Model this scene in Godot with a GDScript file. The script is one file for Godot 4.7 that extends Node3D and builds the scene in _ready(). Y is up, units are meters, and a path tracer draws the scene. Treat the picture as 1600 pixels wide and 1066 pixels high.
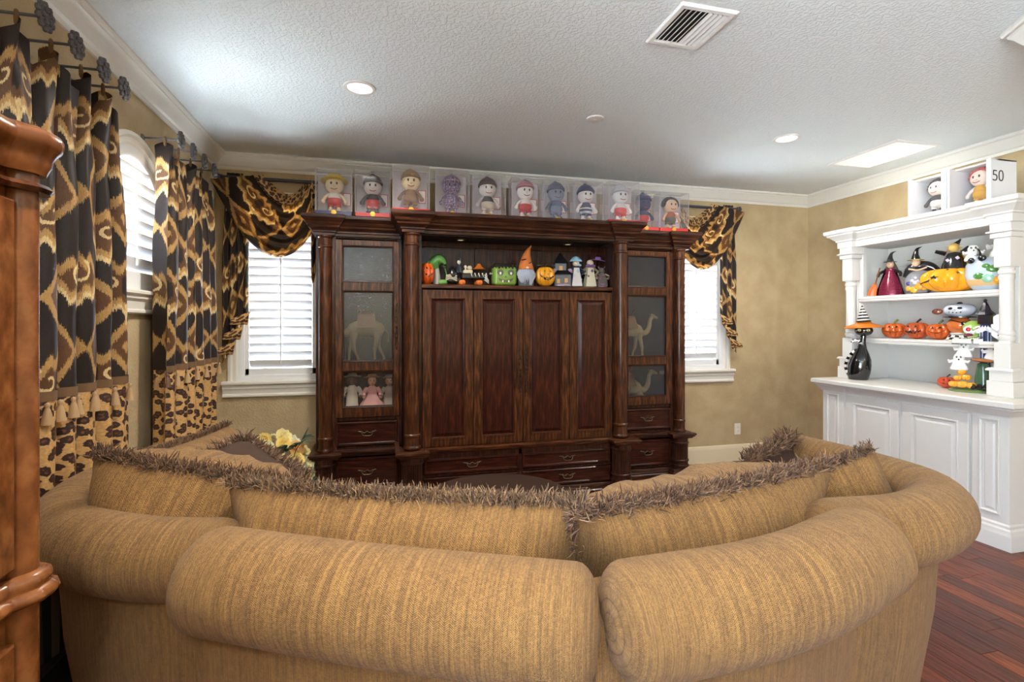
extends Node3D
# A living room seen over the back of a curved sofa: carved wall unit, ikat drapes, white built-in shelves.

const CEIL := 2.707
const WL := -1.27
const WR := 4.33
const WB := -4.45
const WF := 3.6

var rng := RandomNumberGenerator.new()
var taken := {}
var M := {}

func _ready():
	# ---- camera, sky, exposure
	var cam := Camera3D.new()
	cam.name = "camera"
	cam.set_frustum(0.066625, Vector2(0, -0.00175), 0.05, 60.0)
	cam.position = Vector3(0, 1.387, 0)
	cam.rotation_degrees = Vector3(0, -14.2, 0)
	add_child(cam)
	cam.current = true
	var env := Environment.new()
	var sky_mat := ProceduralSkyMaterial.new()
	sky_mat.sky_top_color = Color(0.62, 0.76, 0.98)
	sky_mat.sky_horizon_color = Color(0.90, 0.96, 1.0)
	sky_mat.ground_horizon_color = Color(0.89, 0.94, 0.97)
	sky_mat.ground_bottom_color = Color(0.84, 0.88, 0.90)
	sky_mat.ground_energy_multiplier = 1.6  # ground glow raised above the sky to brighten the ceiling
	sky_mat.sun_angle_max = 0.0
	sky_mat.energy_multiplier = 1.0
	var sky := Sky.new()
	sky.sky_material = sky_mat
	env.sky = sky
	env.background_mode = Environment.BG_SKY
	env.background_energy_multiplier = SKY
	env.ambient_light_source = Environment.AMBIENT_SOURCE_DISABLED
	env.tonemap_mode = Environment.TONE_MAPPER_LINEAR
	env.tonemap_exposure = EXPOSURE
	env.sdfgi_enabled = true
	env.ssao_enabled = true
	env.ssil_enabled = true
	var we := WorldEnvironment.new()
	we.name = "world"
	we.environment = env
	add_child(we)
	rng.seed = 71
	make_materials()
	build_room()
	build_windows()
	build_ceiling_fixtures()
	build_wall_unit()
	build_built_in()
	build_armoire()
	build_sofa()
	build_cushions()
	build_drapes()
	build_small_furniture()
	build_boxes()
	build_niche_figures()
	build_shelf_figures()
	build_glass_figures()

const SKY := 19.0
const EXPOSURE := 1.0

# ------------------------------------------------------------------ naming
func numbered(called: String) -> String:
	if not taken.has(called):
		taken[called] = 0
		return called
	taken[called] += 1
	return "%s_%03d" % [called, taken[called]]

func tag(o: Node, label := "", category := "", group := "", kind := "") -> Node:
	if label != "": o.set_meta("label", label)
	if category != "": o.set_meta("category", category)
	if group != "": o.set_meta("group", group)
	if kind != "": o.set_meta("kind", kind)
	return o

func thing(called: String, label: String, category: String, at := Vector3.ZERO, turn := 0.0, group := "") -> Node3D:
	var o := Node3D.new()
	o.name = numbered(called)
	add_child(o)
	o.position = at
	o.rotation.y = turn
	tag(o, label, category, group)
	return o

func sub(called: String, parent: Node) -> Node3D:
	var o := Node3D.new()
	o.name = called
	parent.add_child(o, true)
	return o

func obj(called: String, m, material: Material, parent: Node = null, angle := 34.0) -> MeshInstance3D:
	var o := MeshInstance3D.new()
	o.mesh = m.mesh(angle) if m is Mb else m
	o.material_override = material
	o.cast_shadow = GeometryInstance3D.SHADOW_CASTING_SETTING_ON
	if parent == null:
		o.name = numbered(called)
		add_child(o)
	else:
		o.name = called
		parent.add_child(o, true)
	return o

func struct(called: String, m, material: Material, label: String) -> MeshInstance3D:
	var o := obj(called, m, material, null, 18.0 if called.begins_with("trim") else 34.0)
	tag(o, label, "", "", "structure")
	return o

# ------------------------------------------------------------------ mesh builder
class Mb:
	var p := PackedVector3Array()
	var t := PackedVector2Array()

	func tri(a: Vector3, b: Vector3, c: Vector3, ua := Vector2.ZERO, ub := Vector2.ZERO, uc := Vector2.ZERO):
		p.append(a); p.append(b); p.append(c)
		t.append(ua); t.append(ub); t.append(uc)

	func quad(a: Vector3, b: Vector3, c: Vector3, d: Vector3, ua := Vector2(0, 0), ub := Vector2(0, 1), uc := Vector2(1, 1), ud := Vector2(1, 0)):
		tri(a, b, c, ua, ub, uc)
		tri(a, c, d, ua, uc, ud)

	func fix(start: int):   # turn a closed piece so that its faces look outwards
		var vol := 0.0
		var o := p[start] if start < p.size() else Vector3.ZERO
		for i in range(start, p.size(), 3):
			vol += (p[i] - o).dot((p[i + 2] - o).cross(p[i + 1] - o))
		if vol < 0.0: flip(start)

	func flip(start: int):
		for i in range(start, p.size(), 3):
			var k := p[i + 1]; p[i + 1] = p[i + 2]; p[i + 2] = k
			var u := t[i + 1]; t[i + 1] = t[i + 2]; t[i + 2] = u

	func area(q: Array) -> float:
		var s := 0.0
		for i in q.size(): s += q[i].cross(q[(i + 1) % q.size()])
		return s

	func add(o: Mb, xf := Transform3D.IDENTITY):
		var s := p.size()
		for v in o.p: p.append(xf * v)
		t.append_array(o.t)
		if xf.basis.determinant() < 0.0: flip(s)

	func box(c: Vector3, s: Vector3, b := 0.003, xf := Transform3D.IDENTITY):
		var start := p.size()
		var h := s * 0.5
		b = minf(b, minf(h.x, minf(h.y, h.z)) * 0.9)
		var i := h - Vector3(b, b, b)
		var v := func(sx, sy, sz, ax):
			var q := Vector3(sx * i.x, sy * i.y, sz * i.z)
			q[ax] += b * [sx, sy, sz][ax]
			return xf * (c + q)
		if b <= 0.0005:
			for ax in 3:
				for sg in [-1, 1]:
					var u := (ax + 1) % 3
					var w := (ax + 2) % 3
					var pts := []
					for k in [[-1, -1], [1, -1], [1, 1], [-1, 1]]:
						var q := Vector3.ZERO
						q[ax] = h[ax] * sg; q[u] = h[u] * k[0]; q[w] = h[w] * k[1]
						pts.append(xf * (c + q))
					if sg < 0: quad(pts[0], pts[1], pts[2], pts[3])
					else: quad(pts[0], pts[3], pts[2], pts[1])
			if xf.basis.determinant() < 0.0: flip(start)
			return
		for ax in 3:
			var u := (ax + 1) % 3
			var w := (ax + 2) % 3
			for sg in [-1, 1]:
				var pts := []
				for k in [[-1, -1], [1, -1], [1, 1], [-1, 1]]:
					var q := [0, 0, 0]
					q[ax] = sg; q[u] = k[0]; q[w] = k[1]
					pts.append(v.call(q[0], q[1], q[2], ax))
				if sg < 0: quad(pts[0], pts[1], pts[2], pts[3])
				else: quad(pts[0], pts[3], pts[2], pts[1])
			for k in [[-1, -1], [1, -1], [1, 1], [-1, 1]]:   # edges along ax
				var pts := []
				for e in [[-1, u], [1, u], [1, w], [-1, w]]:
					var q := [0, 0, 0]
					q[ax] = e[0]; q[u] = k[0]; q[w] = k[1]
					pts.append(v.call(q[0], q[1], q[2], e[1]))
				if k[0] * k[1] > 0: quad(pts[0], pts[1], pts[2], pts[3])
				else: quad(pts[0], pts[3], pts[2], pts[1])
		for sx in [-1, 1]:
			for sy in [-1, 1]:
				for sz in [-1, 1]:
					var a = v.call(sx, sy, sz, 0)
					var d = v.call(sx, sy, sz, 1)
					var e = v.call(sx, sy, sz, 2)
					if sx * sy * sz > 0: tri(a, e, d)
					else: tri(a, d, e)
		if xf.basis.determinant() < 0.0: flip(start)

	func b2(lo: Vector3, hi: Vector3, b := 0.003, xf := Transform3D.IDENTITY):
		box((lo + hi) * 0.5, (hi - lo).abs(), b, xf)

	func grid(f: Callable, nu: int, nv: int, uv := Vector2(1, 1), closed := false):
		var start := p.size()
		var pts := []
		for j in nv + 1:
			for i in nu + 1:
				pts.append(f.call(float(i) / nu, float(j) / nv))
		for j in nv:
			for i in nu:
				var a := j * (nu + 1) + i
				var u0 := float(i) / nu * uv.x; var u1 := float(i + 1) / nu * uv.x
				var v0 := float(j) / nv * uv.y; var v1 := float(j + 1) / nv * uv.y
				quad(pts[a], pts[a + nu + 1], pts[a + nu + 2], pts[a + 1], Vector2(u0, v0), Vector2(u0, v1), Vector2(u1, v1), Vector2(u1, v0))
		if closed: fix(start)

	func lathe(prof: Array, n: int, xf := Transform3D.IDENTITY, sx := 1.0, sz := 1.0, rib := 0.0, ribs := 0):
		var start := p.size()
		var c := prof.size() - 1
		for j in c:
			for i in n:
				var a0 := TAU * i / n; var a1 := TAU * (i + 1) / n
				var q := []
				for e in [[a0, j], [a0, j + 1], [a1, j + 1], [a1, j]]:
					var r: float = prof[e[1]].x
					if ribs > 0: r *= 1.0 - rib * (0.5 + 0.5 * cos(ribs * e[0]))
					q.append(xf * Vector3(cos(e[0]) * r * sx, prof[e[1]].y, sin(e[0]) * r * sz))
				var v0 := float(j) / c; var v1 := float(j + 1) / c
				var u0 := float(i) / n; var u1 := float(i + 1) / n
				if prof[j].x > 1e-5: tri(q[0], q[2], q[3], Vector2(u0, v0), Vector2(u1, v1), Vector2(u1, v0))
				if prof[j + 1].x > 1e-5: tri(q[0], q[1], q[2], Vector2(u0, v0), Vector2(u0, v1), Vector2(u1, v1))
		for e in [0, c]:
			if prof[e].x > 1e-5:
				var m := xf * Vector3(0, prof[e].y, 0)
				for i in n:
					var pts := []
					for a in [TAU * i / n, TAU * (i + 1) / n]:
						var r: float = prof[e].x
						if ribs > 0: r *= 1.0 - rib * (0.5 + 0.5 * cos(ribs * a))
						pts.append(xf * Vector3(cos(a) * r * sx, prof[e].y, sin(a) * r * sz))
					if e == 0: tri(m, pts[0], pts[1])
					else: tri(m, pts[1], pts[0])
		fix(start)

	func ball(c: Vector3, r: Vector3, n := 12, xf := Transform3D.IDENTITY):
		var prof := []
		var h := maxi(4, n / 2)
		for j in h + 1:
			var a := -PI / 2 + PI * j / h
			prof.append(Vector2(maxf(cos(a), 0.0), sin(a)))
		prof[0].x = 0.0; prof[h].x = 0.0
		lathe(prof, n, xf * Transform3D(Basis.from_scale(r), c))

	func tube(path: Array, radii, n := 8, caps := true, flat := 1.0):
		var start := p.size()
		var k := path.size()
		var rings := []
		var side := Vector3.ZERO
		for i in k:
			var tg: Vector3 = (path[mini(i + 1, k - 1)] - path[maxi(i - 1, 0)]).normalized()
			if i == 0:
				side = tg.cross(Vector3.UP if absf(tg.y) < 0.9 else Vector3.RIGHT).normalized()
			else:
				side = (side - tg * side.dot(tg)).normalized()
			var up := tg.cross(side)
			var r: float = radii[i] if radii is Array else radii
			var ring := []
			for j in n:
				var a := TAU * j / n
				ring.append(path[i] + side * cos(a) * r + up * sin(a) * r * flat)
			rings.append(ring)
		var len := 0.0
		for i in k - 1:
			var l1: float = len + path[i].distance_to(path[i + 1])
			for j in n:
				var j1 := (j + 1) % n
				quad(rings[i][j], rings[i + 1][j], rings[i + 1][j1], rings[i][j1], Vector2(len, float(j) / n), Vector2(l1, float(j) / n), Vector2(l1, float(j + 1) / n), Vector2(len, float(j + 1) / n))
			len = l1
		if caps:
			for j in n:
				var j1 := (j + 1) % n
				tri(path[0], rings[0][j], rings[0][j1])
				tri(path[k - 1], rings[k - 1][j1], rings[k - 1][j])
		fix(start)

	# a profile (out, up) swept along a polyline in plan; out is to the right of the way times side
	func sweep(prof: Array, path: Array, xf := Transform3D.IDENTITY, closed := false, side := 1.0):
		var start := p.size()
		var k := path.size()
		var m := prof.size()
		var rings := []
		for i in k:
			var d0: Vector2 = (path[i] - path[(i - 1 + k) % k]).normalized()
			var d1: Vector2 = (path[(i + 1) % k] - path[i]).normalized()
			if not closed and i == 0: d0 = d1
			if not closed and i == k - 1: d1 = d0
			var n0 := Vector2(-d0.y, d0.x) * side
			var n1 := Vector2(-d1.y, d1.x) * side
			var n := (n0 + n1).normalized()
			n /= maxf(n.dot(n1), 0.2)
			var ring := []
			for q in prof:
				ring.append(xf * Vector3(path[i].x + n.x * q.x, q.y, path[i].y + n.y * q.x))
			rings.append(ring)
		var last := k if closed else k - 1
		for i in last:
			var i1 := (i + 1) % k
			for j in m:
				var j1 := (j + 1) % m
				quad(rings[i][j], rings[i1][j], rings[i1][j1], rings[i][j1])
		if not closed:
			var ids := Geometry2D.triangulate_polygon(PackedVector2Array(prof))
			var way := area(prof) > 0.0
			for i in range(0, ids.size(), 3):
				var x := ids[i]; var y := ids[i + 1]; var z := ids[i + 2]
				if ((prof[y] - prof[x]).cross(prof[z] - prof[x]) > 0.0) != way:
					y = ids[i + 2]; z = ids[i + 1]
				tri(rings[0][x], rings[0][y], rings[0][z])
				tri(rings[k - 1][x], rings[k - 1][z], rings[k - 1][y])
		fix(start)

	# polygon in XY pushed along Z from 0 to h
	func prism(poly: Array, h: float, xf := Transform3D.IDENTITY, bevel := 0.0):
		var start := p.size()
		var c := PackedVector2Array(poly)
		if area(poly) < 0.0: c.reverse()
		var rings := []
		var inset := c
		if bevel > 0.0:
			var off := Geometry2D.offset_polygon(c, -bevel)
			if off.size() == 1 and off[0].size() == c.size():
				inset = off[0]
				# line the rings up
				var best := 0
				for i in inset.size():
					if inset[i].distance_to(c[0]) < inset[best].distance_to(c[0]): best = i
				var re := PackedVector2Array()
				for i in inset.size(): re.append(inset[(best + i) % inset.size()])
				inset = re
			else:
				bevel = 0.0
		var layers := [[c, 0.0], [c, h]] if bevel <= 0.0 else [[inset, 0.0], [c, bevel], [c, h - bevel], [inset, h]]
		for l in layers:
			var ring := []
			for q in l[0]: ring.append(xf * Vector3(q.x, q.y, l[1]))
			rings.append(ring)
		var n := c.size()
		for l in rings.size() - 1:
			for i in n:
				var i1 := (i + 1) % n
				quad(rings[l][i], rings[l + 1][i], rings[l + 1][i1], rings[l][i1])
		var ids := Geometry2D.triangulate_polygon(inset)
		for i in range(0, ids.size(), 3):
			var a := ids[i]; var b := ids[i + 1]; var d := ids[i + 2]
			var cw := (inset[b] - inset[a]).cross(inset[d] - inset[a]) < 0.0
			if not cw:
				var s := b; b = d; d = s
			var top: Array = rings[rings.size() - 1]
			tri(top[a], top[b], top[d])
			tri(rings[0][a], rings[0][d], rings[0][b])
		if xf.basis.determinant() < 0.0: flip(start)

	func mesh(angle := 34.0) -> ArrayMesh:
		var n := p.size()
		var fn := PackedVector3Array()
		var un := PackedVector3Array()
		fn.resize(n / 3); un.resize(n / 3)
		for i in range(0, n, 3):
			var q := (p[i + 2] - p[i]).cross(p[i + 1] - p[i])
			fn[i / 3] = q
			un[i / 3] = q.normalized()
		var nor := PackedVector3Array()
		nor.resize(n)
		if angle > 0.0:
			var at := {}
			var keys := []
			keys.resize(n)
			for i in n:
				var k := Vector3i((p[i] * 20000.0).round())
				keys[i] = k
				if at.has(k): at[k].append(i / 3)
				else: at[k] = [i / 3]
			var c := cos(deg_to_rad(angle))
			for i in n:
				var own := un[i / 3]
				var s := Vector3.ZERO
				for j in at[keys[i]]:
					if un[j].dot(own) >= c: s += fn[j]
				nor[i] = s.normalized() if s.length_squared() > 1e-20 else own
		else:
			for i in n: nor[i] = un[i / 3]
		var arr := []
		arr.resize(Mesh.ARRAY_MAX)
		arr[Mesh.ARRAY_VERTEX] = p
		arr[Mesh.ARRAY_NORMAL] = nor
		arr[Mesh.ARRAY_TEX_UV] = t
		var out := ArrayMesh.new()
		out.add_surface_from_arrays(Mesh.PRIMITIVE_TRIANGLES, arr)
		return out

func V(x, y, z) -> Vector3:
	return Vector3(x, y, z)

func frame_at(o: Vector3, x: Vector3, y: Vector3, z: Vector3) -> Transform3D:
	return Transform3D(Basis(x, y, z), o)

func spline(pts: Array, per := 8) -> Array:
	var out := []
	var n := pts.size()
	for i in n - 1:
		var a = pts[maxi(i - 1, 0)] if i > 0 else pts[0] * 2.0 - pts[1]
		var d = pts[i + 2] if i + 2 < n else pts[n - 1] * 2.0 - pts[n - 2]
		for k in per:
			var t := float(k) / per
			var b = pts[i]
			var c = pts[i + 1]
			out.append(0.5 * ((2.0 * b) + (c - a) * t + (2.0 * a - 5.0 * b + 4.0 * c - d) * t * t + (3.0 * b - a - 3.0 * c + d) * t * t * t))
	out.append(pts[n - 1])
	return out

func rect(x0: float, y0: float, x1: float, y1: float) -> Array:
	return [Vector2(x0, y0), Vector2(x1, y0), Vector2(x1, y1), Vector2(x0, y1)]

# ------------------------------------------------------------------ materials
func mat(called: String, c: Color, rough := 0.6, metal := 0.0, coat := 0.0) -> StandardMaterial3D:
	if M.has(called): return M[called]
	var m := StandardMaterial3D.new()
	m.resource_name = called
	m.albedo_color = c
	m.roughness = rough
	m.metallic = metal
	if coat > 0.0:
		m.clearcoat_enabled = true
		m.clearcoat = coat
		m.clearcoat_roughness = 0.12
	M[called] = m
	return m

func c8(r, g, b) -> Color:
	return Color(r / 255.0, g / 255.0, b / 255.0)

func glaze(r: int, g: int, b: int) -> StandardMaterial3D:   # shiny painted ceramic of a colour
	return mat("glaze_%d_%d_%d" % [r, g, b], c8(r, g, b), 0.18, 0.0, 0.5)

func matte(r: int, g: int, b: int) -> StandardMaterial3D:
	return mat("matte_%d_%d_%d" % [r, g, b], c8(r, g, b), 0.8)

func noise(seed_: int, freq: float, oct := 4, kind := FastNoiseLite.TYPE_SIMPLEX_SMOOTH) -> FastNoiseLite:
	var n := FastNoiseLite.new()
	n.seed = seed_
	n.noise_type = kind
	n.frequency = freq
	n.fractal_octaves = oct
	return n

func ramp(stops: Array) -> Gradient:
	var g := Gradient.new()
	g.offsets = PackedFloat32Array(stops.map(func(s): return s[0]))
	g.colors = PackedColorArray(stops.map(func(s): return s[1]))
	return g

func noise_tex(n: FastNoiseLite, size := 512, stops = null) -> NoiseTexture2D:
	var t := NoiseTexture2D.new()
	t.width = size; t.height = size
	t.seamless = true
	t.noise = n
	if stops: t.color_ramp = ramp(stops)
	return t

func wood(called: String, stops: Array, scale: Vector3, rough: float, seed_ := 3, coat := 0.12, freq := 0.012) -> StandardMaterial3D:
	var m := mat(called, Color.WHITE, rough, 0.0, coat)
	m.albedo_texture = noise_tex(noise(seed_, freq, 5), 512, stops)
	m.uv1_triplanar = true
	m.uv1_scale = scale
	m.metallic_specular = 0.36
	return m

func make_materials():
	var ceil_ := mat("ceiling_paint", c8(236, 244, 246), 0.95)
	var h := noise_tex(noise(5, 0.03, 4, FastNoiseLite.TYPE_PERLIN), 512, [[0.0, Color.BLACK], [0.42, Color(0.1, 0.1, 0.1)], [0.58, Color(0.9, 0.9, 0.9)], [1.0, Color.WHITE]])
	ceil_.heightmap_enabled = true
	ceil_.heightmap_texture = h
	ceil_.heightmap_scale = 0.2
	ceil_.uv1_triplanar = true
	ceil_.uv1_world_triplanar = true
	ceil_.uv1_scale = Vector3(4.0, 4.0, 4.0)
	var wall := mat("wall_faux_finish", Color.WHITE, 0.85)
	wall.albedo_texture = noise_tex(noise(12, 0.006, 5), 512, [[0.15, c8(178, 155, 118)], [0.5, c8(184, 162, 125)], [0.85, c8(191, 170, 133)]])
	wall.heightmap_enabled = true
	wall.heightmap_texture = noise_tex(noise(15, 0.09, 3), 512)
	wall.heightmap_scale = 0.22
	wall.uv1_triplanar = true
	wall.uv1_world_triplanar = true
	wall.uv1_scale = Vector3(0.9, 0.9, 0.9)
	mat("trim_white", c8(232, 229, 221), 0.42)
	mat("cream_trim", c8(232, 218, 188), 0.45)
	mat("cabinet_white", c8(224, 223, 219), 0.36)
	mat("shutter_white", c8(238, 240, 243), 0.4)
	mat("fitting_white", c8(236, 235, 232), 0.5)
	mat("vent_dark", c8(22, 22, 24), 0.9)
	mat("plate_white", c8(236, 232, 222), 0.35)
	mat("slot_dark", c8(40, 38, 36), 0.6)
	var dark := [[0.1, c8(26, 14, 10)], [0.38, c8(46, 24, 17)], [0.6, c8(62, 34, 23)], [0.85, c8(86, 50, 31)]]
	var panel := [[0.1, c8(32, 14, 10)], [0.4, c8(48, 20, 13)], [0.65, c8(64, 27, 17)], [0.9, c8(82, 38, 23)]]
	var amber := [[0.1, c8(36, 19, 12)], [0.35, c8(56, 29, 17)], [0.6, c8(80, 44, 24)], [0.9, c8(108, 65, 36)]]
	var up := Vector3(7, 0.8, 7)
	wood("cherry_dark", dark, up, 0.3)
	wood("cherry_dark_across", dark, Vector3(0.8, 8, 8), 0.3, 4)
	wood("cherry_panel", panel, up, 0.3, 6)
	wood("cherry_panel_across", panel, Vector3(0.8, 8, 8), 0.3, 7)
	wood("cherry_rubbed", amber, up, 0.3, 8)
	wood("cherry_rubbed_across", amber, Vector3(0.8, 8, 8), 0.3, 9)
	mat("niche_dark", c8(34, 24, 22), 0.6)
	var burl := wood("burl_wood", [[0.1, c8(86, 48, 25)], [0.4, c8(112, 65, 33)], [0.62, c8(128, 77, 40)], [0.9, c8(148, 96, 54)]], Vector3(2.2, 1.4, 2.2), 0.26, 21, 0.4, 0.016)
	burl.detail_enabled = true
	burl.detail_blend_mode = BaseMaterial3D.BLEND_MODE_MUL
	burl.detail_albedo = noise_tex(noise(33, 0.02, 2, FastNoiseLite.TYPE_CELLULAR), 512, [[0.0, Color(0.94, 0.93, 0.92)], [0.93, Color.WHITE], [0.97, Color(0.45, 0.36, 0.3)], [1.0, Color(0.35, 0.28, 0.24)]])
	wood("burl_dark", [[0.1, c8(36, 20, 14)], [0.5, c8(70, 38, 22)], [0.9, c8(106, 60, 32)]], Vector3(3, 3, 3), 0.22, 23)
	for k in 4:
		var tone: Array = [[c8(70, 30, 20), c8(114, 52, 32)], [c8(84, 36, 22), c8(128, 62, 36)], [c8(58, 26, 20), c8(96, 44, 30)], [c8(98, 44, 25), c8(148, 76, 42)]][k]
		var fl := wood("floor_wood_%d" % k, [[0.15, tone[0] * 0.75], [0.5, tone[0].lerp(tone[1], 0.5)], [0.85, tone[1]]], Vector3(7, 7, 0.55), 0.32, 40 + k, 0.08, 0.015)
		fl.uv1_offset = Vector3(0.3 * k, 0.2 * k, 0.1 * k)
	mat("iron", c8(92, 90, 92), 0.55, 0.3)
	mat("rod_slate", c8(66, 68, 78), 0.4, 0.4)
	mat("brass_old", c8(98, 84, 64), 0.45, 0.7)
	mat("bronze_dark", c8(62, 46, 34), 0.45, 0.7)
	var seeded := mat("seeded_glass", Color(0.17, 0.20, 0.25, 0.29), 0.12)  # blue-grey tint stands in for sky reflected in the panes
	seeded.transparency = BaseMaterial3D.TRANSPARENCY_ALPHA
	seeded.normal_enabled = true
	var sn := noise_tex(noise(61, 0.06, 2), 256)
	sn.as_normal_map = true
	sn.bump_strength = 3.0
	seeded.normal_texture = sn
	seeded.normal_scale = 0.35
	seeded.uv1_triplanar = true
	seeded.uv1_scale = Vector3(4, 4, 4)
	var faint := mat("clear_glass", Color(0.5, 0.5, 0.5, 0.06), 0.06)
	faint.transparency = BaseMaterial3D.TRANSPARENCY_ALPHA
	var clear := mat("clear_plastic", Color(0.93, 0.93, 0.96, 0.03), 0.04)
	clear.transparency = BaseMaterial3D.TRANSPARENCY_ALPHA
	var win := mat("window_glass", Color(0.95, 0.97, 1.0, 0.05), 0.0)
	win.transparency = BaseMaterial3D.TRANSPARENCY_ALPHA
	var glow := mat("lamp_glow", c8(255, 250, 240), 0.5)
	glow.emission_enabled = true
	glow.emission = c8(255, 248, 236)
	glow.emission_energy_multiplier = 2.5
	var puck := mat("puck_glow", c8(255, 240, 215), 0.4)
	puck.emission_enabled = true
	puck.emission = c8(255, 226, 180)
	puck.emission_energy_multiplier = 0.5
	fabric_materials()

func image_tex(w: int, h: int, f: Callable) -> ImageTexture:
	var data := PackedByteArray()
	data.resize(w * h * 3)
	var at := 0
	for y in h:
		for x in w:
			var c: Color = f.call(x, y)
			data[at] = clampi(int(c.r * 255.0), 0, 255)
			data[at + 1] = clampi(int(c.g * 255.0), 0, 255)
			data[at + 2] = clampi(int(c.b * 255.0), 0, 255)
			at += 3
	return ImageTexture.create_from_image(Image.create_from_data(w, h, false, Image.FORMAT_RGB8, data))

func fabric_materials():
	# sofa chenille: herringbone ribs with streaks that run round the rolls (along v)
	var streak := noise(81, 0.5, 1)
	var slow := noise(82, 0.03, 3)
	var S := 768
	var streaks := PackedFloat32Array()
	streaks.resize(S)
	for x in S: streaks[x] = streak.get_noise_1d(x * 0.11) * 0.5 + streak.get_noise_1d(x * 0.5 + 900.0) * 0.3
	var lo := c8(84, 58, 33)
	var mid := c8(139, 101, 54)
	var hi := c8(190, 147, 84)
	var heights := PackedByteArray()
	heights.resize(S * S)
	var weave := image_tex(S, S, func(x, y):
		var rib: int = x / 12
		var wob: float = slow.get_noise_2d(x * 1.5, y * 0.25)
		var s: float = (y + (x % 12 if rib % 2 == 0 else 11 - x % 12)) / 6.0
		var yarn: float = 0.5 + 0.5 * sin(s * TAU)
		var edge: float = 0.0 if x % 12 == 0 else 1.0
		var fleck: float = float(hash(Vector2i(x / 4, y / 5)) % 1000) / 1000.0
		var k: float = 0.14 + yarn * 0.52 * edge + wob * 0.14 + streaks[x] * 0.19 + (fleck - 0.5) * 0.26
		heights[y * S + x] = int(clampf(yarn * edge * 0.75 + fleck * 0.25, 0.0, 1.0) * 255.0)
		return lo.lerp(mid, clampf(k * 2.0, 0.0, 1.0)).lerp(hi, clampf(k * 2.0 - 1.0, 0.0, 1.0)))
	var relief := ImageTexture.create_from_image(Image.create_from_data(S, S, false, Image.FORMAT_L8, heights))
	for e in [["chenille", 1.0], ["chenille_flat", 1.0]]:
		var m := mat(e[0], Color.WHITE, 0.92)
		m.albedo_texture = weave
		m.heightmap_enabled = true
		m.heightmap_texture = relief
		m.heightmap_scale = 0.12
		m.rim_enabled = true
		m.rim = 0.1
		m.rim_tint = 1.0
	M["chenille_flat"].uv1_triplanar = true
	M["chenille_flat"].uv1_scale = Vector3(2.6, 2.6, 2.6)
	mat("suede_brown", c8(74, 58, 51), 1.0).metallic_specular = 0.15
	mat("ottoman_suede", c8(58, 42, 35), 1.0).metallic_specular = 0.15
	# ikat: feathered medallions with hooked scrolls
	var jag := noise(91, 0.9, 1)
	var W := 512
	var jags := PackedFloat32Array()
	jags.resize(W)
	for x in W: jags[x] = jag.get_noise_1d(x * 0.35) * 9.0 + jag.get_noise_1d(x * 1.2 + 300.0) * 6.0 + (float(hash(x / 2) % 100) / 100.0 - 0.5) * 10.0
	var ink := c8(43, 34, 31)
	var brown := c8(92, 62, 38)
	var tan_ := c8(172, 134, 82)
	var cream := c8(212, 186, 136)
	var ikat := image_tex(W, W, func(x, y):
		var col: int = x / 256
		var lx: float = absf(float(x % 256) - 128.0)
		var yy: float = float(y) + jags[x] * 0.8 + (170.0 if col == 1 else 0.0)
		var ly: float = fposmod(yy, 512.0)
		var c := ink
		# a large scalloped cloud with a dripping lower edge and, half way down, a small lozenge
		var dy: float = ly - 150.0
		var half: float = 118.0 - lx * 0.42 + 13.0 * cos(lx * 0.13)
		if dy < 0.0: half -= 14.0
		if absf(dy) < half:
			var e: float = half - absf(dy)
			c = brown
			if e < 44.0: c = tan_
			if dy > 0.0 and e < 20.0: c = cream
			if dy < 0.0 and e < 8.0: c = ink.lerp(brown, 0.5)
			if lx < 20.0 and absf(dy) < 46.0 - lx: c = ink
		var dz: float = ly - 392.0
		var l: float = lx * 1.05 + absf(dz) * 0.75
		if l < 84.0: c = tan_ if l > 54.0 else (brown if l > 20.0 else tan_)
		var side: float = (128.0 - lx) * 1.0 + absf(dz) * 0.55
		if side < 56.0: c = brown if side < 38.0 else tan_
		# scrolls
		var sx: float = lx - 52.0
		var sy: float = ly - 140.0 + jags[x] * -0.5
		var r: float = sqrt(sx * sx + sy * sy)
		if r < 44.0:
			var a: float = atan2(sy, -sx)
			var want: float = 8.0 + 5.2 * fposmod(a + 2.0, TAU)
			if absf(r - want) < 5.0: c = cream
		if lx < 5.0 and absf(ly - 262.0) < 40.0: c = cream
		if lx < 9.0 and absf(ly - 230.0) < 12.0: c = cream
		var thread: float = 0.92 + 0.16 * float(hash(Vector2i(x, y / 6)) % 100) / 100.0
		return Color(c.r * thread, c.g * thread, c.b * thread))
	for e in [["ikat", 0.5], ["ikat_swag", 0.5]]:
		var m := mat(e[0], Color.WHITE, e[1])
		m.albedo_texture = ikat
		m.metallic_specular = 0.35
		m.backlight_enabled = true
		m.backlight = Color(0.06, 0.05, 0.04) if e[0] == "ikat" else Color(0.6, 0.5, 0.34)
	# leopard: broken rosettes
	var cell := noise(95, 0.03, 1, FastNoiseLite.TYPE_CELLULAR)
	cell.cellular_return_type = FastNoiseLite.RETURN_DISTANCE
	cell.cellular_jitter = 0.9
	var brk := noise(96, 0.09, 2)
	var leo := image_tex(384, 384, func(x, y):
		var d: float = cell.get_noise_2d(x, y) + 1.0
		var b: float = brk.get_noise_2d(x, y)
		var base := c8(208, 168, 108).lerp(c8(176, 124, 72), clampf(b * 0.5 + 0.3, 0.0, 1.0))
		if d < 0.16 and b < 0.05: return c8(118, 68, 38)
		if d < 0.40 + b * 0.08: return c8(54, 34, 29)
		return base)
	var lm := mat("leopard", Color.WHITE, 0.5)
	lm.albedo_texture = leo
	mat("gimp", c8(112, 82, 52), 0.7)
	mat("tassel_tan", c8(176, 142, 102), 0.6)
	mat("tassel_brown", c8(104, 74, 54), 0.6)
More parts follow.
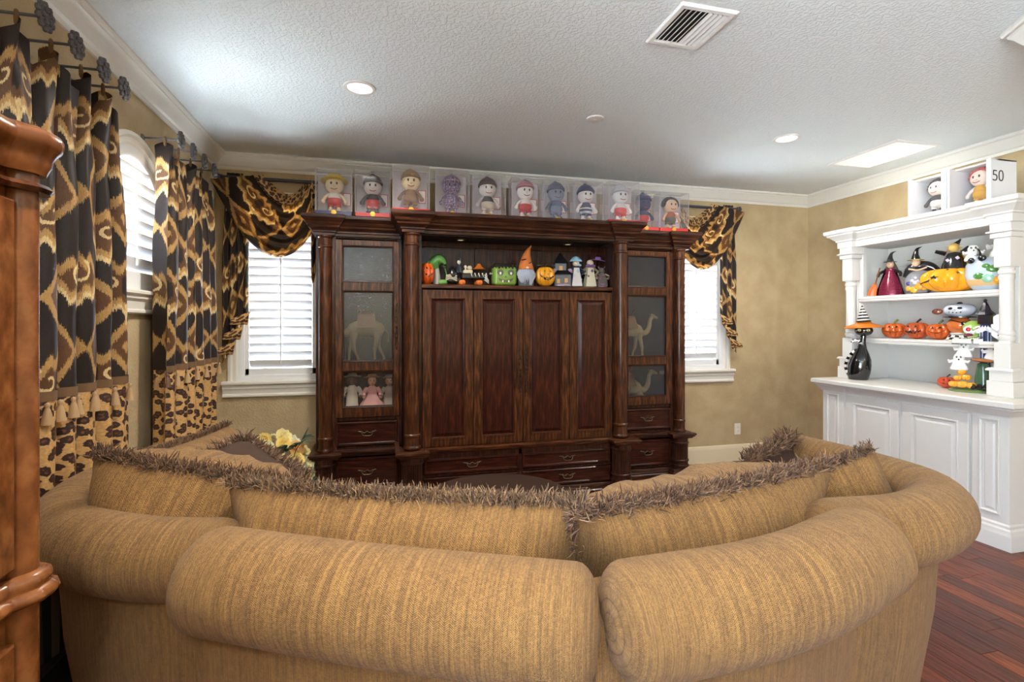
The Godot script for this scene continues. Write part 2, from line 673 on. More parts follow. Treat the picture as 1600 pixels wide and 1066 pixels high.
	var fr := mat("fringe", Color.WHITE, 0.75)
	fr.vertex_color_use_as_albedo = true

# ------------------------------------------------------------------ room shell
# window openings: [centre along wall, half width, bottom, top]
const WIN_L := [-0.79, 0.31, 0.93, 2.36]
const WIN_R := [2.99, 0.31, 0.93, 2.36]
const ARCH_Z := -3.10
const ARCH_Y := 1.936   # springing
const ARCH_R := 0.375   # opening
const ARCH_B := 1.56

func build_room():
	var w = M.wall_faux_finish
	var b := Mb.new()
	var z0 := WB - 0.16
	var xs := [WL - 0.16, WIN_L[0] - WIN_L[1], WIN_L[0] + WIN_L[1], WIN_R[0] - WIN_R[1], WIN_R[0] + WIN_R[1], WR + 0.16]
	for i in [0, 2, 4]: b.b2(V(xs[i], 0, z0), V(xs[i + 1], CEIL, WB), 0)
	for i in [1, 3]:
		b.b2(V(xs[i], 0, z0), V(xs[i + 1], WIN_L[2], WB), 0)
		b.b2(V(xs[i], WIN_L[3], z0), V(xs[i + 1], CEIL, WB), 0)
	struct("wall_back", b, w, "tan faux-finished plaster wall behind the carved wall unit")
	# left wall with its arched opening; a second, unseen opening behind the camera is added for light
	b = Mb.new()
	var xo := WL - 0.16
	b.b2(V(xo, 0, z0), V(WL, CEIL, ARCH_Z - ARCH_R), 0)
	b.b2(V(xo, 0, ARCH_Z - ARCH_R), V(WL, ARCH_B, ARCH_Z + ARCH_R), 0)
	b.b2(V(xo, 0, ARCH_Z + ARCH_R), V(WL, CEIL, 0.35), 0)
	b.b2(V(xo, 0, 0.35), V(WL, 0.5, 3.35), 0)
	b.b2(V(xo, 2.45, 0.35), V(WL, CEIL, 3.35), 0)
	b.b2(V(xo, 0, 3.35), V(WL, CEIL, WF + 0.16), 0)
	var arch := [Vector2(ARCH_R, CEIL), Vector2(-ARCH_R, CEIL)]
	for k in 17:
		var a := PI - PI * k / 16.0
		arch.append(Vector2(cos(a) * ARCH_R, ARCH_Y + sin(a) * ARCH_R))
	b.prism(arch, 0.16, frame_at(V(xo, 0, ARCH_Z), V(0, 0, -1), V(0, 1, 0), V(1, 0, 0)))
	struct("wall_left", b, w, "tan faux-finished plaster wall with the arched window")
	b = Mb.new()
	b.b2(V(WR, 0, z0), V(WR + 0.16, CEIL, WF + 0.16), 0)
	struct("wall_right", b, w, "tan faux-finished plaster wall behind the white built-in shelves")
	b = Mb.new()
	b.b2(V(WL - 0.16, 0, WF), V(WR + 0.16, CEIL, WF + 0.16), 0)
	struct("wall_front", b, w, "tan plaster wall behind the viewer")
	b = Mb.new()
	b.b2(V(WL - 0.16, CEIL, z0), V(WR + 0.16, CEIL + 0.15, WF + 0.16), 0)
	struct("ceiling", b, M.ceiling_paint, "white ceiling with rough textured plaster")
	build_floor()
	# crown moulding
	var crown := [Vector2(0, -0.112), Vector2(0.012, -0.112), Vector2(0.016, -0.1), Vector2(0.016, -0.092), Vector2(0.03, -0.084), Vector2(0.046, -0.066), Vector2(0.064, -0.042), Vector2(0.08, -0.03), Vector2(0.082, -0.022), Vector2(0.094, -0.02), Vector2(0.1, -0.012), Vector2(0.1, 0.0), Vector2(0, 0)]
	var runs := [[Vector2(WL, WF), Vector2(WL, WB)], [Vector2(WL, WB), Vector2(WR, WB)], [Vector2(WR, WB), Vector2(WR, WF)]]
	var whole := [Vector2(WL, WF), Vector2(WL, WB), Vector2(WR, WB), Vector2(WR, WF)]
	b = Mb.new()
	b.sweep(crown, whole, Transform3D(Basis.IDENTITY, V(0, CEIL, 0)), false, 1.0)
	struct("trim_1", b, M.trim_white, "white crown moulding round the top of the walls")
	# baseboards
	var base := [Vector2(0, 0), Vector2(0.018, 0), Vector2(0.018, 0.13), Vector2(0.014, 0.137), Vector2(0.014, 0.15), Vector2(0.008, 0.163), Vector2(0, 0.166)]
	for e in [["baseboard_back", [Vector2(WL + 0.02, WB), Vector2(WR - 0.02, WB)], "cream baseboard along the back wall"], ["baseboard_left", [Vector2(WL, WF), Vector2(WL, WB)], "cream baseboard along the curtain wall"], ["baseboard_right", [Vector2(WR, WB), Vector2(WR, -3.75)], "cream baseboard in the corner beside the white shelves"]]:
		b = Mb.new()
		b.sweep(base, e[1], Transform3D.IDENTITY, false, 1.0)
		struct(e[0], b, M.cream_trim, e[2])
	# a dropped soffit on the right whose crown moulding just enters the frame
	b = Mb.new()
	var plan := [Vector2(2.40, -0.95), Vector2(2.79, -1.61), Vector2(4.2, -1.25)]
	b.prism([Vector2(2.40, -0.95), Vector2(2.79, -1.61), Vector2(4.33, -1.22), Vector2(4.33, -0.6)], 0.24, frame_at(V(0, CEIL, 0), V(1, 0, 0), V(0, 0, 1), V(0, -1, 0)))
	var cr2 := []
	for q in crown: cr2.append(Vector2(q.x, q.y * 1.1))
	b.sweep(cr2, plan, Transform3D(Basis.IDENTITY, V(0, CEIL, 0)), false, -1.0)
	struct("trim_2", b, M.trim_white, "white crown moulding at the corner of a dropped soffit")
	# outlet
	var o := thing("wall_outlet", "white double wall outlet low on the back wall beside the wall unit", "outlet", V(3.47, 0.32, WB))
	b = Mb.new()
	b.box(V(0, 0, 0.004), V(0.07, 0.114, 0.008), 0.003)
	obj("cover_plate", b, M.plate_white, o)
	for s in [-1, 1]:
		b = Mb.new()
		b.lathe([Vector2(0.017, 0), Vector2(0.017, 0.004), Vector2(0.014, 0.005)], 14, frame_at(V(0, 0.02 * s, 0.007), V(1, 0, 0), V(0, 0, 1), V(0, -1, 0)), 1.0, 0.85)
		var r := obj("receptacle", b, M.plate_white, o)
		b = Mb.new()
		for e in [-0.006, 0.006]: b.box(V(e, 0.02 * s + 0.003, 0.0122), V(0.002, 0.008, 0.001), 0)
		obj("slots", b, M.slot_dark, r)

func build_floor():
	var b := Mb.new()
	b.b2(V(WL - 0.16, -0.12, WB - 0.16), V(WR + 0.16, -0.008, WF + 0.16), 0)
	b.b2(V(WL, -0.008, 0.4), V(WR, 0.0, WF), 0)
	var fl := struct("floor", b, M.floor_wood_2, "dark red hardwood plank floor")
	var wdt := 0.1
	var meshes := {}
	var x := WL
	var r := RandomNumberGenerator.new()
	r.seed = 9
	while x < WR - 0.01:
		var w := minf(wdt, WR - x)
		var z := WB - r.randf() * 1.0
		while z < 0.4:
			var l: float = [0.9, 1.2, 1.5, 1.8][r.randi() % 4]
			var za := maxf(z, WB)
			var zb := minf(z + l, 0.4)
			z += l
			if zb - za < 0.03: continue
			var key := "%d_%d" % [int(round(w * 1000)), int(round((zb - za) * 1000))]
			if not meshes.has(key):
				var m := Mb.new()
				m.box(V(0, -0.005, 0), V(w - 0.0012, 0.010, zb - za - 0.0012), 0.0012)
				meshes[key] = m.mesh(20.0)
			var o := obj("plank", meshes[key], M["floor_wood_%d" % [0, 1, 1, 2, 3, 0, 1][r.randi() % 7]], fl)
			o.position = V(x + w * 0.5, 0, (za + zb) * 0.5)
		x += wdt

# ------------------------------------------------------------------ windows
func louvre(b: Mb, w: float, chord: float):   # long axis X, chord in YZ, a slim lens
	var prof := []
	for k in 10:
		var a := TAU * k / 10.0
		prof.append(Vector2(cos(a) * chord * 0.5, sin(a) * 0.0055))
	b.prism(prof, w, frame_at(V(-w * 0.5, 0, 0), V(0, 0, 1), V(0, 1, 0), V(1, 0, 0)))

func build_windows():
	for i in 2:
		var spec: Array = [WIN_L, WIN_R][i]
		var o := thing("window_%d" % (i + 2), ["plantation-shuttered window left of the wall unit", "plantation-shuttered window right of the wall unit"][i], "", V(spec[0], 0, WB))
		tag(o, "", "", "", "structure")
		var hw: float = spec[1]
		var y0: float = spec[2]
		var y1: float = spec[3]
		var b := Mb.new()   # casing
		var wallxf := frame_at(V(0, 0, 0), V(1, 0, 0), V(0, 0, 1), V(0, 1, 0))
		b.sweep([Vector2(0, 0), Vector2(0.075, 0), Vector2(0.075, 0.018), Vector2(0.055, 0.024), Vector2(0.04, 0.016), Vector2(0.015, 0.02), Vector2(0, 0.012)], [Vector2(-hw, y0), Vector2(-hw, y1), Vector2(hw, y1), Vector2(hw, y0)], wallxf, false, 1.0)
		obj("casing", b, M.trim_white, o)
		b = Mb.new()   # inner frame of the shutter
		b.sweep([Vector2(0, -0.03), Vector2(0, 0.012), Vector2(-0.035, 0.012), Vector2(-0.045, 0.006), Vector2(-0.045, -0.03)], [Vector2(-hw, y0), Vector2(-hw, y1), Vector2(hw, y1), Vector2(hw, y0)], wallxf, true, 1.0)
		obj("shutter_frame", b, M.shutter_white, o)
		b = Mb.new()
		b.b2(V(-hw + 0.045, y0 + 0.02, -0.028), V(hw - 0.045, y0 + 0.095, 0.0), 0.003)
		b.b2(V(-hw + 0.045, y1 - 0.09, -0.028), V(hw - 0.045, y1 - 0.03, 0.0), 0.003)
		for s in [-1, 1]: b.b2(V(s * (hw - 0.045), y0 + 0.02, -0.028), V(s * (hw - 0.075), y1 - 0.03, 0.0), 0.003)
		var sh := obj("shutter", b, M.shutter_white, o)
		b = Mb.new()
		louvre(b, hw * 2.0 - 0.154, 0.082)
		var slat := b.mesh(60.0)
		var y := y0 + 0.13
		while y < y1 - 0.1:
			var l := obj("slat", slat, M.shutter_white, sh)
			l.position = V(0, y, -0.014)
			l.rotation.x = deg_to_rad(-57)
			y += 0.068
		b = Mb.new()
		b.b2(V(-0.006, y0 + 0.13, 0.012), V(0.006, y1 - 0.12, 0.022), 0.003)
		obj("tilt_rod", b, M.shutter_white, sh)
		b = Mb.new()
		b.b2(V(-hw, y0, -0.12), V(hw, y1, -0.115), 0)
		obj("pane", b, M.window_glass, o)
		b = Mb.new()   # stool and apron
		var x0: float = maxf(spec[0] - 0.42, WL + 0.02) - spec[0]
		b.sweep([Vector2(0, 0.93), Vector2(0.05, 0.93), Vector2(0.058, 0.922), Vector2(0.058, 0.908), Vector2(0.05, 0.9), Vector2(0.036, 0.892), Vector2(0.036, 0.872), Vector2(0.028, 0.862), Vector2(0.022, 0.83), Vector2(0.03, 0.822), Vector2(0.03, 0.808), Vector2(0.02, 0.8), Vector2(0, 0.8)], [Vector2(0.42, 0), Vector2(x0, 0)], Transform3D.IDENTITY, false, -1.0)
		obj("sill", b, M.trim_white, o)
	# the arched window in the left wall
	var o := thing("window_1", "arched window with white plantation shutters between the two drapes", "", V(WL, 0, ARCH_Z))
	tag(o, "", "", "", "structure")
	var xf := frame_at(V(0, 0, 0), V(0, 0, -1), V(1, 0, 0), V(0, 1, 0))   # plan x -> along wall, plan y -> up, profile up -> into the room
	var path := [Vector2(-ARCH_R, ARCH_B)]
	for k in 21:
		var a := PI - PI * k / 20.0
		path.append(Vector2(cos(a) * ARCH_R, ARCH_Y + sin(a) * ARCH_R))
	path.append(Vector2(ARCH_R, ARCH_B))
	var b := Mb.new()
	b.sweep([Vector2(0, 0), Vector2(0.07, 0), Vector2(0.07, 0.02), Vector2(0.05, 0.03), Vector2(0.036, 0.018), Vector2(0.014, 0.022), Vector2(0, 0.012)], path, xf, false, 1.0)
	obj("casing", b, M.trim_white, o)
	b = Mb.new()
	b.sweep([Vector2(0, -0.03), Vector2(0, 0.012), Vector2(-0.04, 0.012), Vector2(-0.055, 0.004), Vector2(-0.055, -0.03)], path, xf, false, 1.0)
	b.box(V(-0.01, ARCH_B + 0.05, 0), V(0.03, 0.1, ARCH_R * 2.0 - 0.1), 0.003)
	var sh := obj("shutter", b, M.shutter_white, o)
	var y := ARCH_B + 0.14
	while y < ARCH_Y + ARCH_R - 0.09:
		var half := ARCH_R - 0.06
		if y > ARCH_Y: half = sqrt(maxf((ARCH_R - 0.06) ** 2 - (y - ARCH_Y) ** 2, 0.0004))
		b = Mb.new()
		louvre(b, half * 2.0, 0.082)
		var l := obj("slat", b, M.shutter_white, sh, 60.0)
		l.position = V(-0.014, y, 0)
		l.rotation = Vector3(0, PI / 2, 0)
		l.transform.basis = Basis(V(0, 1, 0), PI / 2) * Basis(V(1, 0, 0), deg_to_rad(-57))
		y += 0.068
	b = Mb.new()
	b.b2(V(0.012, ARCH_B + 0.13, -0.006), V(0.022, ARCH_Y + ARCH_R - 0.12, 0.006), 0.003)
	obj("tilt_rod", b, M.shutter_white, sh)
	b = Mb.new()
	b.b2(V(-0.12, ARCH_B, -ARCH_R), V(-0.115, ARCH_Y + ARCH_R, ARCH_R), 0)
	obj("pane", b, M.window_glass, o)
	b = Mb.new()
	b.sweep([Vector2(0, 0.0), Vector2(0.05, 0.0), Vector2(0.06, -0.008), Vector2(0.06, -0.02), Vector2(0.044, -0.03), Vector2(0.044, -0.045), Vector2(0.03, -0.06), Vector2(0.024, -0.1), Vector2(0.034, -0.106), Vector2(0.034, -0.118), Vector2(0.02, -0.126), Vector2(0, -0.126)], [Vector2(0, 0.5), Vector2(0, -0.5)], Transform3D(Basis.IDENTITY, V(0, ARCH_B, 0)), false, 1.0)
	obj("sill", b, M.trim_white, o)
	# an unseen bank of windows behind the viewer, added to light the room
	o = thing("window_4", "unseen white-framed window added behind the viewer to light the room", "", V(WL, 0, 1.85))
	tag(o, "", "", "", "structure")
	b = Mb.new()
	for k in 3: b.sweep([Vector2(0, -0.1), Vector2(0.04, -0.1), Vector2(0.04, 0.015), Vector2(0, 0.015)], [Vector2(-1.5 + k, 0.5), Vector2(-1.5 + k, 2.45), Vector2(-0.5 + k, 2.45), Vector2(-0.5 + k, 0.5)], xf, true, -1.0)
	obj("window_frame", b, M.trim_white, o)

# ------------------------------------------------------------------ ceiling fittings
func can_light(at: Vector3, label: String, seen := true):
	var o := thing("recessed_light", label, "ceiling light", at, 0.0, "recessed ceiling lights")
	var b := Mb.new()
	b.lathe([Vector2(0.066, -0.003), Vector2(0.072, -0.009), Vector2(0.086, -0.007), Vector2(0.09, 0.0), Vector2(0.066, 0.0)], 32)
	obj("trim_ring", b, M.fitting_white, o)
	b = Mb.new()
	b.lathe([Vector2(0.0, -0.005), Vector2(0.066, -0.004), Vector2(0.066, -0.001), Vector2(0.0, -0.001)], 28)
	obj("lens", b, M.lamp_glow, o)
	var l := SpotLight3D.new()
	l.name = "lamp"
	l.light_color = c8(255, 248, 236)
	l.light_energy = CAN
	l.spot_angle = 80.0
	l.spot_angle_attenuation = 0.6
	l.spot_range = 12.0
	l.spot_attenuation = 2.0
	l.light_size = 0.065
	l.shadow_enabled = true
	o.add_child(l)
	l.position = V(0, -0.02, 0)
	l.rotation_degrees = V(-90, 0, 0)

const CAN := 3.4

func build_ceiling_fixtures():
	can_light(V(-0.124, CEIL, -2.99), "round recessed ceiling light left of centre, toward the drapes")
	can_light(V(2.796, CEIL, -3.06), "round recessed ceiling light right of centre, near the flat light panel")
	can_light(V(-0.12, CEIL, -0.9), "unseen recessed ceiling light added over the left half of the sofa")  # this and the next three are out of view, added to brighten the room
	can_light(V(2.8, CEIL, -0.9), "unseen recessed ceiling light added over the floor beside the white base cabinet")
	can_light(V(-0.12, CEIL, 1.3), "unseen recessed ceiling light added behind the viewer on the window side")
	can_light(V(2.8, CEIL, 1.3), "unseen recessed ceiling light added behind the viewer on the shelf side")
	var o := thing("smoke_detector", "small round white detector disc in the middle of the ceiling", "detector", V(1.33, CEIL, -3.07))
	var b := Mb.new()
	b.lathe([Vector2(0.0, -0.012), Vector2(0.045, -0.011), Vector2(0.054, -0.006), Vector2(0.056, 0.0), Vector2(0.0, 0.0)], 28)
	obj("cover", b, M.fitting_white, o)
	b = Mb.new()
	b.lathe([Vector2(0.0, -0.015), Vector2(0.012, -0.014), Vector2(0.014, -0.011)], 14)
	obj("sensor_cap", b, M.fitting_white, o)
	# air vent
	o = thing("air_vent", "white louvered air vent in the ceiling at the top of the view", "vent", V(1.327, CEIL, -2.015))
	b = Mb.new()
	var hw := 0.135
	var hd := 0.152
	b.sweep([Vector2(0, 0), Vector2(0, -0.006), Vector2(-0.006, -0.012), Vector2(-0.026, -0.012), Vector2(-0.03, -0.008), Vector2(-0.03, 0)], [Vector2(-hw, -hd), Vector2(hw, -hd), Vector2(hw, hd), Vector2(-hw, hd)], Transform3D.IDENTITY, true, -1.0)
	obj("vent_frame", b, M.fitting_white, o)
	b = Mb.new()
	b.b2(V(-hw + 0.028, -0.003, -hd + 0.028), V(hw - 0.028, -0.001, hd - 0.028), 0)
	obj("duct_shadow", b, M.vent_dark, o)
	b = Mb.new()
	b.box(V(0, 0, 0), V(0.0165, 0.0015, hd * 2.0 - 0.06), 0)
	var vane := b.mesh()
	for k in 9:
		var v := obj("vane", vane, M.fitting_white, o)
		v.position = V(-hw + 0.042 + k * 0.0232, -0.0085, 0)
		v.rotation.z = deg_to_rad(36 if k < 5 else -26)
	# flat light panel
	o = thing("light_panel", "flat rectangular white light panel on the ceiling above the built-in shelves", "ceiling light", V(3.79, CEIL, -3.175))
	b = Mb.new()
	b.sweep([Vector2(0, 0), Vector2(0, -0.01), Vector2(-0.025, -0.012), Vector2(-0.025, 0)], [Vector2(-0.21, -0.295), Vector2(0.21, -0.295), Vector2(0.21, 0.295), Vector2(-0.21, 0.295)], Transform3D.IDENTITY, true, -1.0)
	obj("panel_frame", b, M.fitting_white, o)
	b = Mb.new()
	b.b2(V(-0.186, -0.009, -0.271), V(0.186, -0.004, 0.271), 0)
	var pm := mat("panel_glow", c8(245, 244, 242), 0.5)
	pm.emission_enabled = true
	pm.emission = c8(255, 252, 246)
	pm.emission_energy_multiplier = 0.4
	obj("diffuser", b, pm, o)
	var al := AreaLight3D.new()
	al.name = "panel_light"
	al.area_size = Vector2(0.36, 0.53)
	al.light_energy = 0.6
	al.light_color = c8(255, 250, 240)
	al.area_range = 10.0
	al.shadow_enabled = true
	o.add_child(al)
	al.position = V(0, -0.014, 0)
	al.rotation_degrees = V(-90, 0, 0)

# ------------------------------------------------------------------ carved wall unit: two glazed towers and a wider console between them
const CORNICE := [Vector2(0, 0.0), Vector2(0.012, 0.0), Vector2(0.014, 0.018), Vector2(0.022, 0.024), Vector2(0.022, 0.034), Vector2(0.03, 0.044), Vector2(0.046, 0.056), Vector2(0.05, 0.07), Vector2(0.058, 0.076), Vector2(0.066, 0.096), Vector2(0.084, 0.112), Vector2(0.09, 0.122), Vector2(0.09, 0.142), Vector2(0.084, 0.148), Vector2(0, 0.148)]
const LEDGE := [Vector2(0, 0.0), Vector2(0.008, 0.0), Vector2(0.012, 0.01), Vector2(0.024, 0.016), Vector2(0.024, 0.026), Vector2(0.034, 0.03), Vector2(0.034, 0.042), Vector2(0.026, 0.048), Vector2(0, 0.052)]
const PLINTH := [Vector2(0, 0.0), Vector2(0.03, 0.0), Vector2(0.03, 0.036), Vector2(0.022, 0.044), Vector2(0.022, 0.054), Vector2(0.012, 0.062), Vector2(0.012, 0.074), Vector2(0.004, 0.088), Vector2(0, 0.088)]

func column_parts(o: Node3D, x: float, z: float, r: float, y0: float, y1: float):
	# engaged column between ledge and cornice with rings top and bottom
	var b := Mb.new()
	var h := y1 - y0
	b.lathe([Vector2(r * 1.14, y0), Vector2(r * 1.16, y0 + 0.012), Vector2(r * 1.05, y0 + 0.02), Vector2(r, y0 + 0.03), Vector2(r, y0 + 0.085), Vector2(r * 1.1, y0 + 0.092), Vector2(r * 1.1, y0 + 0.104), Vector2(r * 0.98, y0 + 0.112), Vector2(r * 0.98, y0 + h * 0.5), Vector2(r * 0.94, y1 - 0.095), Vector2(r * 1.06, y1 - 0.088), Vector2(r * 1.06, y1 - 0.078), Vector2(r * 0.95, y1 - 0.072), Vector2(r * 0.95, y1 - 0.022), Vector2(r * 1.12, y1 - 0.012), Vector2(r * 1.12, y1)], 28, Transform3D(Basis.IDENTITY, V(x, 0, z)))
	obj("column", b, M.cherry_rubbed, o)

func pedestal_parts(o: Node3D, x: float, z: float, r: float, y0: float, y1: float):
	var b := Mb.new()
	var xf := Transform3D(Basis.IDENTITY, V(x, 0, z))
	b.lathe([Vector2(r * 1.04, y0), Vector2(r * 1.04, y0 + 0.045), Vector2(r * 1.1, y0 + 0.05), Vector2(r * 1.1, y0 + 0.06), Vector2(r * 1.0, y0 + 0.066), Vector2(r * 1.0, y0 + 0.088), Vector2(r * 1.09, y0 + 0.094), Vector2(r * 1.09, y0 + 0.104), Vector2(r, y0 + 0.11)], 28, xf)
	b.lathe([Vector2(r, y0 + 0.108), Vector2(r, y1 - 0.055)], 84, xf, 1.0, 1.0, 0.09, 28)
	b.lathe([Vector2(r, y1 - 0.058), Vector2(r * 1.09, y1 - 0.05), Vector2(r * 1.09, y1 - 0.042), Vector2(r, y1 - 0.036), Vector2(r, y1)], 28, xf)
	obj("fluted_pedestal", b, M.cherry_dark, o)

func bail_pull(parent: Node3D, c: Vector3):
	var b := Mb.new()
	for s in [-1, 1]:
		b.ball(c + V(0.042 * s, 0.012, 0.004), V(0.011, 0.008, 0.004), 8)
		b.tube([c + V(0.042 * s, 0.012, 0), c + V(0.042 * s, 0.012, 0.014)], 0.004, 6)
		b.tube([c + V(0.05 * s, 0.012, 0.003), c + V(0.062 * s, 0.018, 0.003), c + V(0.07 * s, 0.014, 0.003)], [0.005, 0.004, 0.002], 6)
	b.tube(spline([c + V(-0.042, 0.012, 0.014), c + V(-0.036, -0.004, 0.018), c + V(-0.022, -0.014, 0.02), c + V(0.022, -0.014, 0.02), c + V(0.036, -0.004, 0.018), c + V(0.042, 0.012, 0.014)], 5), 0.0035, 6)
	b.tube(spline([c + V(-0.042, 0.012, 0.003), c + V(-0.02, 0.004, 0.003), c + V(0, 0.016, 0.003), c + V(0.02, 0.004, 0.003), c + V(0.042, 0.012, 0.003)], 4), 0.003, 6)
	obj("bail_pull", b, M.brass_old, parent)

func drawer(o: Node3D, x0: float, y0: float, x1: float, y1: float, z: float):
	var b := Mb.new()
	var cx := (x0 + x1) * 0.5
	var cy := (y0 + y1) * 0.5
	var hx := (x1 - x0) * 0.5
	var hy := (y1 - y0) * 0.5
	b.sweep([Vector2(0, -0.01), Vector2(0, 0.008), Vector2(-0.006, 0.014), Vector2(-0.014, 0.014), Vector2(-0.02, 0.006), Vector2(-0.024, 0.004), Vector2(-0.024, -0.01)], [Vector2(-hx, -hy), Vector2(-hx, hy), Vector2(hx, hy), Vector2(hx, -hy)], frame_at(V(cx, cy, z), V(1, 0, 0), V(0, 0, 1), V(0, 1, 0)), true, 1.0)
	b.b2(V(x0 + 0.02, y0 + 0.02, z - 0.01), V(x1 - 0.02, y1 - 0.02, z + 0.005), 0.001)
	var d := obj("drawer", b, M.cherry_panel_across, o)
	bail_pull(d, V(cx, cy, z + 0.006))

func raised_panel(m: Mb, x0: float, y0: float, x1: float, y1: float, z: float, up := 0.012, slope := 0.03):
	# a field with sloping shoulders
	var q := func(x, y, d): return V(x, y, z + d)
	var o := [q.call(x0, y0, 0.0), q.call(x1, y0, 0.0), q.call(x1, y1, 0.0), q.call(x0, y1, 0.0)]
	var s := slope
	var i := [q.call(x0 + s, y0 + s, up), q.call(x1 - s, y0 + s, up), q.call(x1 - s, y1 - s, up), q.call(x0 + s, y1 - s, up)]
	var s2 := slope * 0.16
	var e := [q.call(x0 + s2, y0 + s2, -0.001), q.call(x1 - s2, y0 + s2, -0.001), q.call(x1 - s2, y1 - s2, -0.001), q.call(x0 + s2, y1 - s2, -0.001)]
	for k in 4:
		var k1 := (k + 1) % 4
		m.quad(o[k], e[k], e[k1], o[k1])
		m.quad(e[k], i[k], i[k1], e[k1])
	m.quad(i[0], i[3], i[2], i[1])

func frame_door(parent: Node3D, called: String, x0: float, y0: float, x1: float, y1: float, z: float, st: float, wood_: Material, panel_: Material, thick := 0.022) -> MeshInstance3D:
	var b := Mb.new()
	var cx := (x0 + x1) * 0.5
	var cy := (y0 + y1) * 0.5
	var hx := (x1 - x0) * 0.5
	var hy := (y1 - y0) * 0.5
	var prof := [Vector2(0, -thick), Vector2(0, -0.003), Vector2(-0.004, 0), Vector2(-st + 0.016, 0), Vector2(-st + 0.013, 0.005), Vector2(-st + 0.006, 0.005), Vector2(-st, -0.008), Vector2(-st, -thick)]
	b.sweep(prof, [Vector2(-hx, -hy), Vector2(-hx, hy), Vector2(hx, hy), Vector2(hx, -hy)], frame_at(V(cx, cy, z), V(1, 0, 0), V(0, 0, 1), V(0, 1, 0)), true, 1.0)
	var d := obj(called, b, wood_, parent)
	b = Mb.new()
	raised_panel(b, x0 + st - 0.001, y0 + st - 0.001, x1 - st + 0.001, y1 - st + 0.001, z - 0.012)
	obj("raised_panel", b, panel_, d, 10.0)
	return d

func escutcheon(parent: Node3D, c: Vector3, h: float):
	# a tall cast back plate of scrolls and leaves with a small knob
	var b := Mb.new()
	for k in 9:
		var t := (k - 4) / 4.0
		var w := 0.012 * (1.0 - 0.45 * absf(t)) * (1.0 if k % 2 == 0 else 0.72)
		b.ball(c + V(0.003 * (1 if k % 2 == 0 else -1), t * h * 0.5, 0.002), V(w, h * 0.05, 0.005), 8)
	for s in [-1, 1]:
		for e in [-1, 1]:
			b.tube(spline([c + V(0, e * h * 0.08, 0.003), c + V(0.012 * s, e * h * 0.18, 0.004), c + V(0.004 * s, e * h * 0.3, 0.004), c + V(0.012 * s, e * h * 0.4, 0.003), c + V(0, e * h * 0.52, 0.003)], 4), 0.0028, 5)
	var p := obj("back_plate", b, M.bronze_dark, parent)
	b = Mb.new()
	b.lathe([Vector2(0.006, 0), Vector2(0.006, 0.01), Vector2(0.013, 0.016), Vector2(0.012, 0.024), Vector2(0, 0.028)], 12, frame_at(c, V(1, 0, 0), V(0, 0, 1), V(0, -1, 0)))
	obj("knob", b, M.bronze_dark, p)

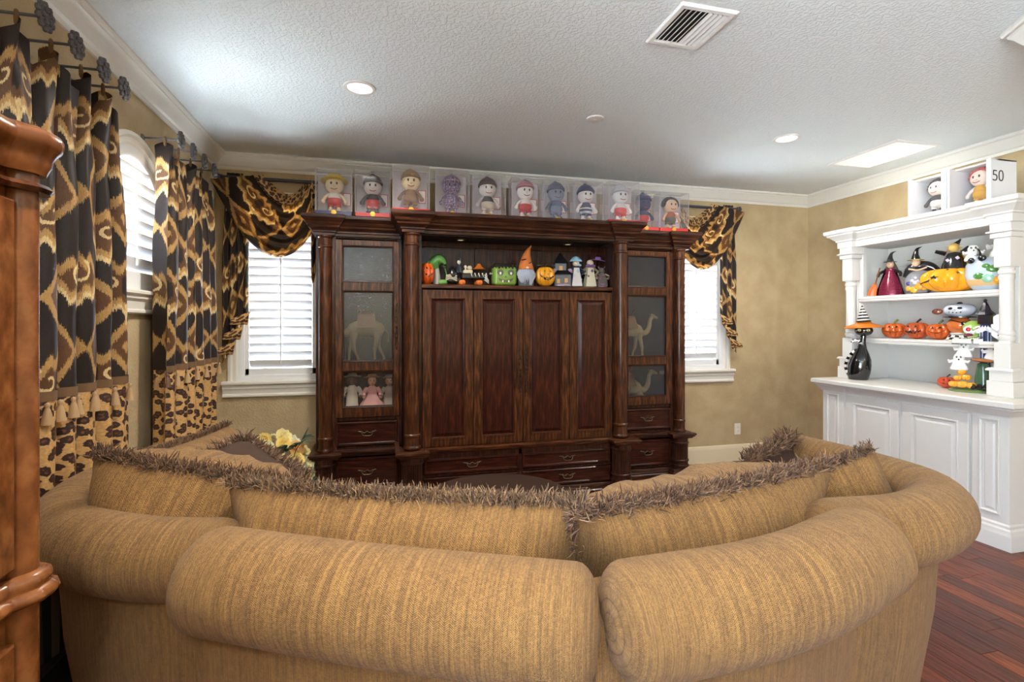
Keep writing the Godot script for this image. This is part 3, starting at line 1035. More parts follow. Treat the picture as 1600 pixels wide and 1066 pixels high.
func tower(at_x: float, mir: float, label: String):
	# built for the left tower in its own x; mir = -1 turns it into the right one
	var o := thing("display_cabinet", label, "cabinet", V(at_x, 0, 0), 0.0, "glazed towers of the wall unit")
	var X := func(a, b_):   # a pair of x in order
		return [minf(a * mir, b_ * mir), maxf(a * mir, b_ * mir)]
	var zb := WB + 0.02
	var zf := -4.15
	var L := -0.32   # outer side, own x
	var R := 0.32    # side towards the console
	var b := Mb.new()
	var bx := func(m: Mb, x0, x1, y0, y1, z0, z1, bev := 0.003):
		var q = X.call(x0, x1)
		m.b2(V(q[0], y0, z0), V(q[1], y1, z1), bev)
	bx.call(b, L, L + 0.02, 0.0, 2.06, zb, zf)
	bx.call(b, R - 0.02, R, 0.0, 2.06, zb, zf)
	bx.call(b, L, R, 0.0, 2.06, zb, zb + 0.015, 0.0)
	for y in [0.09, 0.36, 0.64, 2.04]: bx.call(b, L + 0.02, R - 0.02, y, y + 0.018, zb, zf)
	bx.call(b, L, R, 2.05, 2.19, zb, zf)
	bx.call(b, L, L + 0.15, 0.0, 2.06, zf - 0.02, zf + 0.02)      # stile behind the column
	bx.call(b, R - 0.04, R, 0.0, 2.06, zf - 0.02, zf + 0.005)
	bx.call(b, L + 0.14, R, 0.405, 0.43, zf - 0.02, zf + 0.005)
	bx.call(b, L + 0.14, R, 0.628, 0.655, zf - 0.02, zf + 0.008)
	bx.call(b, L + 0.14, R, 0.09, 0.105, zf - 0.02, zf + 0.005)
	obj("carcass", b, M.cherry_dark, o)
	b = Mb.new()
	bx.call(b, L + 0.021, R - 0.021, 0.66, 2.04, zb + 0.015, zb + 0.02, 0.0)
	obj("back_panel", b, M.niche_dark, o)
	for y in [1.035, 1.66]:
		b = Mb.new()
		bx.call(b, L + 0.022, R - 0.022, y, y + 0.018, zb + 0.02, zf - 0.03)
		obj("shelf", b, M.cherry_dark_across, o)
	# door with three panes
	var q = X.call(-0.184, 0.3)
	var x0: float = q[0]
	var x1: float = q[1]
	var gx0 := x0 + 0.056
	var gx1 := x1 - 0.045
	if mir < 0.0:
		gx0 = x0 + 0.045
		gx1 = x1 - 0.056
	var panes := [[0.735, 1.015], [1.089, 1.635], [1.705, 1.985]]
	b = Mb.new()
	b.b2(V(x0, 0.657, zf), V(gx0, 2.03, zf + 0.024), 0.004)
	b.b2(V(gx1, 0.657, zf), V(x1, 2.03, zf + 0.024), 0.004)
	for e in [[0.657, 0.735], [1.015, 1.089], [1.635, 1.705], [1.985, 2.03]]:
		b.b2(V(gx0 - 0.002, e[0], zf), V(gx1 + 0.002, e[1], zf + 0.023), 0.004)
	var door := obj("door", b, M.cherry_rubbed, o)
	for e in panes:
		b = Mb.new()
		b.sweep([Vector2(0, 0.006), Vector2(0, 0.028), Vector2(-0.006, 0.026), Vector2(-0.011, 0.012), Vector2(-0.011, 0.006)], [Vector2(gx0, e[0]), Vector2(gx0, e[1]), Vector2(gx1, e[1]), Vector2(gx1, e[0])], frame_at(V(0, 0, zf), V(1, 0, 0), V(0, 0, 1), V(0, 1, 0)), true, 1.0)
		obj("pane_beading", b, M.cherry_dark, door)
		b = Mb.new()
		b.b2(V(gx0, e[0], zf + 0.006), V(gx1, e[1], zf + 0.010), 0)
		obj("pane", b, M.clear_glass if e[0] < 0.8 and mir > 0.0 else M.seeded_glass, door)
	escutcheon(door, V((0.276) * mir, 1.36, zf + 0.026), 0.34)
	var dq = X.call(-0.175, 0.285)
	drawer(o, dq[0], 0.437, dq[1], 0.622, zf + 0.006)
	drawer(o, dq[0], 0.112, dq[1], 0.345, zf + 0.006)
	var cx := -0.25 * mir
	column_parts(o, cx, zf + 0.035, 0.05, 0.412, 2.05)
	pedestal_parts(o, cx, zf + 0.04, 0.074, 0.06, 0.362)
	# mouldings follow the break of the front round the column
	var path := [Vector2(L, zb), Vector2(L, zf + 0.06), Vector2(L + 0.13, zf + 0.06), Vector2(L + 0.13, zf + 0.03), Vector2(R, zf + 0.03)]
	var low := [Vector2(L - 0.01, zb), Vector2(L - 0.01, zf + 0.10), Vector2(L + 0.16, zf + 0.10), Vector2(L + 0.16, zf + 0.012), Vector2(R, zf + 0.012)]
	var flip_ := func(p_): return p_.map(func(v): return Vector2(v.x * mir, v.y))
	b = Mb.new()
	b.sweep(CORNICE, flip_.call(path), Transform3D(Basis.IDENTITY, V(0, 2.05, 0)), false, -1.0 * mir * -1.0)
	bx.call(b, L, L + 0.13, 2.05, 2.196, zf - 0.02, zf + 0.06, 0.0)
	bx.call(b, L + 0.1, R, 2.05, 2.196, zf - 0.02, zf + 0.03, 0.0)
	obj("cornice", b, M.cherry_dark_across, o, 22.0)
	b = Mb.new()
	b.sweep(LEDGE, flip_.call(low), Transform3D(Basis.IDENTITY, V(0, 0.36, 0)), false, mir)
	bx.call(b, L - 0.01, L + 0.16, 0.36, 0.412, zf - 0.02, zf + 0.10, 0.0)
	obj("ledge", b, M.cherry_dark_across, o)
	b = Mb.new()
	b.sweep(PLINTH, flip_.call(low), Transform3D.IDENTITY, false, mir)
	bx.call(b, L - 0.01, L + 0.16, 0.0, 0.08, zf - 0.02, zf + 0.10, 0.0)
	obj("plinth", b, M.cherry_dark_across, o)

func build_wall_unit():
	tower(-0.17, 1.0, "dark carved wood tower with seeded glass door, left end of the wall unit")
	tower(2.35, -1.0, "dark carved wood tower with glass door showing camels, right end of the wall unit")
	var o := thing("media_cabinet", "wide dark carved wood console with four tall doors and an open niche", "cabinet", V(0, 0, 0))
	var zb := WB + 0.02
	var zf := -3.89
	var L := 0.15
	var R := 1.965
	var b := Mb.new()
	b.b2(V(L + 0.005, 0, zb), V(L + 0.025, 2.19, zf + 0.02))
	b.b2(V(R - 0.025, 0, zb), V(R - 0.005, 2.19, zf + 0.02))
	b.b2(V(L + 0.025, 0, zb), V(R - 0.025, 2.06, zb + 0.015), 0)
	b.b2(V(L + 0.02, 2.055, zb), V(R - 0.02, 2.19, zf + 0.03))
	b.b2(V(L + 0.02, 0.02, zb), V(R - 0.02, 0.09, zf))
	for e in [[L, L + 0.135], [R - 0.135, R]]: b.b2(V(e[0] + 0.005, 0, zf - 0.05), V(e[1], 2.06, zf + 0.02))
	b.b2(V(L + 0.13, 0.36, zf - 0.1), V(R - 0.13, 0.41, zf + 0.008))
	b.b2(V(L + 0.13, 0.226, zf - 0.02), V(R - 0.13, 0.242, zf + 0.008))
	b.b2(V(1.035, 0.09, zf - 0.02), V(1.065, 0.40, zf + 0.008))
	obj("carcass", b, M.cherry_dark, o)
	# the open niche: back with two framed panels, deck, ceiling
	b = Mb.new()
	b.b2(V(L + 0.02, 1.66, -4.22), V(R - 0.02, 2.06, -4.2), 0)
	b.b2(V(L + 0.1, 2.005, -4.2), V(R - 0.1, 2.05, -4.185))
	for x in [0.285, 0.76, 1.30, 1.80]: b.b2(V(x - 0.02, 1.68, -4.2), V(x + 0.02, 2.01, -4.188))
	obj("niche_back", b, M.cherry_dark, o)
	b = Mb.new()
	b.b2(V(L + 0.13, 1.65, -4.21), V(R - 0.13, 1.681, zf + 0.012), 0.004)
	obj("niche_shelf", b, M.cherry_rubbed_across, o)
	b = Mb.new()
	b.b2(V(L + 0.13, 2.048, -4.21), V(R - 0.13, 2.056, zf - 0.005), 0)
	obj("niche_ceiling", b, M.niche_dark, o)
	for x in [0.60, 1.50]:
		b = Mb.new()
		b.lathe([Vector2(0.0, -0.004), Vector2(0.026, -0.004), Vector2(0.034, -0.008), Vector2(0.038, 0.0), Vector2(0, 0)], 20, Transform3D(Basis.IDENTITY, V(x, 2.048, -4.03)))
		var pk := obj("puck_light", b, M.brass_old, o)
		b = Mb.new()
		b.lathe([Vector2(0.0, -0.007), Vector2(0.022, -0.0055), Vector2(0.024, -0.004), Vector2(0, -0.003)], 18, Transform3D(Basis.IDENTITY, V(x, 2.048, -4.03)))
		obj("bulb_lens", b, M.puck_glow, pk)
	# four tall doors
	var xs := [0.287, 0.676, 1.068, 1.456, 1.83]
	for k in 4:
		var d := frame_door(o, "door", xs[k] + 0.002, 0.454, xs[k + 1] - 0.002, 1.638, zf + 0.022, 0.072, M.cherry_rubbed, M.cherry_panel)
		if k == 1: escutcheon(d, V(xs[2] - 0.026, 1.03, zf + 0.024), 0.34)
		if k == 2: escutcheon(d, V(xs[2] + 0.026, 1.03, zf + 0.024), 0.34)
	for e in [[0.30, 1.035], [1.065, 1.815]]:
		drawer(o, e[0], 0.246, e[1], 0.364, zf + 0.006)
		drawer(o, e[0], 0.096, e[1], 0.222, zf + 0.006)
	for x in [0.212, 1.893]:
		column_parts(o, x, zf + 0.04, 0.054, 0.462, 2.05)
		pedestal_parts(o, x, zf + 0.05, 0.078, 0.06, 0.41)
	var path := [Vector2(L, zb), Vector2(L, zf + 0.09), Vector2(L + 0.13, zf + 0.09), Vector2(L + 0.13, zf + 0.06), Vector2(R - 0.13, zf + 0.06), Vector2(R - 0.13, zf + 0.09), Vector2(R, zf + 0.09), Vector2(R, zb)]
	b = Mb.new()
	b.sweep(CORNICE, path, Transform3D(Basis.IDENTITY, V(0, 2.05, 0)), false, 1.0)
	b.b2(V(L + 0.002, 2.05, zf - 0.02), V(L + 0.13, 2.196, zf + 0.09), 0)
	b.b2(V(R - 0.13, 2.05, zf - 0.02), V(R - 0.002, 2.196, zf + 0.09), 0)
	b.b2(V(L + 0.12, 2.052, zf - 0.02), V(R - 0.12, 2.196, zf + 0.06), 0)
	obj("cornice", b, M.cherry_dark_across, o, 22.0)
	var low := [Vector2(L - 0.025, zb + 0.3), Vector2(L - 0.025, zf + 0.12), Vector2(L + 0.15, zf + 0.12), Vector2(L + 0.15, zf + 0.01), Vector2(R - 0.15, zf + 0.01), Vector2(R - 0.15, zf + 0.12), Vector2(R + 0.025, zf + 0.12), Vector2(R + 0.025, zb + 0.3)]
	b = Mb.new()
	b.sweep(LEDGE, low, Transform3D(Basis.IDENTITY, V(0, 0.402, 0)), false, 1.0)
	for e in [[L - 0.025, L + 0.15], [R - 0.15, R + 0.025]]: b.b2(V(e[0] + 0.002, 0.404, zf - 0.03), V(e[1] - 0.002, 0.452, zf + 0.118), 0)
	obj("ledge", b, M.cherry_rubbed_across, o)
	b = Mb.new()
	b.sweep(PLINTH, low, Transform3D.IDENTITY, false, 1.0)
	for e in [[L - 0.025, L + 0.15], [R - 0.15, R + 0.025]]: b.b2(V(e[0] + 0.002, 0.0, zf - 0.03), V(e[1] - 0.002, 0.08, zf + 0.118), 0)
	obj("plinth", b, M.cherry_dark_across, o)

# ------------------------------------------------------------------ white built-in on the right wall (its own axes: x along the wall away from the corner, z out of the wall)
func build_built_in():
	var turn := Basis(V(0, 0, 1), V(0, 1, 0), V(-1, 0, 0))   # own x -> world z, own z -> world -x
	var place := func(o: Node3D): o.transform = Transform3D(turn, V(WR, 0, -3.64))
	var W := 1.36
	# base cabinet
	var o := thing("base_cabinet", "white built-in base cabinet with raised-panel doors under the holiday shelves", "cabinet")
	o.transform = Transform3D(Basis(turn.x, turn.y, turn.z * 0.967), V(WR - 0.022, 0, -3.64))   # stands just clear of the wall
	var b := Mb.new()
	b.b2(V(0.01, 0.0, 0.005), V(W - 0.01, 0.868, 0.612))
	b.b2(V(0.0, 0.0, 0.01), V(0.205, 0.868, 0.63))
	b.b2(V(W - 0.205, 0.0, 0.01), V(W, 0.868, 0.63))
	obj("body", b, M.cabinet_white, o)
	for e in [[0.235, 0.672], [0.70, 1.138]]:
		frame_door(o, "door", e[0], 0.17, e[1], 0.80, 0.634, 0.075, M.cabinet_white, M.cabinet_white)
	for x in [0.0, W - 0.205]:
		b = Mb.new()
		b.sweep([Vector2(0, -0.004), Vector2(0, 0.008), Vector2(-0.008, 0.01), Vector2(-0.016, 0.003), Vector2(-0.016, -0.004)], [Vector2(x + 0.045, 0.2), Vector2(x + 0.045, 0.79), Vector2(x + 0.16, 0.79), Vector2(x + 0.16, 0.2)], frame_at(V(0, 0, 0.632), V(1, 0, 0), V(0, 0, 1), V(0, 1, 0)), true, 1.0)
		raised_panel(b, x + 0.07, 0.225, x + 0.135, 0.765, 0.631, 0.006, 0.012)
		obj("pilaster_panel", b, M.cabinet_white, o, 10.0)
	var plan := [Vector2(0.0, 0.0), Vector2(0.0, 0.63), Vector2(0.205, 0.63), Vector2(0.205, 0.612), Vector2(W - 0.205, 0.612), Vector2(W - 0.205, 0.63), Vector2(W, 0.63), Vector2(W, 0.0)]
	b = Mb.new()
	b.sweep([Vector2(0, 0), Vector2(0.03, 0), Vector2(0.03, 0.085), Vector2(0.024, 0.095), Vector2(0.02, 0.12), Vector2(0.01, 0.13), Vector2(0.01, 0.145), Vector2(0, 0.155)], plan, Transform3D.IDENTITY, false, 1.0)
	obj("plinth", b, M.cabinet_white, o)
	b = Mb.new()
	b.sweep([Vector2(0, 0.81), Vector2(0.008, 0.81), Vector2(0.012, 0.82), Vector2(0.02, 0.826), Vector2(0.034, 0.848), Vector2(0.046, 0.856), Vector2(0.05, 0.868), Vector2(0, 0.868)], plan, Transform3D.IDENTITY, false, 1.0)
	obj("bed_moulding", b, M.cabinet_white, o)
	# counter
	b = Mb.new()
	var top := [Vector2(-0.06, 0.0), Vector2(-0.06, 0.70), Vector2(W + 0.065, 0.70), Vector2(W + 0.065, 0.0)]
	b.prism(top, 0.042, frame_at(V(0, 0.868, 0), V(1, 0, 0), V(0, 0, 1), V(0, 1, 0)), 0.008)
	var ct := obj("countertop", b, M.cabinet_white)
	place.call(ct)
	tag(ct, "white countertop slab on the built-in base cabinet", "countertop")
	# hutch
	o = thing("hutch", "white built-in open shelf hutch with columns and heavy crown on the countertop", "shelf unit")
	place.call(o)
	var y0 := 0.91
	var H := 1.27
	b = Mb.new()
	b.b2(V(0.0, y0, 0.004), V(H - 0.02, 2.17, 0.024), 0)
	b.b2(V(0.02, 1.87, 0.02), V(H - 0.02, 1.90, 0.034))
	obj("back_panel", b, M.cabinet_white, o)
	for s in 2:
		b = Mb.new()
		var x := 0.08 if s == 0 else H - 0.08
		b.b2(V(x - 0.012, y0, 0.02), V(x + 0.012, 2.05, 0.36))
		b.b2(V(x - 0.05, y0, 0.30), V(x + 0.05, 2.05, 0.345))
		obj("side_panel", b, M.cabinet_white, o)
	for y in [1.262, 1.612]:
		b = Mb.new()
		b.b2(V(0.11, y - 0.036, 0.02), V(H - 0.11, y, 0.352))
		b.sweep([Vector2(0, -0.046), Vector2(0.016, -0.046), Vector2(0.022, -0.038), Vector2(0.022, -0.026), Vector2(0.028, -0.02), Vector2(0.028, -0.002), Vector2(0.024, 0.0), Vector2(0, 0.0)], [Vector2(0.115, 0.35), Vector2(H - 0.115, 0.35)], Transform3D(Basis.IDENTITY, V(0, y, 0)), false, 1.0)
		obj("shelf", b, M.cabinet_white, o)
	for s in 2:
		var x := 0.065 if s == 0 else H - 0.065
		var z := 0.40
		var xf := Transform3D(Basis.IDENTITY, V(x, 0, z))
		b = Mb.new()
		b.box(V(x, y0 + 0.05, z), V(0.15, 0.1, 0.13), 0.003)
		b.box(V(x, y0 + 0.135, z), V(0.13, 0.07, 0.115), 0.003)
		b.sweep([Vector2(0, 0), Vector2(0.012, 0.0), Vector2(0.014, 0.008), Vector2(0.006, 0.018), Vector2(0, 0.02)], [Vector2(x - 0.065, z - 0.057), Vector2(x - 0.065, z + 0.057), Vector2(x + 0.065, z + 0.057), Vector2(x + 0.065, z - 0.057)], Transform3D(Basis.IDENTITY, V(0, y0 + 0.165, 0)), true, 1.0)
		b.box(V(x, 1.16, z), V(0.092, 0.2, 0.092), 0.004)
		b.box(V(x, 1.85, z), V(0.092, 0.2, 0.092), 0.004)
		var r := 0.043
		b.lathe([Vector2(r, 1.25), Vector2(r, 1.262), Vector2(r * 0.86, 1.27), Vector2(r * 1.02, 1.285), Vector2(r * 1.02, 1.3), Vector2(r * 0.88, 1.306), Vector2(r * 0.98, 1.316), Vector2(r * 0.98, 1.334), Vector2(r * 0.86, 1.342), Vector2(r * 0.86, 1.668), Vector2(r * 0.98, 1.676), Vector2(r * 0.98, 1.694), Vector2(r * 0.86, 1.702), Vector2(r * 1.02, 1.712), Vector2(r * 1.02, 1.727), Vector2(r * 0.86, 1.738), Vector2(r, 1.75), Vector2(r, 1.76)], 28, xf)
		obj("column", b, M.cabinet_white, o)
		b = Mb.new()
		b.box(V(x, 1.99, z), V(0.12, 0.1, 0.12), 0.003)
		b.sweep([Vector2(0, 0), Vector2(0.014, 0.004), Vector2(0.014, 0.014), Vector2(0, 0.018)], [Vector2(x - 0.06, z - 0.06), Vector2(x - 0.06, z + 0.06), Vector2(x + 0.06, z + 0.06), Vector2(x + 0.06, z - 0.06)], Transform3D(Basis.IDENTITY, V(0, 1.972, 0)), true, 1.0)
		obj("capital", b, M.cabinet_white, o)
	var xa := 0.0
	var xb := H
	var plan2 := [Vector2(xa, 0.0), Vector2(xa, 0.46), Vector2(xa + 0.13, 0.46), Vector2(xa + 0.13, 0.42), Vector2(xb - 0.13, 0.42), Vector2(xb - 0.13, 0.46), Vector2(xb, 0.46), Vector2(xb, 0.0)]
	b = Mb.new()
	b.sweep([Vector2(0, 0), Vector2(0.008, 0.0), Vector2(0.008, 0.05), Vector2(0.018, 0.056), Vector2(0.018, 0.066), Vector2(0.03, 0.076), Vector2(0.05, 0.096), Vector2(0.064, 0.104), Vector2(0.066, 0.116), Vector2(0.08, 0.122), Vector2(0.084, 0.134), Vector2(0.084, 0.152), Vector2(0, 0.152)], plan2, Transform3D(Basis.IDENTITY, V(0, 2.036, 0)), false, 1.0)
	b.b2(V(xa + 0.002, 2.036, 0.002), V(xb - 0.002, 2.186, 0.418), 0)
	for e in [[xa, xa + 0.13], [xb - 0.13, xb]]: b.b2(V(e[0] + 0.002, 2.036, 0.4), V(e[1] - 0.002, 2.186, 0.458), 0)
	obj("crown", b, M.cabinet_white, o)

# ------------------------------------------------------------------ the armoire whose corner stands at the left edge of the view
func build_armoire():
	# own axes: x along the front away from the visible corner, z out of the front
	var o := thing("armoire", "tall burl wood armoire with moulded cornice at the left edge", "armoire")
	o.transform = Transform3D(Basis(V(0, 0, 1), V(0, 1, 0), V(1, 0, 0)), V(-0.665, 0, -1.24))
	var b := Mb.new()
	b.b2(V(0.02, 0.0, -0.5), V(1.14, 0.84, -0.03), 0.004)
	b.b2(V(0.02, 0.84, -0.5), V(1.14, 1.7, -0.03), 0.004)
	obj("carcass", b, M.burl_wood, o)
	for x in [0.032, 1.128]:
		b = Mb.new()
		b.lathe([Vector2(0.03, 0.06), Vector2(0.03, 1.70)], 24, Transform3D(Basis.IDENTITY, V(x, 0, -0.022)), 1.0, 0.9)
		tag(obj("corner_post", b, M.burl_wood, o), "rounded burl corner post")
	for e in [[0.07, 0.575], [0.585, 1.09]]:
		frame_door(o, "upper_door", e[0], 0.92, e[1], 1.62, -0.008, 0.07, M.burl_wood, M.burl_wood)
		frame_door(o, "lower_door", e[0], 0.12, e[1], 0.78, -0.008, 0.07, M.burl_wood, M.burl_wood)
	var path := [Vector2(0.0, -0.5), Vector2(0.0, 0.0)]
	for k in 5:
		var a := PI - PI * 0.5 * k / 4.0
		path.append(Vector2(0.026 + cos(a) * 0.026, -0.016 + sin(a) * 0.026))
	path[1] = Vector2(0.0, -0.02)
	path.remove_at(2)
	path.append_array(spline([Vector2(0.05, 0.009), Vector2(0.075, -0.008), Vector2(0.11, -0.02), Vector2(0.3, -0.012), Vector2(0.58, 0.004), Vector2(0.86, -0.012), Vector2(1.05, -0.02), Vector2(1.085, -0.008), Vector2(1.11, 0.009), Vector2(1.14, 0.006)], 4))
	path.append_array([Vector2(1.16, -0.02), Vector2(1.16, -0.5)])
	var sides := 1.0
	b = Mb.new()
	b.sweep([Vector2(-0.01, 0), Vector2(0.004, 0.0), Vector2(0.008, 0.01), Vector2(0.013, 0.02), Vector2(0.0145, 0.032), Vector2(0.02, 0.042), Vector2(0.028, 0.052), Vector2(0.031, 0.062), Vector2(0.031, 0.072), Vector2(0.026, 0.082), Vector2(0.01, 0.09), Vector2(-0.01, 0.09)], path, Transform3D(Basis.IDENTITY, V(0, 1.678, 0)), false, sides)
	b.b2(V(0.02, 1.70, -0.49), V(1.14, 1.765, -0.02), 0)
	obj("cornice", b, M.burl_wood, o, 50.0)
	b = Mb.new()
	b.sweep([Vector2(-0.01, 0), Vector2(0.01, 0.0), Vector2(0.016, 0.008), Vector2(0.01, 0.016), Vector2(-0.01, 0.016)], path, Transform3D(Basis.IDENTITY, V(0, 1.642, 0)), false, sides)
	obj("astragal", b, M.burl_dark, o, 50.0)
	b = Mb.new()
	b.sweep([Vector2(-0.01, 0), Vector2(0.008, 0.0), Vector2(0.02, 0.005), Vector2(0.025, 0.014), Vector2(0.022, 0.024), Vector2(0.012, 0.029), Vector2(0.011, 0.034), Vector2(0.015, 0.042), Vector2(0.012, 0.052), Vector2(0.002, 0.058), Vector2(-0.01, 0.058)], path, Transform3D(Basis.IDENTITY, V(0, 0.845, 0)), false, sides)
	obj("waist_moulding", b, M.burl_wood, o, 50.0)
	b = Mb.new()
	b.sweep([Vector2(-0.01, 0), Vector2(0.03, 0.0), Vector2(0.03, 0.06), Vector2(0.02, 0.08), Vector2(-0.01, 0.09)], path, Transform3D.IDENTITY, false, sides)
	obj("plinth", b, M.burl_wood, o)

# ------------------------------------------------------------------ sofa
const WEAVE := 0.5

func roll_mesh(path: Array, y: float, r: float, e0: float, e1: float) -> Mb:
	# a bolster along a plan curve; e0 and e1 are how far its ends are rounded
	var b := Mb.new()
	var n := path.size()
	var len := [0.0]
	for i in range(1, n): len.append(len[i - 1] + path[i].distance_to(path[i - 1]))
	var total: float = len[n - 1]
	var at := func(s: float) -> Array:
		var i := 0
		while i < n - 2 and len[i + 1] < s: i += 1
		var t: float = clampf((s - len[i]) / maxf(len[i + 1] - len[i], 1e-5), 0.0, 1.0)
		var d: Vector2 = (path[i + 1] - path[i]).normalized()
		var d2: Vector2 = (path[mini(i + 2, n - 1)] - path[mini(i + 1, n - 2)]).normalized()
		return [path[i].lerp(path[i + 1], t), d.lerp(d2, t).normalized()]
	var nz := noise(hash(n * 7 + int(total * 100)) % 1000, 4.0, 2)
	var segs := int(total / 0.022)
	var f := func(u: float, v: float) -> Vector3:
		# crowd the rings at the ends
		var s := total * (u - sin(u * TAU) / TAU * 0.55)
		var k := 1.0
		if s < e0: k = minf(k, sqrt(maxf(0.0, 1.0 - pow(1.0 - s / e0, 2.4))))
		if total - s < e1: k = minf(k, sqrt(maxf(0.0, 1.0 - pow(1.0 - (total - s) / e1, 2.4))))
		var c: Array = at.call(s)
		var nrm := Vector2(-c[1].y, c[1].x)
		var a := v * TAU + PI
		var rr := r * k * (1.0 + 0.02 * nz.get_noise_3d(s * 0.4, cos(a) * 0.2, sin(a) * 0.2))
		var sag := 1.06 if sin(a) > 0.0 else 1.0
		return V(c[0].x + nrm.x * cos(a) * rr * 1.04, y + sin(a) * rr * sag, c[0].y + nrm.y * cos(a) * rr * 1.04)
	b.grid(f, segs, 36, Vector2(total / WEAVE, TAU * r / WEAVE), true)
	return b

func sofa_section(called: String, label: String, rolls: Array, seat: Array, arm_end: int):
	var o := thing(called, label, "sofa", Vector3.ZERO, 0.0)
	for k in rolls.size():
		var path: Array = spline(rolls[k][0], 10)
		# a fine gap where two upholstered panels meet
		var n := path.size()
		if k == 0: path[n - 1] = path[n - 1].lerp(path[n - 2], 0.3)
		else: path[0] = path[0].lerp(path[1], 0.05)
		var b := Mb.new()
		b.sweep([Vector2(0.005, 0.75), Vector2(0.015, 0.62), Vector2(0.005, 0.45), Vector2(-0.055, 0.045), Vector2(-0.065, 0.035), Vector2(-0.17, 0.035), Vector2(-0.17, 0.45), Vector2(-0.12, 0.78)], path, Transform3D.IDENTITY, false, 1.0)
		obj("back_body", b, M.chenille_flat, o, 40.0)
		obj("back_roll", roll_mesh(spline(rolls[k][1], 14), rolls[k][2], rolls[k][3], rolls[k][4], rolls[k][5]), M.chenille, o, 80.0)
	var b := Mb.new()
	b.prism(seat, 0.26, frame_at(V(0, 0.30, 0), V(1, 0, 0), V(0, 0, 1), V(0, -1, 0)), 0.012)
	obj("seat_base", b, M.chenille_flat, o)
	b = Mb.new()
	b.prism(seat, 0.15, frame_at(V(0, 0.45, 0), V(1, 0, 0), V(0, 0, 1), V(0, -1, 0)), 0.03)
	obj("seat_cushion", b, M.chenille_flat, o, 50.0)
	for p in seat:
		var c := Vector2.ZERO
		for q in seat: c += q / seat.size()
		var at: Vector2 = p.lerp(c, 0.16)
		b = Mb.new()
		b.lathe([Vector2(0.022, 0.0), Vector2(0.034, 0.045)], 12, Transform3D(Basis.IDENTITY, V(at.x, 0, at.y)))
		obj("foot", b, M.cherry_dark, o)

func build_sofa():
	var v := func(a): return a.map(func(e): return Vector2(e[0], e[1]))
	var left1 = v.call([[-0.80, -2.86], [-0.94, -2.46], [-0.99, -2.08], [-0.90, -1.78], [-0.66, -1.585], [-0.43, -1.475]])
	var roll1 = v.call([[-0.79, -2.88], [-0.95, -2.46], [-1.00, -2.08], [-0.90, -1.78], [-0.64, -1.585], [-0.36, -1.50]])
	var left2 = v.call([[-0.44, -1.43], [-0.02, -1.22], [0.425, -1.015]])
	var roll2 = v.call([[-0.455, -1.425], [-0.02, -1.195], [0.44, -0.98]])
	sofa_section("sofa_section", "tan chenille sofa section with rolled back, the left half of the curved sofa",
		[[left1, roll1, 0.755, 0.102, 0.06, 0.08], [left2, roll2, 0.755, 0.118, 0.075, 0.06]],
		v.call([[-0.60, -2.86], [-0.76, -2.46], [-0.82, -2.08], [-0.74, -1.90], [-0.55, -1.74], [0.0, -1.44], [0.40, -1.24], [0.62, -1.82], [0.2, -2.0], [-0.05, -2.3], [-0.08, -2.8]]), 0)
	var right1 = v.call([[0.435, -1.015], [0.88, -1.03], [1.30, -1.17]])
	var roll3 = v.call([[0.455, -0.98], [0.90, -1.01], [1.35, -1.15]])
	var right2 = v.call([[1.30, -1.20], [1.60, -1.22], [1.82, -1.36], [1.90, -1.66], [1.86, -2.12]])
	var roll4 = v.call([[1.22, -1.24], [1.58, -1.225], [1.855, -1.36], [1.92, -1.66], [1.86, -2.14]])
	sofa_section("sofa_section", "tan chenille sofa section with rolled back, the right half nearest the white cabinet",
		[[right1, roll3, 0.755, 0.117, 0.06, 0.075], [right2, roll4, 0.755, 0.103, 0.08, 0.06]],
		v.call([[0.46, -1.24], [0.90, -1.25], [1.27, -1.39], [1.55, -1.42], [1.65, -1.50], [1.70, -1.66], [1.66, -2.12], [1.05, -2.12], [0.98, -1.95], [0.70, -1.84]]), 1)

# ------------------------------------------------------------------ cushions
func pillow_mesh(w: float, h: float, t: float, seed_: int, wrinkle := 0.012, pinch := 0.05, nu := 26, nv := 20) -> Mb:
	var b := Mb.new()
	var nz := noise(seed_, 1.0, 3)
	for side in [1.0, -1.0]:
		var f := func(u: float, v: float) -> Vector3:
			var a := sin((u - 0.5) * PI)
			var c := sin((v - 0.5) * PI)
			var x := w * 0.5 * a * (1.0 - pinch * (1.0 - c * c))
			var y := h * 0.5 * c * (1.0 - pinch * (1.0 - a * a))
			var th := pow(maxf(0.0, 1.0 - pow(absf(a), 3.2)), 0.6) * pow(maxf(0.0, 1.0 - pow(absf(c), 3.2)), 0.6)
			var wr := wrinkle * nz.get_noise_3d(x * 9.0 + y * 3.0, y * 3.0, side * 7.0) * 2.0
			# pulls run in from the seam
			wr += wrinkle * 0.9 * sin(x * 46.0 + 3.0 * nz.get_noise_2d(x * 6.0, 0.0)) * pow(absf(c), 3.0) * th
			return V(x, y, side * (t * 0.5 * th + wr * minf(1.0, th * 1.6)))
		var s := b.p.size()
		b.grid(f, nu, nv, Vector2(w / WEAVE, h / WEAVE))
		if side < 0.0: b.flip(s)
	b.fix(0)
	return b

func strand_mesh() -> ArrayMesh:
	var b := Mb.new()
	b.tube([V(0, 0, 0), V(0.02, 0.35, 0), V(0.09, 0.72, 0.0), V(0.22, 1.0, 0)], [0.04, 0.05, 0.042, 0.016], 4, false)
	return b.mesh(80.0)

var strand: ArrayMesh

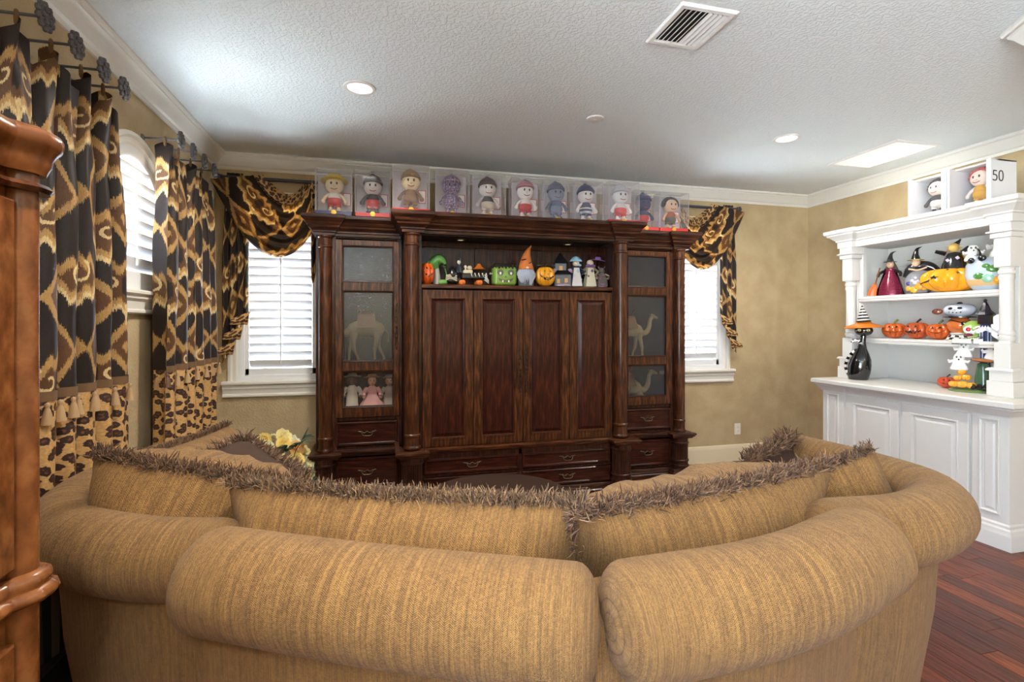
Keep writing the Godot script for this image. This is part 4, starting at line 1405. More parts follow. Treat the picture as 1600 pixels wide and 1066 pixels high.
func add_fringe(parent: Node, path: Array, outs: Array, per_m: float, length: float, tones: Array, seed_: int, droop := 0.25):
	if strand == null: strand = strand_mesh()
	var r := RandomNumberGenerator.new()
	r.seed = seed_
	var xs := []
	for i in path.size() - 1:
		var d: float = path[i].distance_to(path[i + 1])
		var n := int(ceil(d * per_m))
		for k in n:
			var t := r.randf()
			var p: Vector3 = path[i].lerp(path[i + 1], t)
			var o: Vector3 = outs[i].lerp(outs[i + 1], t).normalized()
			var along: Vector3 = (path[i + 1] - path[i]).normalized()
			var across := o.cross(along)
			var clump := sin(float(i + t) * 2.1 + seed_) * 0.5
			var dir := (o + across * r.randfn(0.0, 0.8) + along * (r.randfn(0.0, 0.35) + clump * 0.4) - Vector3.UP * droop * r.randf()).normalized()
			var sidev := dir.cross(V(r.randf() - 0.5, r.randf() - 0.5, r.randf() - 0.5)).normalized()
			var l := length * (0.55 + 0.6 * r.randf())
			var basis := Basis(sidev * l * 1.0, dir * l, sidev.cross(dir) * l * 1.0)
			var col: Color = tones[r.randi() % tones.size()]
			col = (col * (0.7 + 0.4 * r.randf())).srgb_to_linear()
			col.a = 1.0
			xs.append([Transform3D(basis, p + across * r.randfn(0.0, 0.013) - dir * 0.004), col])
	var mm := MultiMesh.new()
	mm.transform_format = MultiMesh.TRANSFORM_3D
	mm.use_colors = true
	mm.mesh = strand
	mm.instance_count = xs.size()
	for i in xs.size():
		mm.set_instance_transform(i, xs[i][0])
		mm.set_instance_color(i, xs[i][1])
	var o := MultiMeshInstance3D.new()
	o.multimesh = mm
	o.material_override = M.fringe
	o.name = "fringe"
	parent.add_child(o, true)
	tag(o, "brown brush fringe", "", "", "stuff")

func cushion(called: String, label: String, at: Vector3, along: Vector3, up: Vector3, w: float, h: float, t: float, material: Material, fringe_parts: Array, seed_: int, group: String, tones: Array, wrinkle := 0.02, flen := 0.032):
	# at is the middle of the cushion; fringe_parts name the seams: t(op) l(eft) r(ight) b(ottom)
	var o := thing(called, label, "cushion", at, 0.0, group)
	var x := along.normalized()
	var z := x.cross(up).normalized()
	var y := z.cross(x).normalized()
	o.transform = Transform3D(Basis(x, y, z), at)
	obj("cover", pillow_mesh(w, h, t, seed_, wrinkle), material, o, 80.0)
	var pinch := 0.05
	for e in fringe_parts:
		var path := []
		var outs := []
		for k in 15:
			var a := -1.0 + 2.0 * k / 14.0
			var s := sin(a * PI / 2)
			var p := Vector3.ZERO
			match e:
				"t": p = V(w * 0.5 * s, h * 0.5 * (1.0 - pinch * (1.0 - s * s)), 0)
				"b": p = V(w * 0.5 * s, -h * 0.5 * (1.0 - pinch * (1.0 - s * s)), 0)
				"r": p = V(w * 0.5 * (1.0 - pinch * (1.0 - s * s)), h * 0.5 * s, 0)
				"l": p = V(-w * 0.5 * (1.0 - pinch * (1.0 - s * s)), h * 0.5 * s, 0)
			path.append(p)
			outs.append({"t": V(0, 1, 0), "b": V(0, -1, 0), "r": V(1, 0, 0), "l": V(-1, 0, 0)}[e])
		var up_in := o.transform.basis.inverse() * Vector3.UP
		add_fringe(o, path, outs, 3000.0, flen, tones, seed_ + hash(e) % 97, 0.25)

func build_cushions():
	var brown := [c8(100, 71, 53), c8(128, 96, 74), c8(142, 114, 94), c8(74, 51, 40), c8(120, 86, 58), c8(156, 122, 88)]
	var light := [c8(126, 98, 74), c8(158, 128, 94), c8(112, 88, 74), c8(90, 66, 50), c8(148, 114, 80)]
	var g := "tan chenille back cushions with brown fringe"
	var f = M.chenille
	# long cushion in the middle, leaning on the left back
	cushion("back_cushion", "wide tan back cushion with brown fringe along its top, middle of the sofa", V(0.062, 0.674, -1.49), V(0.92, -0.01, 0.375), V(-0.10, 1, 0.22), 1.02, 0.52, 0.36, f, ["t", "r"], 11, g, light)
	cushion("back_cushion", "slanting tan back cushion with thick fringe, right of the middle one", V(0.945, 0.672, -1.43), V(0.985, 0.02, -0.17), V(-0.05, 1, 0.52), 1.0, 0.54, 0.38, f, ["t", "l"], 12, g, brown)
	cushion("back_cushion", "broad tan back cushion with fringed seam in the left corner of the sofa", V(-0.575, 0.715, -1.885), V(0.97, -0.17, 0.16), V(-0.16, 1, 0.42), 0.62, 0.50, 0.42, f, ["t"], 13, g, brown, 0.024)
	cushion("back_cushion", "tan back cushion lying against the far left arm of the sofa", V(-0.745, 0.66, -2.46), V(0.24, -0.01, -0.97), V(-0.35, 1, -0.08), 0.66, 0.48, 0.30, f, ["t"], 14, g, brown, 0.024)
	cushion("back_cushion", "smaller tan back cushion with diagonal fringe in the right corner of the sofa", V(1.62, 0.66, -1.55), V(0.66, 0.42, 0.55), V(-0.30, 1, 0.15), 0.46, 0.44, 0.30, f, ["t"], 15, g, brown, 0.024)
	g = "brown suede throw pillows with fringe"
	cushion("throw_pillow", "brown suede throw pillow with shaggy fringe in the left corner of the sofa", V(-0.50, 0.842, -1.98), V(0.66, -0.26, 0.62), V(-0.1, 0.34, -0.9), 0.36, 0.30, 0.14, M.suede_brown, ["t", "l", "b"], 16, g, brown, 0.006, 0.045)
	cushion("throw_pillow", "brown throw pillow with shaggy fringe at the far right end of the sofa", V(1.65, 0.65, -1.93), V(0.9, 0.16, -0.35), V(0.06, 1, 0.2), 0.36, 0.40, 0.16, M.suede_brown, ["t", "l", "r"], 17, g, brown, 0.006, 0.05)

# ------------------------------------------------------------------ drapes and swags
func drape(label: String, z0: float, z1: float, hooks: Array, seed_: int):
	var o := thing("drape", label, "curtain", V(-1.16, 0, (z0 + z1) * 0.5), 0.0, "ikat drapes with leopard hems on the curtain wall")
	var zc := (z0 + z1) * 0.5
	var nz := noise(seed_, 1.0, 2)
	var width := absf(z1 - z0)
	var nf := 6.0
	var top := func(u: float) -> float:
		# sags between the loops
		var z := lerpf(z0, z1, u)
		var best := 9.0
		for k in hooks: best = minf(best, absf(z - k))
		return 2.388 - minf(best * 1.15, 0.10)
	var pos := func(u: float, y: float) -> Vector3:
		var k := clampf((2.4 - y) / 0.5, 0.0, 1.0)
		var w := 1.0 + 0.16 * clampf((2.4 - y) / 2.2, 0.0, 1.0)
		var ph := u * nf * TAU + 1.2 * nz.get_noise_2d(u * 3.0, y * 0.35) + seed_
		var a := lerpf(0.018, 0.046, k)
		var fold := sin(ph) * a + sin(ph * 2.0 + 1.0) * a * 0.22 + 0.012 * nz.get_noise_2d(u * 9.0, y * 1.5)
		# the cloth is gathered towards its loops at the top
		var z := lerpf(z0, z1, u)
		var near: float = hooks[0]
		for q in hooks:
			if absf(q - z) < absf(near - z): near = q
		var grip := pow(clampf(1.0 - (2.40 - y) / 0.42, 0.0, 1.0), 1.6)
		fold += 0.03 * grip * sin((z - near) * 70.0)
		return V(fold, y, (lerpf(z, near, 0.6 * grip) - zc) * w + cos(ph) * a * 0.35)
	var split := 1.13
	var b := Mb.new()
	b.grid(func(u, v): return pos.call(u, lerpf(top.call(u), split, v)), 150, 34, Vector2(width * 2.0 / 0.62, 1.26 / 0.62))
	obj("ikat_panel", b, M.ikat, o, 80.0)
	b = Mb.new()
	b.grid(func(u, v): return pos.call(u, lerpf(split, 0.02, v)), 150, 14, Vector2(width * 1.6 / 0.43, 1.11 / 0.43))
	obj("leopard_hem", b, M.leopard, o, 80.0)
	b = Mb.new()
	b.grid(func(u, v): return pos.call(u, split + 0.02 - 0.035 * v) + V(0.004, 0, 0), 150, 1, Vector2(40, 1))
	obj("gimp_band", b, M.gimp, o, 80.0)
	var tm := Mb.new()
	tm.lathe([Vector2(0.0, 0.0), Vector2(0.007, -0.004), Vector2(0.009, -0.012), Vector2(0.006, -0.02), Vector2(0.008, -0.024), Vector2(0.013, -0.04), Vector2(0.019, -0.078), Vector2(0.0, -0.078)], 14, Transform3D.IDENTITY, 1.0, 1.0, 0.12, 7)
	var tmesh := tm.mesh(60.0)
	for k in 17:
		var u := (k + 0.5) / 17.0
		var t := obj("tassel", tmesh, M.tassel_tan if k % 3 else M.tassel_brown, o)
		t.position = pos.call(u, split - 0.016) + V(0.012, 0, 0)
		t.rotation.y = k * 1.3
	for k in hooks:
		# medallion holdback: rod out of the wall with a cast rosette on its end
		var h := thing("curtain_medallion", "%s" % hook_label(k), "curtain hook", V(WL, 2.40, k), 0.0, "cast rosettes that carry the drapes")
		b = Mb.new()
		b.tube([V(0.0, 0, 0), V(0.185, 0, 0)], 0.0055, 8)
		b.lathe([Vector2(0.0, 0.0), Vector2(0.02, 0.0), Vector2(0.016, 0.008), Vector2(0.006, 0.012)], 12, frame_at(V(0, 0, 0), V(0, 1, 0), V(1, 0, 0), V(0, 0, 1)))
		obj("rod", b, M.iron, h)
		b = Mb.new()
		var face := frame_at(V(0.185, 0, 0), V(0, 1, 0), V(1, 0, 0), V(0, 0, 1))
		b.lathe([Vector2(0.0, -0.004), Vector2(0.034, -0.004), Vector2(0.04, 0.004), Vector2(0.033, 0.012), Vector2(0.026, 0.008), Vector2(0.014, 0.01), Vector2(0.0, 0.02)], 20, face)
		for j in 10:
			var a := TAU * j / 10.0
			b.ball(V(0.189, cos(a) * 0.039, sin(a) * 0.039), V(0.009, 0.0125, 0.0125), 6)
			if j % 2 == 0: b.ball(V(0.196, cos(a + 0.3) * 0.02, sin(a + 0.3) * 0.02), V(0.008, 0.011, 0.011), 6)
		obj("rosette", b, M.iron, h)
		b = Mb.new()
		var loop := []
		for j in 9:
			var a := TAU * j / 8.0
			loop.append(V(0.11 + 0.004 * cos(a), -0.012 + 0.022 * sin(a), 0.004 * cos(a)))
		b.tube(loop, 0.006, 6, false)
		var lp := obj("hanging_loop", b, M.gimp, o)
		lp.position = V(WL, 2.40, k) - o.position

func hook_label(z: float) -> String:
	var order := {-2.02: "first", -2.2: "second", -2.39: "third", -2.555: "fourth", -3.2: "first", -3.39: "second", -3.585: "third", -3.785: "fourth"}
	return "dark cast rosette on a rod, %s from the viewer above the %s drape" % [order.get(z, "one"), "nearer wide" if z > -2.9 else "farther narrow"]

func swag(mir: float, label: String, rod_label: String):
	# built for the left window in x about its centre; mir turns it over for the right one
	var cx := -0.79 if mir > 0.0 else 2.99
	var o := thing("window_swag", label, "curtain", V(cx, 0, WB), 0.0, "ikat swags over the back windows")
	var X := func(p: Vector3): return V(p.x * mir, p.y, p.z)
	# the swagged cloth: strings of folds hung between the gathered end and the cabinet side
	var a0 := V(-0.30, 2.545, 0.11)
	var b := Mb.new()
	var f := func(u: float, v: float) -> Vector3:
		var s := a0 + V(0.13 - 0.31 * v, -0.01 - 0.05 * v, 0.0)
		var e := V(0.235 + 0.04 * v, 2.50 - 0.34 * v, 0.09)
		var sag := lerpf(0.22, 0.50, v)
		var w := u
		var q := s.lerp(e, w)
		q.y -= sag * 4.0 * w * (1.0 - w) * (0.75 + 0.25 * w) * (1.0 - 0.10 * v)
		var fold := sin(v * TAU * 6.5 + 1.1 * sin(u * 5.0)) * 0.02 * sin(PI * clampf(u, 0.08, 0.92))
		q.z += 0.05 * sin(PI * u) * sin(PI * v * 0.9) + fold
		return X.call(q)
	b.grid(f, 48, 60, Vector2(1.0, 0.95))
	obj("swag_cloth", b, M.ikat_swag, o, 80.0)
	b = Mb.new()
	var f2 := func(u: float, v: float) -> Vector3:
		var q: Vector3 = f.call(u, -0.22 * (1.0 - v) + 0.03 * v)
		return q + V(0, 0, -0.012 + 0.014 * v)
	b.grid(f2, 40, 6, Vector2(1.5, 0.35))
	obj("leopard_edge", b, M.leopard, o, 80.0)
	# outer cascade that ends in a stepped, leopard-lined zigzag
	b = Mb.new()
	var hem := func(u: float) -> float: return lerpf(1.06, 1.46, u)
	var g := func(u: float, v: float) -> Vector3:
		var spread := lerpf(0.62, 1.0, clampf(v * 2.5, 0.0, 1.0))
		var x := lerpf(-0.41, -0.225, 0.5 + (u - 0.5) * spread)
		var y := lerpf(2.55, hem.call(u), v)
		var z := 0.075 + 0.016 * sin(u * TAU * 3.5) * clampf(v * 3.0, 0.3, 1.0)
		return X.call(V(x, y, z))
	b.grid(g, 44, 30, Vector2(0.62, 2.3))
	obj("cascade", b, M.ikat, o, 80.0)
	b = Mb.new()
	for k in 3:
		# three leopard-lined turn-backs stacked up the inner edge
		var y := 1.46 - k * 0.115 + 0.02
		var x := -0.222 - k * 0.05
		var fold := func(u: float, v: float) -> Vector3:
			var q := V(x - 0.13 * v + 0.02 * (1.0 - u), y - 0.105 * u - 0.06 * v * (1.0 - u), 0.105 + 0.012 * sin(u * PI) + 0.004 * k)
			return X.call(q)
		b.grid(fold, 8, 8, Vector2(0.32, 0.32))
	obj("leopard_lining", b, M.leopard, o, 80.0)
	# inner short tail beside the cabinet
	b = Mb.new()
	var t2 := func(u: float, v: float) -> Vector3:
		var x := lerpf(0.235, 0.33, u)
		return X.call(V(x, lerpf(2.52, 1.78 - 0.08 * sin(u * 9.0), v), 0.085 + 0.013 * sin(u * TAU * 2.0)))
	b.grid(t2, 20, 24, Vector2(0.3, 1.4))
	obj("inner_tail", b, M.ikat, o, 80.0)
	b = Mb.new()
	b.grid(func(u, v): return t2.call(u, v * 0.24) + V(0, 0.0, 0.006), 20, 8, Vector2(0.3, 0.5))
	obj("leopard_top", b, M.leopard, o, 80.0)
	# rod
	var r := thing("curtain_rod", rod_label, "curtain rod", V(cx, 2.512, WB + 0.09), 0.0, "slate rods over the back windows")
	b = Mb.new()
	b.tube([V(-0.40 * mir, 0, 0), V(0.34 * mir, 0, 0)], 0.014, 14)
	obj("pole", b, M.rod_slate, r)
	b = Mb.new()
	b.lathe([Vector2(0.014, 0), Vector2(0.022, 0.006), Vector2(0.016, 0.014), Vector2(0.026, 0.026), Vector2(0.028, 0.036), Vector2(0.018, 0.05), Vector2(0.0, 0.054)], 14, frame_at(V(-0.40 * mir, 0, 0), V(0, 1, 0), V(-mir, 0, 0), V(0, 0, 1)))
	obj("finial", b, M.rod_slate, r)
	b = Mb.new()
	b.tube([V(-0.385 * mir, 0, 0), V(-0.385 * mir, 0, -0.088)], 0.006, 8)
	obj("bracket", b, M.rod_slate, r)

func build_drapes():
	drape("wide ikat drape with tassel trim and leopard hem, nearest the armoire", -1.94, -2.67, [-2.02, -2.2, -2.39, -2.555], 3)
	drape("narrow ikat drape with tassel trim and leopard hem, by the corner of the room", -3.16, -3.95, [-3.2, -3.39, -3.585, -3.785], 8)
	swag(1.0, "ikat swag with leopard edging over the window left of the wall unit", "slate blue rod above the window left of the wall unit")
	swag(-1.0, "ikat swag with leopard edging over the window right of the wall unit", "dark rod with finial above the window right of the wall unit")

# ------------------------------------------------------------------ ottoman, flowers, hamper
func build_small_furniture():
	var o := thing("ottoman", "round dark brown suede ottoman beyond the sofa cushions", "ottoman", V(0.62, 0, -2.74))
	var b := Mb.new()
	b.lathe([Vector2(0.40, 0.09), Vector2(0.43, 0.12), Vector2(0.435, 0.25), Vector2(0.43, 0.36), Vector2(0.435, 0.37)], 56)
	obj("side", b, M.ottoman_suede, o)
	b = Mb.new()
	b.lathe([Vector2(0.43, 0.36), Vector2(0.45, 0.385), Vector2(0.44, 0.42), Vector2(0.39, 0.447), Vector2(0.25, 0.462), Vector2(0.0, 0.468)], 56)
	obj("top_cushion", b, M.ottoman_suede, o, 60.0)
	for k in 4:
		b = Mb.new()
		var a := PI / 4 + k * PI / 2
		b.lathe([Vector2(0.018, 0.0), Vector2(0.03, 0.03), Vector2(0.03, 0.09)], 12, Transform3D(Basis.IDENTITY, V(cos(a) * 0.32, 0, sin(a) * 0.32)))
		obj("foot", b, M.cherry_dark, o)
	flowers()
	# a low dark chest with a striped round hamper on it, in the gap between armoire and sofa
	o = thing("low_chest", "low dark chest on the floor between the armoire and the sofa", "chest", V(-1.065, 0, -1.93))
	b = Mb.new()
	b.box(V(0, 0.15, 0), V(0.085, 0.28, 0.9), 0.006)
	obj("body", b, matte(30, 20, 24), o)
	b = Mb.new()
	b.box(V(0.004, 0.297, 0), V(0.095, 0.016, 0.92), 0.005)
	obj("lid", b, mat("chest_lid", c8(52, 40, 44), 0.3), o)
	o = thing("striped_hamper", "round hamper with dark and pale stripes behind the armoire", "hamper", V(-1.06, 0.305, -2.03))
	var st := [matte(34, 30, 30), matte(120, 112, 96), matte(26, 32, 38), matte(78, 66, 56)]
	for k in 18:
		b = Mb.new()
		var f := func(u: float, v: float) -> Vector3:
			var a := (k + u) * TAU / 18.0
			var r := lerpf(0.034, 0.046, v)
			return V(cos(a) * r, v * 0.34, sin(a) * r * 3.0)
		b.grid(f, 4, 4)
		obj("stripe", b, st[k % 4], o, 80.0)
	b = Mb.new()
	b.lathe([Vector2(0.0, 0.0), Vector2(0.0338, 0.0), Vector2(0.0338, 0.004), Vector2(0, 0.004)], 24, Transform3D.IDENTITY, 1.0, 3.0)
	obj("bottom", b, st[0], o)

func petal_flower(rings: int, r: float, cup: float, seed_: int) -> ArrayMesh:
	var b := Mb.new()
	var g := RandomNumberGenerator.new()
	g.seed = seed_
	for k in rings:
		var n := 4 + k * 2
		var rr := r * (0.35 + 0.65 * (k + 1.0) / rings)
		var lift := lerpf(1.25, 0.25, float(k) / maxf(1.0, rings - 1.0)) * cup
		for j in n:
			var a := TAU * (j + 0.5 * (k % 2)) / n + g.randf() * 0.3
			var w := rr * 0.62
			var f := func(u: float, v: float) -> Vector3:
				var out := rr * v * cos(lift * v * 0.9)
				var up := rr * v * sin(lift) * (1.0 - 0.25 * v) + 0.12 * rr * sin(u * 9.0 + j) * v * v * 0.4
				var side := w * (u - 0.5) * 2.0 * sin(PI * (0.12 + 0.72 * v))
				up += 0.35 * absf(u - 0.5) * rr * v
				var c := Vector2(cos(a), sin(a))
				return V(c.x * out - c.y * side, up, c.y * out + c.x * side)
			b.grid(f, 3, 3)
	return b.mesh(70.0)

func flowers():
	var o := thing("flower_arrangement", "basket of cream and yellow silk flowers on the floor left of the wall unit", "flowers", V(-0.77, 0, -4.08))
	var b := Mb.new()
	b.lathe([Vector2(0.10, 0.0), Vector2(0.12, 0.02), Vector2(0.15, 0.14), Vector2(0.165, 0.24), Vector2(0.16, 0.245), Vector2(0.145, 0.22), Vector2(0.0, 0.2)], 36, Transform3D.IDENTITY, 1.0, 1.0, 0.06, 18)
	obj("basket", b, matte(92, 66, 40), o)
	var meshes := [petal_flower(4, 0.062, 0.95, 1), petal_flower(3, 0.055, 1.1, 2), petal_flower(5, 0.07, 0.8, 3), petal_flower(4, 0.05, 1.05, 4)]
	var cols := [matte(250, 234, 168), matte(252, 246, 220), matte(248, 222, 134), matte(246, 200, 124), matte(248, 244, 200)]
	for c in cols:
		c.backlight_enabled = true
		c.backlight = Color(0.2, 0.17, 0.1)
	var r := RandomNumberGenerator.new()
	r.seed = 5
	var leafm := Mb.new()
	leafm.grid(func(u, v): return V((u - 0.5) * 0.05 * sin(PI * (0.06 + 0.94 * v)), 0.02 * sin(v * PI) - 0.012 * absf(u - 0.5), v * 0.1), 4, 6)
	var leaf := leafm.mesh(70.0)
	var greens := [matte(58, 78, 56), matte(84, 102, 78), matte(44, 62, 52), matte(104, 122, 92)]
	for k in 46:
		var a := TAU * k * 0.382
		var h := 0.16 + 0.34 * fposmod(k * 0.618, 1.0)
		var rad := 0.25 * sqrt(maxf(0.05, 1.0 - pow((h - 0.22) / 0.42, 2.0)))
		var p := V(cos(a) * rad, h + 0.03, sin(a) * rad * 0.8)
		var l := obj("leaf", leaf, greens[k % 4], o)
		var out := V(cos(a), 0.3 + r.randf() * 0.5, sin(a)).normalized()
		l.transform = Transform3D(Basis.looking_at(-out, V(0, 1, 0.1)).scaled(Vector3.ONE * (0.8 + 0.5 * r.randf())), p)
	for k in 36:
		var t := (k + 0.5) / 36.0
		var h := 1.0 - t
		var a := k * 2.39996
		var rad := 0.235 * sqrt(1.0 - pow(h, 1.7)) + 0.02
		var n := (V(cos(a), 0.2 + 0.5 * h, sin(a)) + V(0.25, 0.35, 0.9)).normalized()
		var p := V(cos(a) * rad, 0.21 + 0.33 * h, sin(a) * rad * 0.85)
		var fl := obj("flower", meshes[k % 4], cols[(k * 7 + k / 3) % 5], o)
		var x := n.cross(V(0.3, 0.1, 1)).normalized()
		fl.transform = Transform3D(Basis(x, n, x.cross(n)).scaled(Vector3.ONE * (0.8 + 0.4 * r.randf())), p)
	for k in 5:
		b = Mb.new()
		var s := (k - 2) * 0.05
		b.tube(spline([V(0.1 + s * 0.3, 0.3, s), V(0.17, 0.48, s * 1.4), V(0.21 + 0.01 * k, 0.60 - 0.015 * absf(k - 2), s * 2.0)], 4), [0.003, 0.003, 0.003, 0.003, 0.0025, 0.0025, 0.002, 0.002, 0.001], 5)
		obj("sprig", b, greens[2], o)
	for k in 8:
		b = Mb.new()
		var a := TAU * k / 8.0
		b.tube([V(cos(a) * 0.04, 0.19, sin(a) * 0.04), V(cos(a) * 0.12, 0.3, sin(a) * 0.1), V(cos(a) * 0.18, 0.36, sin(a) * 0.15)], 0.003, 5)
		obj("stem", b, greens[0], o)

# ------------------------------------------------------------------ boxed dolls
func doll(o: Node3D, s: float, cap: Material, face: Material, top: Material, low: Material, limb: Material, hat: int):
	# a plain rag doll with a knitted cap, standing; s is its height
	var d := sub("doll", o)
	d.scale = Vector3.ONE * s
	d.position = V(0, 0.035, 0.0)
	var b := Mb.new()
	b.ball(V(0, 0.70, 0), V(0.235, 0.215, 0.19), 18)
	b.ball(V(0, 0.66, 0.18), V(0.034, 0.028, 0.03), 8)
	obj("head", b, face, d, 70.0)
	b = Mb.new()
	if hat == 0:
		b.lathe([Vector2(0.245, 0.745), Vector2(0.26, 0.76), Vector2(0.255, 0.80), Vector2(0.235, 0.81), Vector2(0.22, 0.87), Vector2(0.15, 0.95), Vector2(0.04, 0.985), Vector2(0.0, 0.985)], 20, Transform3D(Basis(V(1, 0, 0), -0.18), V(0, 0.05, 0.12)))
		b.ball(V(0, 1.02, -0.06), V(0.065, 0.06, 0.065), 10)
	elif hat == 1:
		b.lathe([Vector2(0.36, 0.80), Vector2(0.36, 0.815), Vector2(0.24, 0.83), Vector2(0.22, 0.90), Vector2(0.18, 0.96), Vector2(0.0, 0.98)], 20, Transform3D(Basis(V(1, 0, 0), -0.12), V(0, 0.02, 0.08)))
	else:
		for k in 9:
			var a := PI * k / 8.0
			b.ball(V(cos(a) * 0.21, 0.74 + sin(a) * 0.17, -0.03), V(0.09, 0.09, 0.12), 8)
	obj("cap", b, cap, d, 60.0)
	for e in [-1, 1]:
		b = Mb.new()
		b.ball(V(0.07 * e, 0.73, 0.176), V(0.026, 0.038, 0.014), 8)
		obj("eye", b, matte(30, 28, 30), d)
	b = Mb.new()
	b.tube(spline([V(-0.08, 0.60, 0.166), V(-0.035, 0.575, 0.178), V(0.035, 0.575, 0.178), V(0.08, 0.60, 0.166)], 4), 0.01, 5)
	obj("mouth", b, matte(150, 50, 48), d)
	b = Mb.new()
	b.lathe([Vector2(0.10, 0.30), Vector2(0.16, 0.34), Vector2(0.155, 0.44), Vector2(0.09, 0.53), Vector2(0.0, 0.54)], 18, Transform3D.IDENTITY, 1.0, 0.8)
	obj("top", b, top, d, 60.0)
	b = Mb.new()
	b.lathe([Vector2(0.0, 0.17), Vector2(0.14, 0.18), Vector2(0.185, 0.25), Vector2(0.18, 0.34), Vector2(0.14, 0.37), Vector2(0.0, 0.37)], 18, Transform3D.IDENTITY, 1.0, 0.85)
	for e in [-1, 1]: b.tube([V(0.085 * e, 0.22, 0), V(0.095 * e, 0.13, 0.005)], [0.08, 0.08], 10)
	obj("trousers", b, low, d, 60.0)
	for e in [-1, 1]:
		b = Mb.new()
		b.tube(spline([V(0.11 * e, 0.47, 0), V(0.21 * e, 0.40, 0.03), V(0.27 * e, 0.29, 0.06)], 4), [0.045, 0.045, 0.043, 0.041, 0.04, 0.04, 0.041, 0.043, 0.045], 8)
		b.ball(V(0.28 * e, 0.265, 0.065), V(0.06, 0.06, 0.045), 8)
		obj("arm", b, limb, d, 60.0)
		b = Mb.new()
		b.tube([V(0.095 * e, 0.14, 0.005), V(0.10 * e, 0.05, 0.01)], [0.046, 0.044], 8)
		b.ball(V(0.105 * e, 0.035, 0.045), V(0.07, 0.04, 0.105), 10)
		obj("leg", b, limb, d, 60.0)

